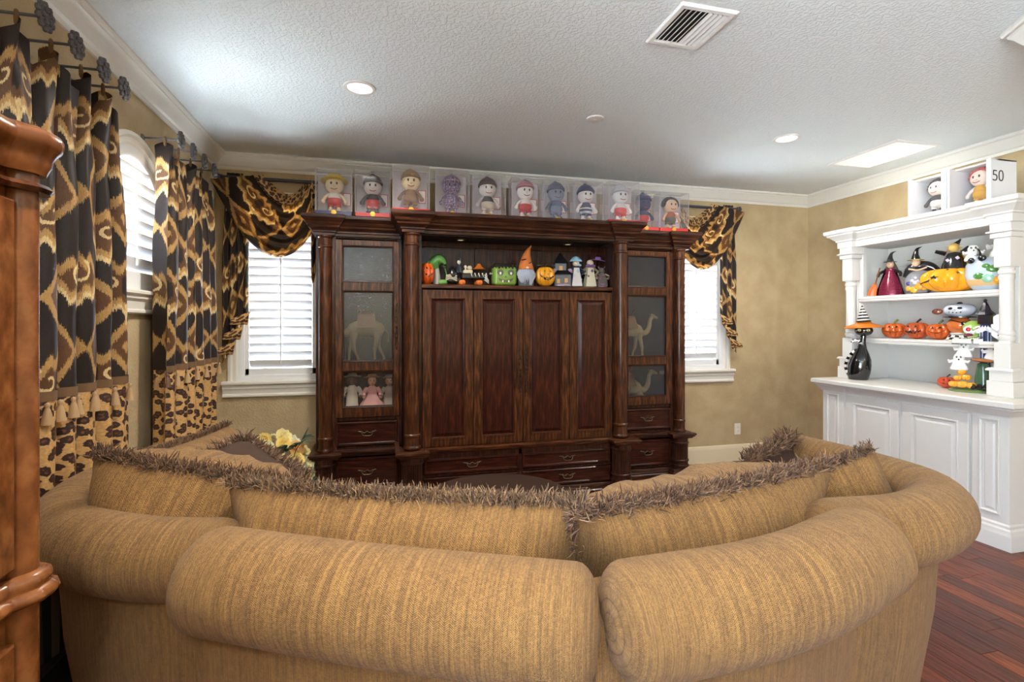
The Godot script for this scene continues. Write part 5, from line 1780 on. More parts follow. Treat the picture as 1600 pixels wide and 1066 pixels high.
func build_boxes():
	var card := matte(186, 180, 186)
	var red := mat("box_red", c8(196, 40, 42), 0.35)
	var navy := mat("box_navy", c8(52, 54, 96), 0.35)
	var gold := mat("box_gold", c8(206, 160, 66), 0.35, 0.5)
	var white := matte(240, 234, 230)
	var cream := matte(236, 216, 180)
	var speck := func(a: Color, b_: Color, n: String, sc: float):
		var m := mat(n, Color.WHITE, 0.6)
		m.albedo_texture = noise_tex(noise(hash(n) % 999, 0.12, 2, FastNoiseLite.TYPE_CELLULAR), 128, [[0.0, a], [0.5, a], [0.56, b_], [1.0, b_]])
		m.uv1_triplanar = true
		m.uv1_scale = Vector3.ONE * sc
		return m
	var gold_sequin = speck.call(c8(110, 76, 40), c8(220, 186, 120), "gold_sequins", 3.0)
	var floral = speck.call(c8(74, 64, 110), c8(206, 178, 206), "floral_print", 2.0)
	var dark_sequin = speck.call(c8(40, 24, 22), c8(120, 60, 50), "dark_sequins", 3.0)
	var red_sequin = speck.call(c8(150, 40, 60), c8(232, 220, 226), "red_sequins", 3.0)
	var navy_sequin = speck.call(c8(30, 36, 72), c8(70, 84, 140), "navy_sequins", 3.0)
	var stripe := mat("stripe_knit", Color.WHITE, 0.8)
	stripe.albedo_texture = image_tex(8, 32, func(_x, y): return c8(232, 230, 230) if y % 8 < 4 else c8(48, 58, 100))
	stripe.uv1_triplanar = true
	stripe.uv1_scale = Vector3(2, 2, 2)
	var blk := matte(40, 38, 42)
	var specs := [
		# x, width, height, z, base, cap, face, top, low, limb, hat, label
		[-0.355, 0.262, 0.345, -4.13, navy, matte(224, 196, 84), cream, white, red, cream, 1, "boxed doll with yellow hat on a navy base, leftmost on top of the wall unit"],
		[-0.072, 0.258, 0.35, -4.13, red, blk, white, blk, red, blk, 0, "boxed doll with black cap and red shorts, second from the left"],
		[0.205, 0.264, 0.35, -3.90, red, gold_sequin, cream, matte(122, 88, 56), matte(122, 88, 56), matte(112, 80, 50), 0, "boxed doll with gold sequined cap and brown body"],
		[0.518, 0.256, 0.355, -3.96, red, floral, floral, floral, floral, floral, 0, "boxed doll covered all over in a purple floral print"],
		[0.803, 0.26, 0.34, -3.96, red, dark_sequin, white, blk, matte(206, 196, 176), matte(196, 190, 182), 0, "boxed doll with dark sequined cap and cream trousers"],
		[1.112, 0.256, 0.335, -3.96, red, red_sequin, white, white, red, white, 0, "boxed doll with red and white sequined cap"],
		[1.372, 0.246, 0.34, -3.96, red, matte(84, 92, 120), matte(132, 140, 162), matte(92, 100, 128), matte(120, 128, 152), matte(92, 100, 128), 0, "boxed doll all in dusty blue denim"],
		[1.632, 0.25, 0.345, -3.96, red, navy_sequin, white, matte(48, 58, 100), stripe, white, 0, "boxed doll in navy shirt and striped trousers"],
		[1.915, 0.27, 0.345, -3.90, red, matte(196, 196, 202), matte(216, 214, 216), matte(206, 204, 206), red, white, 0, "boxed doll with pale grey cap and red shorts, above the right column"],
		[2.245, 0.24, 0.345, -4.13, red, navy_sequin, navy_sequin, navy_sequin, red, navy_sequin, 0, "boxed doll in dark navy sparkle with red shorts"],
		[2.515, 0.28, 0.345, -4.13, red, matte(58, 50, 46), matte(226, 190, 158), matte(160, 72, 48), matte(86, 80, 72), matte(210, 170, 140), 2, "boxed doll in rust jacket and grey trousers, rightmost on top of the wall unit"]]
	for e in specs:
		var o := thing("boxed_doll", e[11], "boxed doll", V(e[0], 2.199, e[3]), 0.0, "clear display boxes in a row on the wall unit")
		var w: float = e[1]
		var h: float = e[2]
		var d := 0.14
		if e[0] == -0.072 or e[0] > 2.2:   # these lean a little
			o.rotation.x = 0.04
			o.position.y += 0.0035
		var b := Mb.new()
		b.b2(V(-w / 2, 0, -d / 2), V(w / 2, 0.032, d / 2), 0.003)
		obj("base_tray", b, e[4], o)
		b = Mb.new()
		b.lathe([Vector2(0.0, 0.003), Vector2(0.02, 0.002), Vector2(0.022, 0.0), Vector2(0.0, 0.0)], 6, frame_at(V(0, 0.022, d / 2), V(1, 0, 0), V(0, 0, 1), V(0, -1, 0)))
		obj("gold_seal", b, gold, o)
		b = Mb.new()
		b.b2(V(-w / 2 + 0.006, 0.032, -d / 2 + 0.006), V(w / 2 - 0.006, h - 0.012, -d / 2 + 0.012), 0)
		var bc := obj("backing_card", b, card, o)
		b = Mb.new()
		b.b2(V(w * 0.22, 0.10, -d / 2 + 0.012), V(w * 0.44, 0.20, -d / 2 + 0.015), 0)
		obj("printed_tag", b, white, bc)
		b = Mb.new()
		b.sweep([Vector2(0, 0.0), Vector2(0, 0.004), Vector2(-0.005, 0.004), Vector2(-0.005, 0.0)], [Vector2(w * 0.22, 0.10), Vector2(w * 0.22, 0.20), Vector2(w * 0.44, 0.20), Vector2(w * 0.44, 0.10)], frame_at(V(0, 0, -d / 2 + 0.012), V(1, 0, 0), V(0, 0, 1), V(0, 1, 0)), true, 1.0)
		obj("tag_border", b, red, bc)
		doll(o, 0.29, e[5], e[6], e[7], e[8], e[9], e[10])
		b = Mb.new()
		var t := 0.0012
		b.b2(V(-w / 2, 0.032, d / 2 - t), V(w / 2, h, d / 2), 0)
		b.b2(V(-w / 2, 0.032, -d / 2), V(w / 2, h, -d / 2 + t), 0)
		b.b2(V(-w / 2, 0.032, -d / 2 + t), V(-w / 2 + t, h, d / 2 - t), 0)
		b.b2(V(w / 2 - t, 0.032, -d / 2 + t), V(w / 2, h, d / 2 - t), 0)
		b.b2(V(-w / 2 + t, h - t, -d / 2 + t), V(w / 2 - t, h, d / 2 - t), 0)
		obj("clear_case", b, M.clear_plastic, o)
		b = Mb.new()   # folded plastic edges
		for sx in [-1, 1]:
			b.box(V(sx * w / 2, (h + 0.032) / 2, d / 2), V(0.0028, h - 0.032, 0.0028), 0)
		b.box(V(0, h, d / 2), V(w, 0.0028, 0.0028), 0)
		obj("case_edges", b, mat("plastic_edge", c8(206, 206, 214), 0.2), o)
	# two window boxes on the white hutch
	var k := 0
	for z in [-2.99, -2.70]:
		var o := thing("window_box", ["white window box with a doll in black suit and red bow tie", "white window box with a doll in a yellow dress and red bow"][k], "boxed doll", V(4.11, 2.19, z), -PI / 2, "white window boxes on the shelf hutch")
		var w := 0.275
		var h := 0.315
		var b := Mb.new()
		b.b2(V(-w / 2, 0, -0.12), V(w / 2, 0.012, 0.12), 0.002)
		b.b2(V(-w / 2, h - 0.012, -0.12), V(w / 2, h, 0.06), 0.002)
		b.b2(V(-w / 2, 0, -0.12), V(-w / 2 + 0.012, h, 0.12), 0.002)
		b.b2(V(w / 2 - 0.03, 0, -0.12), V(w / 2, h, 0.12), 0.002)
		obj("carton", b, mat("carton_white", c8(236, 235, 238), 0.5), o)
		b = Mb.new()
		b.b2(V(-w / 2 + 0.012, 0.012, -0.12), V(w / 2 - 0.03, h - 0.012, -0.112), 0)
		obj("backing_card", b, matte(128, 128, 142), o)
		if k == 0: doll(o, 0.27, blk, matte(240, 222, 206), blk, matte(220, 214, 210), blk, 2)
		else: doll(o, 0.27, red, matte(240, 222, 206), matte(214, 158, 40), matte(214, 158, 40), white, 2)
		b = Mb.new()
		b.b2(V(-w / 2 + 0.012, 0.012, 0.112), V(w / 2 - 0.03, h - 0.014, 0.114), 0)
		obj("clear_window", b, M.clear_plastic, o)
		if k == 1:
			var tm := TextMesh.new()
			var sf := SystemFont.new()
			sf.font_names = PackedStringArray(["Droid Sans"])
			tm.font = sf
			tm.text = "50"
			tm.font_size = 64
			tm.pixel_size = 0.0016
			tm.depth = 0.001
			var n := obj("printed_number", tm, blk, o)
			n.transform = Transform3D(Basis(V(0, 0, -1), V(0, 1, 0), V(1, 0, 0)), V(w / 2 + 0.0004, 0.20, 0.055))
		k += 1

# ------------------------------------------------------------------ holiday figures
func gourd(r: float, squash: float, ribs: int, a: float, e: float, depth := 0.10, lift := 0.0, sx := 1.0) -> Vector3:
	var rr := r * (1.0 - depth * pow(1.0 - absf(cos(a * ribs * 0.5)), 1.6) * cos(e)) + lift
	var y := (r + lift) * squash * sin(e) - r * squash * 0.22 * pow(maxf(0.0, sin(e)), 7.0)
	return V(sin(a) * cos(e) * rr * sx, r * squash + y, cos(a) * cos(e) * rr)

func pumpkin_body(o: Node, r: float, squash: float, ribs: int, m: Material, at := Vector3.ZERO, called := "body", depth := 0.18, sx := 1.0) -> MeshInstance3D:
	var b := Mb.new()
	b.grid(func(u, v): return at + gourd(r, squash, ribs, u * TAU, lerpf(-PI / 2, PI / 2, v), depth, 0.0, sx), ribs * 6, 16, Vector2(1, 1), true)
	return obj(called, b, m, o, 60.0)

func decal(o: Node, called: String, polys: Array, m: Material, r: float, squash: float, ribs: int, at := Vector3.ZERO, depth := 0.18, sx := 1.0):
	var b := Mb.new()
	for poly in polys:
		var pts := []
		for i in poly.size():   # finer outline, so that it hugs the ribs
			for k in 3: pts.append((poly[i] as Vector2).lerp(poly[(i + 1) % poly.size()], k / 3.0))
		var ids := Geometry2D.triangulate_polygon(PackedVector2Array(pts))
		for i in range(0, ids.size(), 3):
			var q := []
			for j in 3: q.append(at + gourd(r, squash, ribs, pts[ids[i + j]].x, pts[ids[i + j]].y, depth, r * 0.03, sx))
			var n: Vector3 = (q[2] - q[0]).cross(q[1] - q[0])
			if n.dot(q[0] - at - V(0, r * squash, 0)) < 0.0: b.tri(q[0], q[2], q[1])
			else: b.tri(q[0], q[1], q[2])
	if b.p.size(): obj(called, b, m, o, 60.0)

func ngon(cx: float, cy: float, rx: float, ry: float, n := 8, turn := 0.0) -> Array:
	var out := []
	for k in n: out.append(Vector2(cx + cos(turn + TAU * k / n) * rx, cy + sin(turn + TAU * k / n) * ry))
	return out

func star_poly(cx: float, cy: float, r: float) -> Array:
	var out := []
	for k in 10:
		var q := r if k % 2 == 0 else r * 0.42
		out.append(Vector2(cx + sin(TAU * k / 10.0) * q, cy + cos(TAU * k / 10.0) * q))
	return out

func grin(w: float, y: float, curl: float, h: float, teeth: int) -> Array:
	# a zigzag smile band
	var top := []
	var low := []
	for k in teeth * 2 + 1:
		var t := -1.0 + 2.0 * k / (teeth * 2.0)
		var e := curl * t * t
		var z := h * 0.5 * (1.0 if k % 2 == 0 else 0.25) * (1.0 - 0.75 * t * t) + 0.008
		top.append(Vector2(t * w, y + e + z))
		low.append(Vector2(t * w, y + e - h * 0.5 * (0.25 if k % 2 == 0 else 1.0) * (1.0 - 0.75 * t * t) - 0.008))
	low.reverse()
	return top + low

func stem(o: Node, r: float, y: float, m: Material, bend := 0.3):
	var b := Mb.new()
	b.tube(spline([V(0, y - r * 0.15, 0), V(0.02 * r, y + r * 0.12, 0), V(bend * r, y + r * 0.42, 0)], 4), [r * 0.16, r * 0.12, r * 0.1, r * 0.09, r * 0.085, r * 0.085, r * 0.085, r * 0.09, r * 0.1], 7)
	obj("stem", b, m, o)

func jack(called: String, label: String, at: Vector3, turn: float, r: float, squash: float, m: Material, group: String, teeth: int, stem_m: Material, ribs := 9, curl := 0.28, mh := 0.22, off := 0.0) -> Node3D:
	var o := thing(called, label, "pumpkin", at, turn, group)
	pumpkin_body(o, r, squash, ribs, m)
	stem(o, r, r * squash * 1.72, stem_m)
	var ink := glaze(38, 26, 24)
	decal(o, "eyes", [[Vector2(off - 0.46, 0.34), Vector2(off - 0.16, 0.26), Vector2(off - 0.34, 0.54)], [Vector2(off + 0.46, 0.34), Vector2(off + 0.34, 0.54), Vector2(off + 0.16, 0.26)]], ink, r, squash, ribs)
	decal(o, "nose", [[Vector2(off - 0.06, 0.10), Vector2(off + 0.06, 0.10), Vector2(off, 0.2)]], ink, r, squash, ribs)
	var smile := grin(0.72, -0.24, curl, mh, teeth).map(func(q): return q + Vector2(off, 0))
	decal(o, "mouth", [smile], ink, r, squash, ribs)
	return o

func bent_hat(o: Node, at: Vector3, s: float, m: Material, lean := 1.0, brim_m: Material = null):
	var b := Mb.new()
	b.tube(spline([at, at + V(0.0, 0.5 * s, 0), at + V(0.14 * s * lean, 0.95 * s, 0), at + V(0.55 * s * lean, 1.15 * s, 0)], 5), [0.36 * s, 0.34 * s, 0.31 * s, 0.28 * s, 0.25 * s, 0.22 * s, 0.2 * s, 0.18 * s, 0.16 * s, 0.14 * s, 0.12 * s, 0.1 * s, 0.075 * s, 0.05 * s, 0.03 * s, 0.008 * s], 12)
	var h := obj("hat", b, m, o, 60.0)
	b = Mb.new()
	b.lathe([Vector2(0.0, 0.05 * s), Vector2(0.40 * s, 0.06 * s), Vector2(0.62 * s, 0.0), Vector2(0.64 * s, -0.03 * s), Vector2(0.40 * s, 0.0), Vector2(0.0, 0.0)], 20, Transform3D(Basis.IDENTITY, at))
	obj("brim", b, brim_m if brim_m else m, h, 50.0)

func ghost(o: Node, at: Vector3, s: float, called := "ghost"):
	var b := Mb.new()
	b.lathe([Vector2(0.46 * s, 0), Vector2(0.5 * s, 0.1 * s), Vector2(0.36 * s, 0.45 * s), Vector2(0.3 * s, 0.65 * s), Vector2(0.31 * s, 0.8 * s), Vector2(0.22 * s, 0.97 * s), Vector2(0, 1.03 * s)], 18, Transform3D(Basis.IDENTITY, at), 1.0, 0.8, 0.12, 6)
	for e in [-1, 1]: b.tube([at + V(0.24 * e * s, 0.55 * s, 0.05 * s), at + V(0.46 * e * s, 0.5 * s, 0.2 * s), at + V(0.5 * e * s, 0.62 * s, 0.3 * s)], [0.12 * s, 0.09 * s, 0.05 * s], 8)
	var g := obj(called, b, glaze(240, 240, 238), o, 60.0)
	b = Mb.new()
	for e in [-1, 1]: b.ball(at + V(0.1 * e * s, 0.82 * s, 0.225 * s), V(0.05 * s, 0.075 * s, 0.03 * s), 8)
	b.ball(at + V(0, 0.66 * s, 0.24 * s), V(0.05 * s, 0.06 * s, 0.03 * s), 8)
	obj("eyes", b, glaze(28, 26, 30), g)

func build_shelf_figures():
	var face := -1.02
	var ink := glaze(26, 24, 28)
	var y1 := 1.612
	var y2 := 1.262
	var yc := 0.910
	var straw := matte(214, 176, 96)
	var skin := glaze(226, 190, 160)
	# --- top shelf
	var o := thing("witch_figurine", "witch figurine in glittery dark red gown holding a broom, first on the top white shelf", "figurine", V(4.10, y1, -3.36), face)
	var sequin := mat("red_glitter", Color.WHITE, 0.25, 0.3)
	sequin.albedo_texture = noise_tex(noise(301, 0.2, 2, FastNoiseLite.TYPE_CELLULAR), 128, [[0.0, c8(86, 14, 38)], [0.6, c8(128, 26, 56)], [0.72, c8(206, 110, 140)], [1.0, c8(92, 20, 46)]])
	sequin.uv1_triplanar = true
	sequin.uv1_scale = Vector3.ONE * 9.0
	var b := Mb.new()
	b.lathe([Vector2(0.088, 0.0), Vector2(0.09, 0.02), Vector2(0.078, 0.09), Vector2(0.055, 0.15), Vector2(0.032, 0.2), Vector2(0.034, 0.225), Vector2(0.0, 0.235)], 28, Transform3D.IDENTITY, 1.0, 0.8, 0.04, 9)
	obj("gown", b, sequin, o, 60.0)
	b = Mb.new()
	b.grid(func(u, v): return V(sin(-1.9 + u * 3.8 + PI) * lerpf(0.036, 0.108, v), lerpf(0.232, 0.0, v), cos(-1.9 + u * 3.8 + PI) * lerpf(0.036, 0.085, v)), 18, 8)
	obj("cape", b, ink, o, 60.0)
	b = Mb.new()
	b.ball(V(0, 0.262, 0.004), V(0.027, 0.032, 0.028), 14)
	b.tube([V(0, 0.262, 0.03), V(0, 0.255, 0.046)], [0.007, 0.002], 6)
	obj("head", b, skin, o, 60.0)
	b = Mb.new()
	for k in 7: b.tube(spline([V(0.02 * sin(k), 0.28, -0.02), V(0.034 * sin(k * 1.7), 0.24, -0.03), V(0.05 * sin(k * 1.7), 0.2, -0.024)], 3), 0.009, 5)
	obj("hair", b, matte(96, 78, 66), o)
	bent_hat(o, V(0, 0.285, 0), 0.075, ink, 1.0)
	b = Mb.new()
	for e in [-1, 1]: b.tube(spline([V(0.03 * e, 0.215, 0), V(0.07 * e, 0.19, 0.03), V(0.075 * e, 0.165, 0.06)], 4), 0.012, 7)
	obj("sleeves", b, ink, o)
	b = Mb.new()
	b.tube([V(-0.06, 0.235, 0.07), V(-0.115, 0.02, 0.055)], 0.005, 7)
	var br := obj("broom", b, matte(120, 78, 46), o)
	b = Mb.new()
	b.lathe([Vector2(0.008, 0.11), Vector2(0.026, 0.07), Vector2(0.036, 0.0), Vector2(0, 0)], 14, Transform3D(Basis(V(0, 0, 1), -0.25), V(-0.12, 0.004, 0.055)), 1.0, 0.7, 0.12, 9)
	obj("bristles", b, glaze(206, 98, 40), br)
	o = thing("witch_globe_figurine", "witch figurine leaning over a grey round cauldron with pumpkins, second on the top white shelf", "figurine", V(4.10, y1, -3.12), face)
	b = Mb.new()
	b.ball(V(0, 0.095, 0), V(0.098, 0.1, 0.088), 24)
	b.lathe([Vector2(0.05, 0), Vector2(0.06, 0.01), Vector2(0.04, 0.03)], 20)
	obj("cauldron", b, glaze(148, 150, 156), o, 60.0)
	var gf := func(called: String, a: float, e: float, r: float, m: Material):
		var mb := Mb.new()
		mb.ball(V(sin(a) * cos(e) * 0.098, 0.095 + sin(e) * 0.1, cos(a) * cos(e) * 0.088), V(r, r, r * 0.6), 8)
		obj(called, mb, m, o)
	for q in [[-0.75, -0.5, 0.024], [-0.35, -0.62, 0.028], [0.05, -0.35, 0.03], [0.4, -0.45, 0.026], [0.65, -0.1, 0.02]]: gf.call("little_pumpkin", q[0], q[1], q[2], glaze(232, 168, 56))
	for q in [[0.2, 0.1, 0.02], [0.5, 0.15, 0.022], [0.35, 0.35, 0.018], [-0.7, -0.1, 0.016]]: gf.call("purple_star", q[0], q[1], q[2], glaze(72, 58, 128))
	for q in [[-0.2, -0.05, 0.018], [-0.4, 0.12, 0.014], [0.0, 0.05, 0.014]]: gf.call("pale_bat", q[0], q[1], q[2], glaze(206, 200, 220))
	b = Mb.new()
	b.tube(spline([V(-0.095, 0.14, 0.02), V(-0.06, 0.20, 0.01), V(0.0, 0.225, 0), V(0.07, 0.21, 0), V(0.12, 0.15, 0.0), V(0.135, 0.09, 0)], 5), [0.012, 0.016, 0.02, 0.024, 0.028, 0.03, 0.034, 0.036, 0.038, 0.04, 0.04, 0.04, 0.04, 0.04, 0.038, 0.036, 0.034, 0.032, 0.03, 0.028, 0.026, 0.024, 0.02, 0.016, 0.012, 0.008], 10)
	obj("cloak", b, ink, o, 60.0)
	b = Mb.new()
	b.ball(V(-0.02, 0.25, 0.03), V(0.03, 0.032, 0.03), 14)
	obj("head", b, skin, o, 60.0)
	bent_hat(o, V(-0.022, 0.272, 0.026), 0.088, ink, 0.8, glaze(222, 204, 110))
	b = Mb.new()
	b.tube(spline([V(-0.06, 0.2, 0.07), V(0.0, 0.185, 0.095), V(0.05, 0.205, 0.075)], 5), 0.007, 6)
	obj("arms", b, skin, o)
	# big pumpkin with a scarecrow witch
	o = thing("pumpkin_with_scarecrow", "big yellow-orange ceramic pumpkin with a scarecrow witch seated on top", "figurine", V(4.07, y1, -2.87), face + 0.08)
	var yo := glaze(240, 164, 30)
	pumpkin_body(o, 0.126, 0.78, 10, yo, Vector3.ZERO, "body", 0.24, 1.5)
	decal(o, "stars", [star_poly(-0.55, 0.12, 0.17), star_poly(0.25, 0.42, 0.13), star_poly(-0.15, 0.72, 0.09)], ink, 0.126, 0.78, 10, Vector3.ZERO, 0.24, 1.5)
	decal(o, "slit", [[Vector2(-1.25, -0.35), Vector2(-0.95, -0.16), Vector2(-0.68, -0.06), Vector2(-0.66, -0.02), Vector2(-0.96, -0.10), Vector2(-1.27, -0.29)]], ink, 0.126, 0.78, 10, Vector3.ZERO, 0.24, 1.5)
	b = Mb.new()
	b.lathe([Vector2(0.078, 0.17), Vector2(0.075, 0.195), Vector2(0.06, 0.25), Vector2(0.04, 0.29), Vector2(0.0, 0.30)], 22, Transform3D(Basis.IDENTITY, V(0.02, 0, 0)), 1.0, 0.9, 0.06, 9)
	obj("dress", b, ink, o, 60.0)
	b = Mb.new()
	for q in [V(-0.02, 0.235, 0.052), V(0.035, 0.25, 0.05)]: b.box(q, V(0.02, 0.022, 0.006), 0.001, Transform3D(Basis(V(0, 0, 1), 0.6), q - Basis(V(0, 0, 1), 0.6) * q))
	obj("patches", b, glaze(170, 150, 170), o)
	b = Mb.new()
	b.grid(func(u, v): return V(0.05 + 0.045 * v + 0.035 * u * v, 0.29 - 0.10 * v, 0.03 + 0.015 * sin(u * 6.0) + 0.02 * v), 8, 6)
	obj("yellow_sash", b, glaze(240, 196, 40), o, 60.0)
	b = Mb.new()
	b.ball(V(0.015, 0.33, 0.01), V(0.032, 0.034, 0.032), 14)
	for k in 16: b.tube([V(0.015 + 0.02 * cos(k), 0.335, 0.01), V(0.015 + 0.055 * cos(k), 0.325 + 0.03 * sin(k * 1.7), 0.012 + 0.02 * sin(k))], [0.004, 0.001], 4)
	obj("straw_head", b, straw, o, 60.0)
	b = Mb.new()
	b.tube([V(-0.03, 0.29, 0), V(-0.09, 0.31, 0.01)], [0.018, 0.012], 8)
	b.tube([V(0.06, 0.29, 0), V(0.1, 0.33, 0.0)], [0.018, 0.012], 8)
	b.tube([V(0.03, 0.355, 0), V(0.055, 0.39, 0)], [0.02, 0.004], 8)
	obj("sleeves", b, ink, o)
	# ghost bowl
	o = thing("ghost_bowl", "pale round painted bowl with ghosts on its rim, top shelf by the near column", "figurine", V(4.09, y1, -2.64), face + 0.1)
	o.scale = V(1.1, 1.1, 1.1)
	b = Mb.new()
	b.lathe([Vector2(0.0, 0), Vector2(0.07, 0.0), Vector2(0.10, 0.04), Vector2(0.118, 0.10), Vector2(0.112, 0.16), Vector2(0.095, 0.20), Vector2(0.088, 0.205), Vector2(0.08, 0.19), Vector2(0.0, 0.17)], 32)
	obj("bowl", b, glaze(192, 206, 222), o, 60.0)
	b = Mb.new()
	b.lathe([Vector2(0.066, 0.002), Vector2(0.103, 0.041), Vector2(0.112, 0.07), Vector2(0.10, 0.06), Vector2(0.08, 0.03)], 32)
	obj("sandy_foot", b, glaze(226, 188, 132), o, 60.0)
	var onb := func(called: String, a: float, y: float, r: Vector3, m: Material):
		var rr := 0.112 if y > 0.05 else 0.10
		var mb := Mb.new()
		mb.ball(Vector3.ZERO, r, 10, Transform3D(Basis(V(0, 1, 0), a), V(sin(a) * rr, y, cos(a) * rr)))
		obj(called, mb, m, o, 60.0)
	for q in [[-0.5, 0.09, 0.03], [0.1, 0.13, 0.034], [0.6, 0.12, 0.03], [-0.2, 0.15, 0.02]]: onb.call("green_bush", q[0], q[1], V(q[2], q[2] * 0.7, 0.012), glaze(84, 140, 70))
	for q in [[0.35, 0.06, 0.03], [0.75, 0.06, 0.028], [0.95, 0.14, 0.026]]: onb.call("little_pumpkin", q[0], q[1], V(q[2], q[2] * 0.85, 0.016), glaze(238, 160, 40))
	onb.call("pale_moon", -0.12, 0.075, V(0.03, 0.03, 0.01), glaze(150, 196, 170))
	for q in [[-0.9, 0.19], [-0.35, 0.2], [0.3, 0.195]]: onb.call("black_bat", q[0], q[1], V(0.022, 0.02, 0.014), ink)
	ghost(o, V(-0.075, 0.19, 0.03), 0.10)
	ghost(o, V(0.055, 0.20, 0.02), 0.135)
	bent_hat(o, V(-0.05, 0.22, 0.075), 0.04, ink, -0.8)
	# --- second shelf
	var g := "carved orange pumpkins on the middle white shelf"
	jack("ceramic_pumpkin", "orange carved ceramic pumpkin partly behind the cat hat, leftmost on the middle shelf", V(4.08, y2, -3.31), face, 0.086, 0.80, glaze(204, 92, 30), g, 4, glaze(120, 130, 60), 9, 0.12, 0.10)
	jack("ceramic_pumpkin", "orange ceramic pumpkin with jagged black teeth and tall dark stem", V(4.08, y2, -3.125), face - 0.1, 0.085, 0.84, glaze(186, 80, 34), g, 5, glaze(72, 44, 46), 9, 0.16, 0.42, -0.25)
	jack("ceramic_pumpkin", "orange ceramic pumpkin with a slim curved grin, beside the pirate figure", V(4.08, y2, -2.96), face, 0.082, 0.80, glaze(204, 90, 28), g, 2, glaze(70, 92, 50), 9, 0.36, 0.07, -0.2)
	# pirate pumpkin head
	o = thing("pirate_figurine", "pirate head figurine wearing a white carved pumpkin as its hat", "figurine", V(4.09, y2, -2.825), face)
	var chk := mat("check_glaze", Color.WHITE, 0.2)
	chk.albedo_texture = image_tex(32, 8, func(x, y): return c8(20, 20, 22) if (x / 2 + y / 2) % 2 == 0 else c8(236, 234, 230))
	chk.texture_filter = BaseMaterial3D.TEXTURE_FILTER_NEAREST
	b = Mb.new()
	b.lathe([Vector2(0.084, 0.0), Vector2(0.084, 0.006), Vector2(0.06, 0.036), Vector2(0.045, 0.042)], 28)
	obj("checked_collar", b, chk, o, 60.0)
	b = Mb.new()
	b.lathe([Vector2(0.05, 0.04), Vector2(0.058, 0.048), Vector2(0.05, 0.056)], 24)
	obj("white_ruff", b, glaze(238, 236, 230), o, 60.0)
	var orange := glaze(206, 108, 48)
	b = Mb.new()
	b.ball(V(0, 0.108, 0), V(0.074, 0.066, 0.07), 20)
	b.ball(V(0.005, 0.092, 0.07), V(0.016, 0.013, 0.014), 8)
	for e in [-1, 1]: b.ball(V(0.064 * e, 0.115, 0), V(0.012, 0.018, 0.012), 8)
	obj("head", b, orange, o, 60.0)
	b = Mb.new()
	b.ball(V(0.024, 0.122, 0.064), V(0.017, 0.015, 0.008), 8)
	b.tube([V(-0.055, 0.15, 0.04), V(0.01, 0.13, 0.071), V(0.066, 0.112, 0.036)], 0.003, 5)
	obj("eye_patch", b, ink, o)
	b = Mb.new()
	b.lathe([Vector2(0.05, 0.158), Vector2(0.096, 0.165), Vector2(0.096, 0.172), Vector2(0.05, 0.176)], 28)
	obj("hat_brim", b, ink, o)
	pumpkin_body(o, 0.092, 0.60, 11, glaze(216, 222, 232), V(0.0, 0.166, 0), "white_pumpkin_hat", 0.06, 1.05)
	decal(o, "hat_face", [ngon(-0.52, 0.18, 0.15, 0.17), ngon(0.05, 0.22, 0.15, 0.17), [Vector2(-0.27, -0.05), Vector2(-0.19, -0.05), Vector2(-0.23, 0.06)], ngon(-0.6, -0.3, 0.05, 0.07), ngon(-0.38, -0.36, 0.05, 0.08), ngon(-0.14, -0.37, 0.05, 0.08), ngon(0.1, -0.32, 0.05, 0.08)], ink, 0.092, 0.60, 11, V(0, 0.166, 0), 0.06, 1.05)
	b = Mb.new()
	b.ball(V(0, 0.268, 0), V(0.018, 0.012, 0.014), 8)
	obj("stem", b, ink, o)
	b = Mb.new()
	b.ball(V(-0.125, 0.21, 0.02), V(0.032, 0.022, 0.02), 10)
	b.tube([V(-0.10, 0.213, 0.02), V(-0.08, 0.212, 0.015)], 0.008, 6)
	obj("brown_plume", b, glaze(126, 66, 46), o)
	# green sugar skull
	o = thing("skull_figurine", "green painted skull with large red eyes on the middle shelf", "figurine", V(4.07, y2, -2.72), face)
	b = Mb.new()
	b.ball(V(0, 0.085, 0), V(0.062, 0.06, 0.064), 20)
	b.box(V(0, 0.027, 0.018), V(0.066, 0.054, 0.06), 0.014)
	obj("skull", b, glaze(158, 190, 92), o, 60.0)
	b = Mb.new()
	for e in [-1, 1]: b.ball(V(0.027 * e, 0.08, 0.05), V(0.021, 0.022, 0.016), 12)
	obj("eyes", b, glaze(196, 24, 44), o, 60.0)
	b = Mb.new()
	for e in [-1, 1]: b.lathe([Vector2(0.02, 0.0), Vector2(0.0255, 0.002), Vector2(0.0255, 0.006), Vector2(0.02, 0.006)], 16, frame_at(V(0.027 * e, 0.08, 0.055), V(1, 0, 0), V(0, 0, 1), V(0, -1, 0)))
	obj("eye_rims", b, glaze(236, 230, 220), o)
	b = Mb.new()
	b.ball(V(0, 0.055, 0.062), V(0.008, 0.011, 0.006), 8)
	for k in 5: b.box(V(-0.024 + 0.012 * k, 0.018, 0.05), V(0.009, 0.016, 0.004), 0.001)
	obj("nose_and_teeth", b, glaze(236, 232, 214), o)
	# yellow moon
	o = thing("moon_figurine", "yellow crescent moon figurine half hidden behind the near white column", "figurine", V(4.12, y2, -2.545), face)
	b = Mb.new()
	var crescent := []
	for k in 13: crescent.append(Vector2(cos(PI * 0.35 + k * TAU * 0.66 / 12.0), sin(PI * 0.35 + k * TAU * 0.66 / 12.0)) * 0.1)
	for k in 11:
		var a := PI * 0.35 + (11 - k) * TAU * 0.66 / 12.0
		crescent.append(Vector2(cos(a), sin(a)) * 0.075 + Vector2(0.034, 0.0))
	b.prism(crescent, 0.04, Transform3D(Basis.IDENTITY, V(0, 0.1, -0.02)), 0.006)
	obj("crescent", b, glaze(236, 216, 92), o, 50.0)
	b = Mb.new()
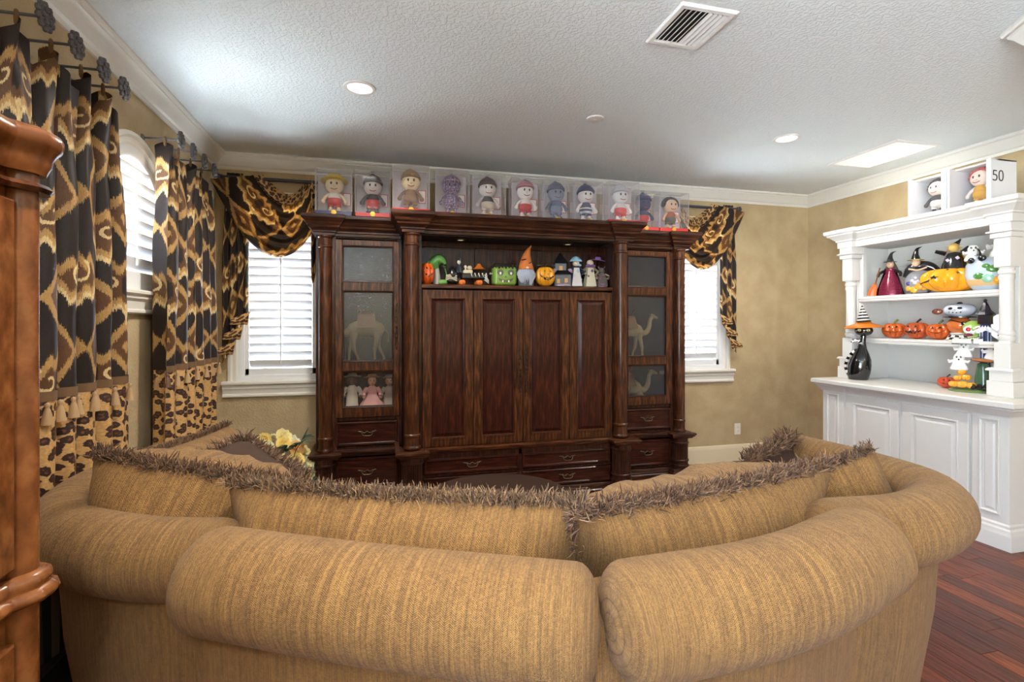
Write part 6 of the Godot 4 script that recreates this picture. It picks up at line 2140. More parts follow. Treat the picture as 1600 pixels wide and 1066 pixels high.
	b.tube([V(-0.085, 0.09, 0.012), V(-0.104, 0.082, 0.012)], [0.012, 0.006], 6)
	b.lathe([Vector2(0.05, 0), Vector2(0.05, 0.012), Vector2(0, 0.014)], 16)
	obj("nose_and_foot", b, glaze(206, 176, 64), o)
	# --- the counter
	o = thing("cat_figurine", "tall glossy black cat figurine with striped witch hat and curled tail", "figurine", V(3.915, yc, -3.44), -0.85)
	var black := mat("black_gloss", c8(16, 17, 20), 0.1, 0.0, 0.8)
	b = Mb.new()
	b.lathe([Vector2(0.0, 0.0), Vector2(0.066, 0.0), Vector2(0.072, 0.006), Vector2(0.082, 0.06), Vector2(0.084, 0.12), Vector2(0.076, 0.17), Vector2(0.056, 0.22), Vector2(0.034, 0.265), Vector2(0.024, 0.31), Vector2(0.021, 0.36), Vector2(0.024, 0.40)], 28, Transform3D(Basis(V(1, 0, 0), V(0.10, 1, 0), V(0, 0, 1)), V(-0.04, 0, 0)), 1.0, 0.78)
	obj("body", b, black, o, 60.0)
	b = Mb.new()
	b.ball(V(0, 0.415, 0.012), V(0.066, 0.046, 0.05), 22)
	for e in [-1, 1]: b.tube([V(0.035 * e, 0.445, 0.0), V(0.045 * e, 0.485, -0.004)], [0.018, 0.003], 8)
	obj("head", b, black, o, 60.0)
	b = Mb.new()
	for e in [-1, 1]: b.ball(V(0.03 * e, 0.418, 0.056), V(0.016, 0.011, 0.006), 10)
	var ey := obj("eyes", b, glaze(206, 214, 160), o)
	b = Mb.new()
	for e in [-1, 1]: b.ball(V(0.03 * e, 0.418, 0.061), V(0.004, 0.009, 0.003), 6)
	obj("pupils", b, black, ey)
	b = Mb.new()
	b.ball(V(0, 0.402, 0.062), V(0.006, 0.004, 0.004), 6)
	obj("nose", b, glaze(196, 110, 100), o)
	b = Mb.new()
	b.lathe([Vector2(0.0, 0.462), Vector2(0.06, 0.462), Vector2(0.12, 0.448), Vector2(0.145, 0.436), Vector2(0.147, 0.440), Vector2(0.12, 0.456), Vector2(0.062, 0.474), Vector2(0.052, 0.49), Vector2(0.0, 0.49)], 32, Transform3D(Basis(V(0, 0, 1), 0.05), V(0.02, 0, 0)), 1.0, 0.7)
	var hat := obj("hat_brim", b, glaze(214, 120, 36), o, 50.0)
	var hm := [black, glaze(240, 238, 234)]
	for k in 11:
		b = Mb.new()
		var y := 0.488 + k * 0.0125
		var rr := func(q: float): return 0.054 * (1.0 - (q - 0.488) / 0.15)
		b.lathe([Vector2(rr.call(y) * 0.94, y), Vector2(rr.call(y + 0.003) * 1.03, y + 0.003), Vector2(rr.call(y + 0.0095) * 1.03, y + 0.0095), Vector2(rr.call(y + 0.0125) * 0.94, y + 0.0125)], 18, Transform3D(Basis(V(0, 0, 1), 0.08), V(0.038, 0, 0)))
		obj("hat_stripe", b, hm[k % 2], hat)
	var tail := spline([V(-0.105, 0.03, -0.03), V(-0.13, 0.10, -0.03), V(-0.115, 0.17, -0.02), V(-0.08, 0.225, -0.01), V(-0.03, 0.27, 0), V(-0.02, 0.305, 0.01), V(-0.04, 0.33, 0.015), V(-0.075, 0.325, 0.015), V(-0.082, 0.305, 0.015)], 3)
	for k in tail.size() - 1:
		b = Mb.new()
		b.tube([tail[k], tail[k + 1]], 0.0125, 9)
		obj("tail_ring", b, hm[k % 2], o)
	jack("ceramic_pumpkin", "small red-orange carved pumpkin lying on the countertop", V(4.02, yc, -2.86), face, 0.058, 0.78, glaze(206, 72, 34), "carved pumpkin on the countertop", 3, glaze(60, 44, 34))
	# tower group
	o = thing("haunted_tower_figurine", "tall haunted tower figurine with ghosts, pumpkins and hanging signs on the countertop", "figurine", V(3.97, yc, -2.655), face)
	b = Mb.new()
	b.lathe([Vector2(0.0, 0.0), Vector2(0.115, 0.0), Vector2(0.12, 0.012), Vector2(0.10, 0.026), Vector2(0.0, 0.034)], 28, Transform3D.IDENTITY, 1.15, 0.75, 0.06, 7)
	obj("grassy_base", b, glaze(116, 138, 84), o, 60.0)
	b = Mb.new()
	b.lathe([Vector2(0.045, 0.02), Vector2(0.032, 0.12), Vector2(0.026, 0.24), Vector2(0.026, 0.46), Vector2(0.034, 0.475)], 12, Transform3D(Basis.IDENTITY, V(0.06, 0, -0.02)))
	var tw := obj("tower", b, glaze(40, 52, 92), o, 10.0)
	b = Mb.new()
	for k in 6:
		var a := TAU * k / 6.0
		b.tube([V(0.06 + cos(a) * 0.029, 0.2, -0.02 + sin(a) * 0.029), V(0.06 + cos(a) * 0.027, 0.46, -0.02 + sin(a) * 0.027)], 0.003, 4)
	obj("pale_ribs", b, glaze(190, 200, 224), tw)
	b = Mb.new()
	b.lathe([Vector2(0.04, 0.47), Vector2(0.038, 0.53), Vector2(0.058, 0.535), Vector2(0.03, 0.565), Vector2(0.018, 0.60), Vector2(0.008, 0.625), Vector2(0.012, 0.635), Vector2(0, 0.645)], 8, Transform3D(Basis.IDENTITY, V(0.06, 0, -0.02)))
	obj("roof", b, glaze(34, 30, 40), tw, 10.0)
	b = Mb.new()
	b.grid(func(u, v): return V(0.06 + cos(PI + u * PI) * (0.03 + 0.06 * v), 0.425 + 0.03 * sin(PI * u) - 0.035 * v + 0.006 * sin(u * 40.0), 0.0 + 0.02 * v + 0.02 * sin(u * PI)), 40, 3)
	obj("striped_awning", b, mat("awning", c8(214, 214, 226), 0.3), tw, 40.0)
	for e in [-1, 1]:
		b = Mb.new()
		b.ball(V(0.06 + 0.085 * e, 0.395, 0.02), V(0.026, 0.012, 0.016), 8)
		obj("red_bow", b, glaze(112, 20, 48), tw)
	for q in [[-0.06, 0.352, 0.10, 0.032], [0.025, 0.352, 0.05, 0.032]]:
		b = Mb.new()
		b.box(V(q[0], q[1], 0.035), V(q[2], q[3], 0.008), 0.002)
		var sg := obj("hanging_sign", b, glaze(222, 216, 190), o)
		b = Mb.new()
		b.box(V(q[0], q[1] - 0.019, 0.035), V(q[2] + 0.006, 0.007, 0.01), 0.001)
		b.tube([V(q[0], q[1] + 0.015, 0.035), V(0.06, q[1] + 0.035, 0.0)], 0.002, 4)
		obj("sign_frame", b, ink, sg)
	ghost(o, V(-0.075, 0.15, 0.01), 0.11)
	ghost(o, V(-0.05, 0.24, 0.0), 0.105)
	ghost(o, V(0.105, 0.22, 0.0), 0.12)
	bent_hat(o, V(-0.055, 0.34, 0.0), 0.045, glaze(226, 226, 228), -1.0)
	for q in [[-0.10, 0.03, 0.06, 0.03], [-0.055, 0.03, 0.075, 0.032], [-0.01, 0.03, 0.07, 0.028], [-0.08, 0.075, 0.045, 0.026], [-0.035, 0.08, 0.05, 0.028], [-0.06, 0.115, 0.03, 0.026]]:
		pumpkin_body(o, q[3], 0.8, 7, glaze(236, 164, 44), V(q[0], q[1], q[2]), "little_pumpkin")
	b = Mb.new()
	b.lathe([Vector2(0.05, 0.03), Vector2(0.046, 0.1), Vector2(0.035, 0.17), Vector2(0.03, 0.2), Vector2(0.0, 0.215)], 18, Transform3D(Basis.IDENTITY, V(0.05, 0, 0.04)), 1.0, 0.8, 0.06, 6)
	obj("green_cloak", b, glaze(64, 92, 68), o, 60.0)
	b = Mb.new()
	b.lathe([Vector2(0.0, 0.21), Vector2(0.06, 0.215), Vector2(0.068, 0.222), Vector2(0.05, 0.235), Vector2(0.0, 0.24)], 18, Transform3D(Basis(V(0, 0, 1), -0.1), V(0.03, 0.0, 0.045)))
	obj("brown_hat", b, glaze(158, 96, 54), o, 50.0)
	b = Mb.new()
	for k in 4: b.ball(V(0.0 + 0.033 * k, 0.045, 0.085), V(0.017, 0.022, 0.014), 8)
	obj("black_boots", b, ink, o)

func build_niche_figures():
	var y := 1.682
	var ink := glaze(26, 24, 28)
	var z := -4.02
	# tall pumpkin
	var o := jack("ceramic_pumpkin", "tall narrow orange jack-o'-lantern at the left end of the dark niche", V(0.335, y, z + 0.02), 0.2, 0.058, 1.6, glaze(214, 86, 26), "", 3, glaze(96, 150, 60), 8)
	# bent green creature
	o = thing("green_monster_figurine", "green hunched monster figurine behind the tall orange pumpkin in the niche", "figurine", V(0.425, y, z - 0.03))
	var gr := glaze(78, 132, 66)
	var b := Mb.new()
	b.tube(spline([V(-0.02, 0.13, 0), V(-0.03, 0.175, 0), V(0.0, 0.205, 0.01), V(0.035, 0.18, 0.02), V(0.05, 0.14, 0.03)], 5), [0.03, 0.034, 0.038, 0.042, 0.044, 0.046, 0.047, 0.047, 0.046, 0.045, 0.044, 0.042, 0.04, 0.037, 0.034, 0.031, 0.028, 0.024, 0.02, 0.014, 0.008], 14)
	obj("head", b, gr, o, 60.0)
	b = Mb.new()
	b.ball(V(0.025, 0.165, 0.052), V(0.014, 0.01, 0.008), 8)
	b.ball(V(0.05, 0.16, 0.046), V(0.01, 0.009, 0.008), 8)
	obj("eyes", b, ink, o)
	b = Mb.new()
	b.lathe([Vector2(0.03, 0.0), Vector2(0.034, 0.05), Vector2(0.024, 0.12), Vector2(0.02, 0.15)], 14, Transform3D(Basis.IDENTITY, V(-0.012, 0, 0)))
	obj("pale_body", b, glaze(160, 156, 150), o, 60.0)
	b = Mb.new()
	b.tube(spline([V(0.05, 0.135, 0.03), V(0.062, 0.08, 0.03), V(0.05, 0.03, 0.03)], 5), 0.004, 6)
	b.ball(V(0.035, 0.024, 0.02), V(0.042, 0.024, 0.03), 12)
	obj("hand_and_foot", b, glaze(110, 158, 84), o, 60.0)
	# carriage
	o = thing("pumpkin_carriage_figurine", "black carriage figurine with pumpkin wheels and skeleton riders in the niche", "figurine", V(0.635, y, z))
	b = Mb.new()
	b.box(V(0.06, 0.075, 0), V(0.19, 0.045, 0.07), 0.008)
	b.lathe([Vector2(0.035, 0.05), Vector2(0.045, 0.09), Vector2(0.03, 0.13), Vector2(0.012, 0.15)], 14, Transform3D(Basis.IDENTITY, V(-0.10, 0, 0)))
	b.box(V(-0.09, 0.045, 0), V(0.11, 0.04, 0.05), 0.008)
	obj("carriage", b, ink, o)
	for x in [-0.03, 0.105]:
		pumpkin_body(o, 0.027, 0.9, 7, glaze(226, 118, 50), V(x, 0.0, 0.045), "pumpkin_wheel")
	for x in [-0.03, 0.105]:
		pumpkin_body(o, 0.027, 0.9, 7, glaze(226, 118, 50), V(x, 0.0, -0.045), "pumpkin_wheel")
	b = Mb.new()
	for q in [[-0.05, 0.185, 0.016], [-0.115, 0.12, 0.012], [0.0, 0.15, 0.012]]:
		b.ball(V(q[0], q[1], 0.01), V(q[2], q[2] * 1.15, q[2]), 8)
		b.tube([V(q[0], q[1] - 0.012, 0.01), V(q[0] + 0.005, q[1] - 0.06, 0.008)], 0.006, 5)
	for k in 4: b.tube(spline([V(-0.155, 0.04 + 0.012 * k, 0.03), V(-0.12, 0.052 + 0.01 * k, 0.035), V(-0.07, 0.036 + 0.013 * k, 0.035)], 4), 0.0035, 5)
	obj("skeletons", b, glaze(214, 206, 190), o)
	b = Mb.new()
	b.tube([V(-0.05, 0.10, 0), V(-0.048, 0.165, 0.0)], [0.03, 0.016], 9)
	b.tube([V(-0.05, 0.195, 0.01), V(-0.035, 0.225, 0.01)], [0.017, 0.003], 8)
	obj("black_rider", b, glaze(44, 48, 58), o)
	b = Mb.new()
	b.box(V(0.02, 0.11, 0.0), V(0.075, 0.03, 0.05), 0.006)
	b.ball(V(0.035, 0.14, 0), V(0.022, 0.022, 0.022), 10)
	obj("bone_seat", b, glaze(206, 196, 170), o)
	b = Mb.new()
	b.lathe([Vector2(0.0, 0.125), Vector2(0.05, 0.128), Vector2(0.055, 0.134), Vector2(0.03, 0.15), Vector2(0.014, 0.175), Vector2(0, 0.18)], 18, Transform3D(Basis.IDENTITY, V(0.11, 0, 0)))
	obj("orange_hat", b, glaze(186, 104, 40), o, 50.0)
	b = Mb.new()
	for k in 5: b.tube([V(0.04 + 0.03 * k, 0.1, 0.036), V(0.05 + 0.03 * k, 0.07, 0.038)], [0.006, 0.002], 5)
	for k in 3: b.tube([V(0.15, 0.09 - 0.02 * k, 0.03), V(0.185, 0.04 - 0.01 * k, 0.03)], [0.005, 0.003], 5)
	obj("cobwebs", b, glaze(220, 218, 214), o)
	# square green lantern
	o = thing("monster_lantern", "square green monster face lantern with black hair in the niche", "lantern", V(0.945, y, z + 0.02))
	b = Mb.new()
	b.box(V(0, 0.08, 0), V(0.19, 0.16, 0.13), 0.022)
	var gl := obj("lantern_body", b, glaze(116, 152, 62), o, 60.0)
	b = Mb.new()
	for e in [-1, 1]: b.prism(ngon(0.043 * e, 0.105, 0.026, 0.024, 14), 0.003, Transform3D(Basis.IDENTITY, V(0, 0, 0.064)))
	b.prism([Vector2(-0.01, 0.066), Vector2(0.01, 0.066), Vector2(0.0, 0.082)], 0.003, Transform3D(Basis.IDENTITY, V(0, 0, 0.064)))
	b.prism([Vector2(-0.066, 0.064), Vector2(-0.05, 0.04), Vector2(-0.02, 0.028), Vector2(0.02, 0.028), Vector2(0.05, 0.04), Vector2(0.066, 0.064), Vector2(0.04, 0.054), Vector2(0.0, 0.046), Vector2(-0.04, 0.054)], 0.003, Transform3D(Basis.IDENTITY, V(0, 0, 0.064)))
	obj("cut_outs", b, matte(88, 84, 70), gl)
	b = Mb.new()
	for e in [-1, 1]:
		b.ball(V(0.043 * e, 0.098, 0.066), V(0.01, 0.012, 0.004), 8)
		b.box(V(0.024 * e, 0.036, 0.068), V(0.01, 0.016, 0.003), 0.001)
	obj("eyes_and_teeth", b, glaze(238, 236, 222), gl)
	b = Mb.new()
	b.box(V(0, 0.165, 0), V(0.192, 0.022, 0.134), 0.008)
	for k in 7: b.tube([V(-0.08 + 0.027 * k, 0.165, 0.062), V(-0.08 + 0.027 * k, 0.14 - 0.008 * (k % 2), 0.068)], [0.014, 0.003], 6)
	obj("hair", b, ink, o)
	b = Mb.new()
	for e in [-1, 1]:
		b.tube([V(0.09 * e, 0.1, 0), V(0.112 * e, 0.1, 0)], 0.006, 8)
		b.ball(V(0.113 * e, 0.1, 0), V(0.006, 0.011, 0.011), 8)
	obj("bolts", b, glaze(170, 168, 160), o)
	# gnome
	o = thing("gnome", "plush gnome with tall orange felt hat and grey beard in the niche", "gnome", V(1.12, y, z + 0.05))
	b = Mb.new()
	b.lathe([Vector2(0.06, 0.0), Vector2(0.064, 0.03), Vector2(0.06, 0.10), Vector2(0.045, 0.15), Vector2(0, 0.16)], 18)
	obj("body", b, matte(92, 92, 98), o, 60.0)
	b = Mb.new()
	b.tube(spline([V(0, 0.135, 0), V(0.0, 0.2, 0.0), V(0.012, 0.27, 0.0), V(0.045, 0.335, 0.0)], 5), [0.064, 0.062, 0.058, 0.054, 0.05, 0.046, 0.042, 0.038, 0.034, 0.03, 0.026, 0.022, 0.017, 0.012, 0.007, 0.002], 16)
	var gh := obj("felt_hat", b, matte(196, 112, 50), o, 60.0)
	b = Mb.new()
	b.tube([V(-0.045, 0.208, 0.03), V(-0.015, 0.214, 0.055)], 0.004, 5)
	b.tube([V(0.01, 0.18, 0.06), V(0.03, 0.19, 0.052)], 0.004, 5)
	obj("hat_stitches", b, matte(54, 34, 26), gh)
	b = Mb.new()
	b.ball(V(-0.005, 0.142, 0.062), V(0.013, 0.012, 0.012), 10)
	obj("nose", b, matte(226, 190, 170), o)
	b = Mb.new()
	for k in 64:
		var a := -1.5 + 3.0 * fposmod(k * 0.618, 1.0)
		var h0 := 0.135 - 0.02 * fposmod(k * 0.37, 1.0)
		var l := 0.06 + 0.07 * fposmod(k * 0.77, 1.0) * cos(a * 0.8)
		b.tube([V(sin(a) * 0.056, h0, cos(a) * 0.056), V(sin(a) * 0.074, h0 - l * 0.5, cos(a) * 0.074), V(sin(a * 0.8) * 0.06, maxf(h0 - l, 0.004), cos(a * 0.8) * 0.068)], [0.006, 0.006, 0.001], 4)
	obj("beard", b, matte(170, 176, 194), o)
	# smiling pumpkin
	o = thing("ceramic_pumpkin", "smiling yellow-orange jack-o'-lantern beside the gnome in the niche", "pumpkin", V(1.285, y, z + 0.04))
	pumpkin_body(o, 0.082, 1.08, 9, glaze(232, 160, 36))
	stem(o, 0.08, 0.16, glaze(52, 66, 40))
	decal(o, "eyes", [[Vector2(-0.52, 0.28), Vector2(-0.36, 0.48), Vector2(-0.18, 0.3), Vector2(-0.36, 0.4)], [Vector2(0.18, 0.3), Vector2(0.36, 0.48), Vector2(0.52, 0.28), Vector2(0.36, 0.4)]], ink, 0.082, 1.08, 9)
	decal(o, "nose", [[Vector2(-0.08, 0.06), Vector2(0.08, 0.06), Vector2(0.0, 0.2)]], ink, 0.082, 1.08, 9)
	decal(o, "mouth", [grin(0.85, -0.32, 0.42, 0.34, 5)], ink, 0.082, 1.08, 9)
	b = Mb.new()
	for k in 6: b.tube(spline([V(0, 0.165, 0), V(0.05 * cos(k), 0.178, 0.05 * sin(k)), V(0.08 * cos(k + 0.4), 0.165, 0.08 * sin(k + 0.4))], 3), 0.004, 5)
	obj("vines", b, glaze(60, 52, 46), o)
	# four ornate figures at the right end
	var g := "ornate carved-look figures at the right end of the niche"
	var specs := [[1.437, 0.26, "ornate haunted house figurine in greys with blue and purple details", [90, 96, 110], [150, 132, 150], [196, 150, 96], 0], [1.56, 0.245, "ornate figurine in dark coat and pale blue hat", [44, 50, 70], [196, 188, 190], [150, 196, 220], 1], [1.685, 0.25, "ornate lady figurine in long grey-green gown with a purple bow", [140, 136, 116], [196, 190, 166], [120, 84, 150], 2], [1.79, 0.175, "small ornate owl-like figurine with purple foot, rightmost in the niche", [150, 130, 112], [90, 84, 78], [140, 86, 120], 3]]
	for e in specs:
		o = thing("ornate_figurine", e[2], "figurine", V(e[0], y, z + 0.02), -0.15, g)
		o.scale = V(1.28, 1.07, 1.2)
		var h: float = e[1]
		var m1 := glaze(e[3][0], e[3][1], e[3][2])
		var m2 := glaze(e[4][0], e[4][1], e[4][2])
		var m3 := glaze(e[5][0], e[5][1], e[5][2])
		b = Mb.new()
		if e[6] == 0:
			b.box(V(0, 0.05, 0), V(0.11, 0.1, 0.08), 0.006)
			b.box(V(-0.012, 0.14, 0), V(0.075, 0.09, 0.06), 0.006)
			obj("house_walls", b, m1, o)
			b = Mb.new()
			b.lathe([Vector2(0.062, 0.0), Vector2(0.05, 0.02), Vector2(0.012, 0.075), Vector2(0, 0.085)], 4, Transform3D(Basis(V(0, 1, 0), PI / 4), V(-0.012, 0.182, 0)))
			b.lathe([Vector2(0.085, 0.0), Vector2(0.07, 0.012), Vector2(0.055, 0.03)], 4, Transform3D(Basis(V(0, 1, 0), PI / 4), V(0, 0.098, 0)))
			obj("roofs", b, ink, o, 10.0)
			b = Mb.new()
			for q in [V(-0.03, 0.045, 0.042), V(0.02, 0.05, 0.042), V(-0.012, 0.145, 0.032)]:
				b = Mb.new()
				b.box(q, V(0.022, 0.036, 0.006), 0.002)
				obj("window", b, m3, o)
			b = Mb.new()
			b.ball(V(0.048, 0.12, 0.03), V(0.018, 0.024, 0.018), 10)
			b.ball(V(-0.05, 0.125, 0.03), V(0.016, 0.02, 0.016), 10)
			b.ball(V(0.0, 0.012, 0.05), V(0.05, 0.014, 0.02), 10)
			obj("clouds", b, m2, o)
			continue
		b.lathe([Vector2(0.05, 0.0), Vector2(0.052, 0.012), Vector2(0.044, h * 0.25), Vector2(0.028, h * 0.5), Vector2(0.032, h * 0.6), Vector2(0.016, h * 0.7)], 20, Transform3D.IDENTITY, 1.0 if e[6] != 3 else 0.7, 0.8, 0.08, 8)
		obj("robe", b, m1, o, 60.0)
		b = Mb.new()
		for k in 10:
			var a := k * 2.4
			b.ball(V(sin(a) * 0.04 * (1.0 - 0.05 * k), 0.02 + h * 0.055 * k, 0.03 * cos(a) + 0.004), V(0.009, 0.012, 0.009), 6)
		tag(obj("beadwork", b, m3, o), "", "", "", "stuff")
		b = Mb.new()
		b.grid(func(u, v): return V((u - 0.5) * 0.034 * (1.0 + v), h * 0.58 * (1.0 - v) + 0.01, 0.026 + 0.018 * v), 4, 6)
		obj("carved_panel", b, m2, o)
		b = Mb.new()
		b.ball(V(0, h * 0.77, 0.004), V(0.024, 0.027, 0.024), 14)
		obj("head", b, glaze(206, 190, 172) if e[6] != 3 else m2, o, 60.0)
		b = Mb.new()
		if e[6] == 1:
			b.lathe([Vector2(0.0, h * 0.83), Vector2(0.042, h * 0.82), Vector2(0.04, h * 0.86), Vector2(0.02, h * 0.97), Vector2(0, h)], 16)
			b.ball(V(0.02, h * 0.7, 0.026), V(0.012, 0.01, 0.01), 8)
		elif e[6] == 2:
			for s in [-1, 1]: b.ball(V(0.016 * s, h * 0.68, 0.024), V(0.018, 0.012, 0.01), 10)
			b.lathe([Vector2(0.0, h * 0.85), Vector2(0.05, h * 0.85), Vector2(0.05, h * 0.865), Vector2(0.022, h * 0.88), Vector2(0.018, h * 0.97), Vector2(0, h * 0.98)], 16, Transform3D(Basis(V(0, 0, 1), -0.15), V(0.02, 0, 0)))
		else:
			b.lathe([Vector2(0.042, 0.0), Vector2(0.044, 0.03), Vector2(0.03, 0.045), Vector2(0, 0.045)], 16, Transform3D.IDENTITY, 0.9, 1.0)
			for s in [-1, 1]: b.tube([V(0.016 * s, h * 0.88, 0), V(0.024 * s, h * 0.99, 0)], [0.009, 0.001], 6)
		obj("hat_and_bow", b, m3, o, 60.0)
		b = Mb.new()
		for s in [-1, 1]: b.tube(spline([V(0.022 * s, h * 0.63, 0), V(0.05 * s, h * 0.5, 0.012), V(0.03 * s, h * 0.4, 0.034)], 4), 0.009, 6)
		obj("arms", b, m1, o)

# ------------------------------------------------------------------ behind the glass
func camel(label: String, at: Vector3, turn: float, s: float, kneel: bool, hide: Material):
	var o := thing("camel_figurine", label, "figurine", at, turn, "camel figurines in the glazed towers")
	o.scale = Vector3.ONE * s
	var b := Mb.new()
	var up := 0.0 if not kneel else -0.33
	# body with a hump, walking towards +x
	b.tube(spline([V(-0.34, 0.60 + up, 0), V(-0.2, 0.66 + up, 0), V(0.0, 0.70 + up, 0), V(0.2, 0.66 + up, 0), V(0.33, 0.62 + up, 0)], 5), [0.05, 0.09, 0.115, 0.13, 0.14, 0.145, 0.15, 0.155, 0.158, 0.16, 0.16, 0.158, 0.155, 0.15, 0.145, 0.14, 0.135, 0.125, 0.11, 0.085, 0.05], 16, true, 1.1)
	b.ball(V(-0.02, 0.83 + up, 0), V(0.17, 0.13, 0.09), 16)
	b.tube(spline([V(0.26, 0.64 + up, 0), V(0.42, 0.60 + up, 0), V(0.52, 0.72 + up, 0), V(0.55, 0.90 + up, 0), V(0.60, 0.97 + up, 0)], 5), [0.10, 0.09, 0.08, 0.075, 0.07, 0.066, 0.064, 0.062, 0.06, 0.056, 0.054, 0.052, 0.05, 0.048, 0.046, 0.045, 0.045, 0.046, 0.048, 0.05, 0.05], 12)
	b.tube(spline([V(0.55, 0.985 + up, 0), V(0.62, 0.99 + up, 0), V(0.70, 0.96 + up, 0), V(0.745, 0.945 + up, 0)], 4), [0.035, 0.045, 0.052, 0.055, 0.054, 0.05, 0.045, 0.04, 0.038, 0.038, 0.038, 0.034, 0.02], 12)
	for e in [-1, 1]: b.tube([V(0.57, 1.01 + up, 0.035 * e), V(0.545, 1.05 + up, 0.05 * e)], [0.016, 0.005], 6)
	b.tube(spline([V(-0.36, 0.66 + up, 0), V(-0.42, 0.56 + up, 0), V(-0.41, 0.42 + up, 0)], 4), [0.018, 0.016, 0.014, 0.013, 0.012, 0.012, 0.014, 0.018, 0.012], 6)
	for q in [[0.24, 0.075, 0.08], [0.20, -0.075, -0.06], [-0.26, 0.075, -0.08], [-0.22, -0.075, 0.06]]:
		if kneel:
			b.tube(spline([V(q[0], 0.24, q[1]), V(q[0] + 0.1, 0.10, q[1] * 1.3), V(q[0] + 0.02, 0.04, q[1] * 1.3), V(q[0] - 0.12, 0.035, q[1] * 1.3)], 4), [0.07, 0.066, 0.06, 0.055, 0.05, 0.046, 0.042, 0.04, 0.036, 0.034, 0.034, 0.036, 0.04], 8)
		else:
			var k: float = q[2]
			b.tube(spline([V(q[0], 0.62, q[1]), V(q[0] + 0.02, 0.48, q[1]), V(q[0] + 0.03 + k * 0.4, 0.30, q[1]), V(q[0] + k * 0.9, 0.14, q[1]), V(q[0] + k, 0.03, q[1])], 4), [0.085, 0.08, 0.072, 0.062, 0.052, 0.046, 0.042, 0.04, 0.042, 0.036, 0.03, 0.027, 0.026, 0.026, 0.026, 0.028, 0.032], 9)
			b.ball(V(q[0] + k + 0.02, 0.018, q[1]), V(0.05, 0.018, 0.036), 10)
	obj("body", b, hide, o, 70.0)
	b = Mb.new()
	b.grid(func(u, v): return V(-0.17 + 0.32 * u, 0.83 + up + cos((v - 0.5) * PI) * 0.16 - 0.24 * absf(v - 0.5), (v - 0.5) * 0.40), 8, 12, Vector2(1, 1))
	obj("saddle_blanket", b, matte(150, 112, 80), o, 60.0)
	b = Mb.new()
	b.lathe([Vector2(0.10, 0.0), Vector2(0.11, 0.02), Vector2(0.08, 0.05), Vector2(0.0, 0.06)], 16, Transform3D(Basis.IDENTITY, V(-0.01, 0.96 + up, 0)), 1.2, 0.8)
	b.tube(spline([V(0.08, 0.98 + up, 0), V(0.12, 1.06 + up, 0), V(0.15, 1.12 + up, 0)], 3), 0.016, 6)
	obj("saddle", b, matte(134, 92, 62), o, 60.0)
	if not kneel:
		b = Mb.new()
		b.box(V(0, 0.0, 0), V(0.8, 0.012, 0.26), 0.004)
		obj("base", b, matte(120, 92, 60), o)

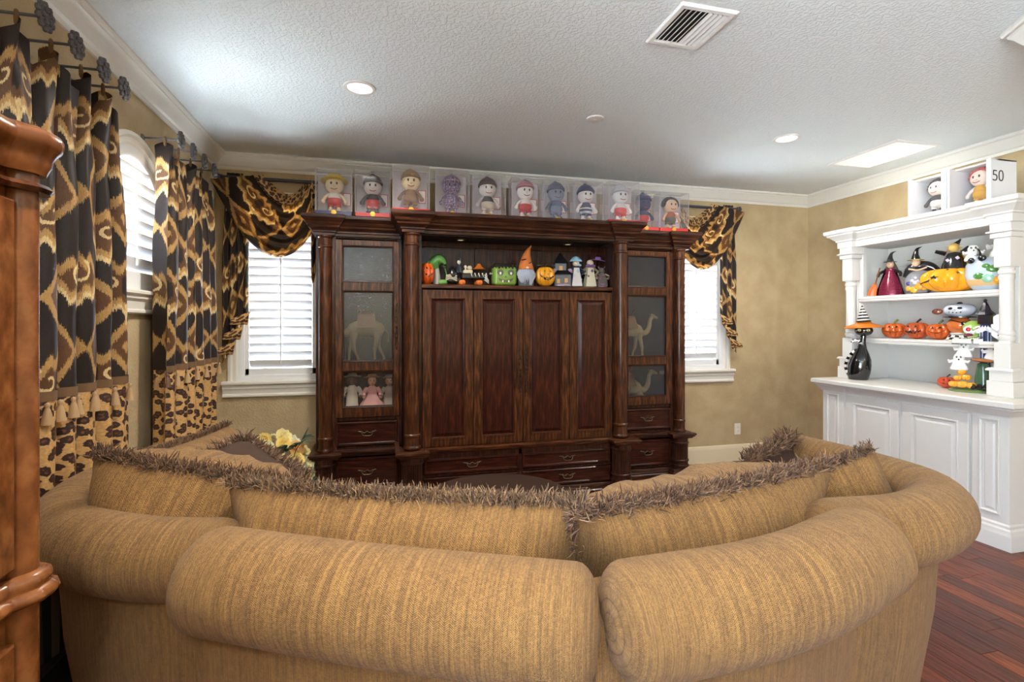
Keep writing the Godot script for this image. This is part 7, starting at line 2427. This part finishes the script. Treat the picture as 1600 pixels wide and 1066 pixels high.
func costume_doll(label: String, at: Vector3, s: float, gown: Material, skin: Material, hat: Material, wide: float):
	var o := thing("costume_doll", label, "doll", at, 0.0, "costume dolls behind the left glass door")
	o.scale = Vector3.ONE * s
	var b := Mb.new()
	b.lathe([Vector2(0.34 * wide, 0.0), Vector2(0.35 * wide, 0.03), Vector2(0.26 * wide, 0.25), Vector2(0.14, 0.45), Vector2(0.12, 0.52), Vector2(0.15, 0.62), Vector2(0.06, 0.70)], 28, Transform3D.IDENTITY, 1.0, 0.7, 0.10, 9)
	obj("gown", b, gown, o, 60.0)
	b = Mb.new()
	b.ball(V(0, 0.82, 0.01), V(0.105, 0.125, 0.105), 18)
	b.ball(V(0, 0.805, 0.112), V(0.016, 0.02, 0.016), 8)
	b.tube([V(0, 0.68, 0), V(0, 0.74, 0)], 0.045, 8)
	for e in [-1, 1]: b.ball(V(0.20 * e, 0.42, 0.11), V(0.032, 0.04, 0.03), 8)
	obj("head_and_hands", b, skin, o, 60.0)
	b = Mb.new()
	for e in [-1, 1]: b.ball(V(0.04 * e, 0.835, 0.106), V(0.016, 0.012, 0.008), 8)
	b.ball(V(0, 0.755, 0.104), V(0.022, 0.008, 0.008), 8)
	obj("face", b, matte(54, 34, 32), o)
	b = Mb.new()
	for e in [-1, 1]: b.tube(spline([V(0.11 * e, 0.64, 0), V(0.19 * e, 0.54, 0.03), V(0.20 * e, 0.45, 0.10)], 4), [0.06, 0.065, 0.065, 0.06, 0.052, 0.048, 0.046, 0.05, 0.055], 9)
	obj("sleeves", b, gown, o, 60.0)
	b = Mb.new()
	b.lathe([Vector2(0.0, 0.9), Vector2(0.2, 0.90), Vector2(0.21, 0.915), Vector2(0.12, 0.93), Vector2(0.1, 0.985), Vector2(0.0, 1.0)], 20, Transform3D(Basis(V(1, 0, 0), -0.2), V(0, 0.02, 0.16)))
	obj("hat", b, hat, o, 60.0)
	b = Mb.new()
	for k in 9:
		var a := PI + PI * k / 8.0
		b.ball(V(cos(a) * 0.1, 0.80 + 0.05 * sin(k * 2.0), sin(a) * 0.08), V(0.045, 0.075, 0.045), 7)
	obj("hair", b, matte(96, 66, 44), o)

func build_glass_figures():
	var hide := matte(206, 180, 134)
	camel("saddled camel figurine in the middle pane of the left tower, half lost behind hazy glass", V(-0.13, 1.054, -4.29), PI, 0.42, false, matte(168, 140, 96))
	camel("standing camel figurine in the tall pane of the right tower, head turned to the right", V(2.18, 1.054, -4.28), 0.0, 0.40, false, hide)
	camel("kneeling camel figurine in the bottom pane of the right tower", V(2.16, 0.659, -4.28), 0.0, 0.42, true, hide)
	costume_doll("doll with dark face and white outfit in the bottom pane of the left tower", V(-0.235, 0.659, -4.29), 0.33, matte(226, 212, 196), matte(104, 70, 54), matte(226, 220, 206), 0.55)
	costume_doll("lady doll in wide pink gown and brimmed hat behind the left glass door", V(-0.08, 0.659, -4.28), 0.32, matte(222, 164, 160), matte(212, 160, 134), matte(222, 186, 156), 1.1)
	costume_doll("doll in pale hat and grey dress, rightmost of the dolls behind glass", V(0.055, 0.659, -4.31), 0.31, matte(176, 160, 152), matte(210, 166, 140), matte(224, 216, 204), 0.6)
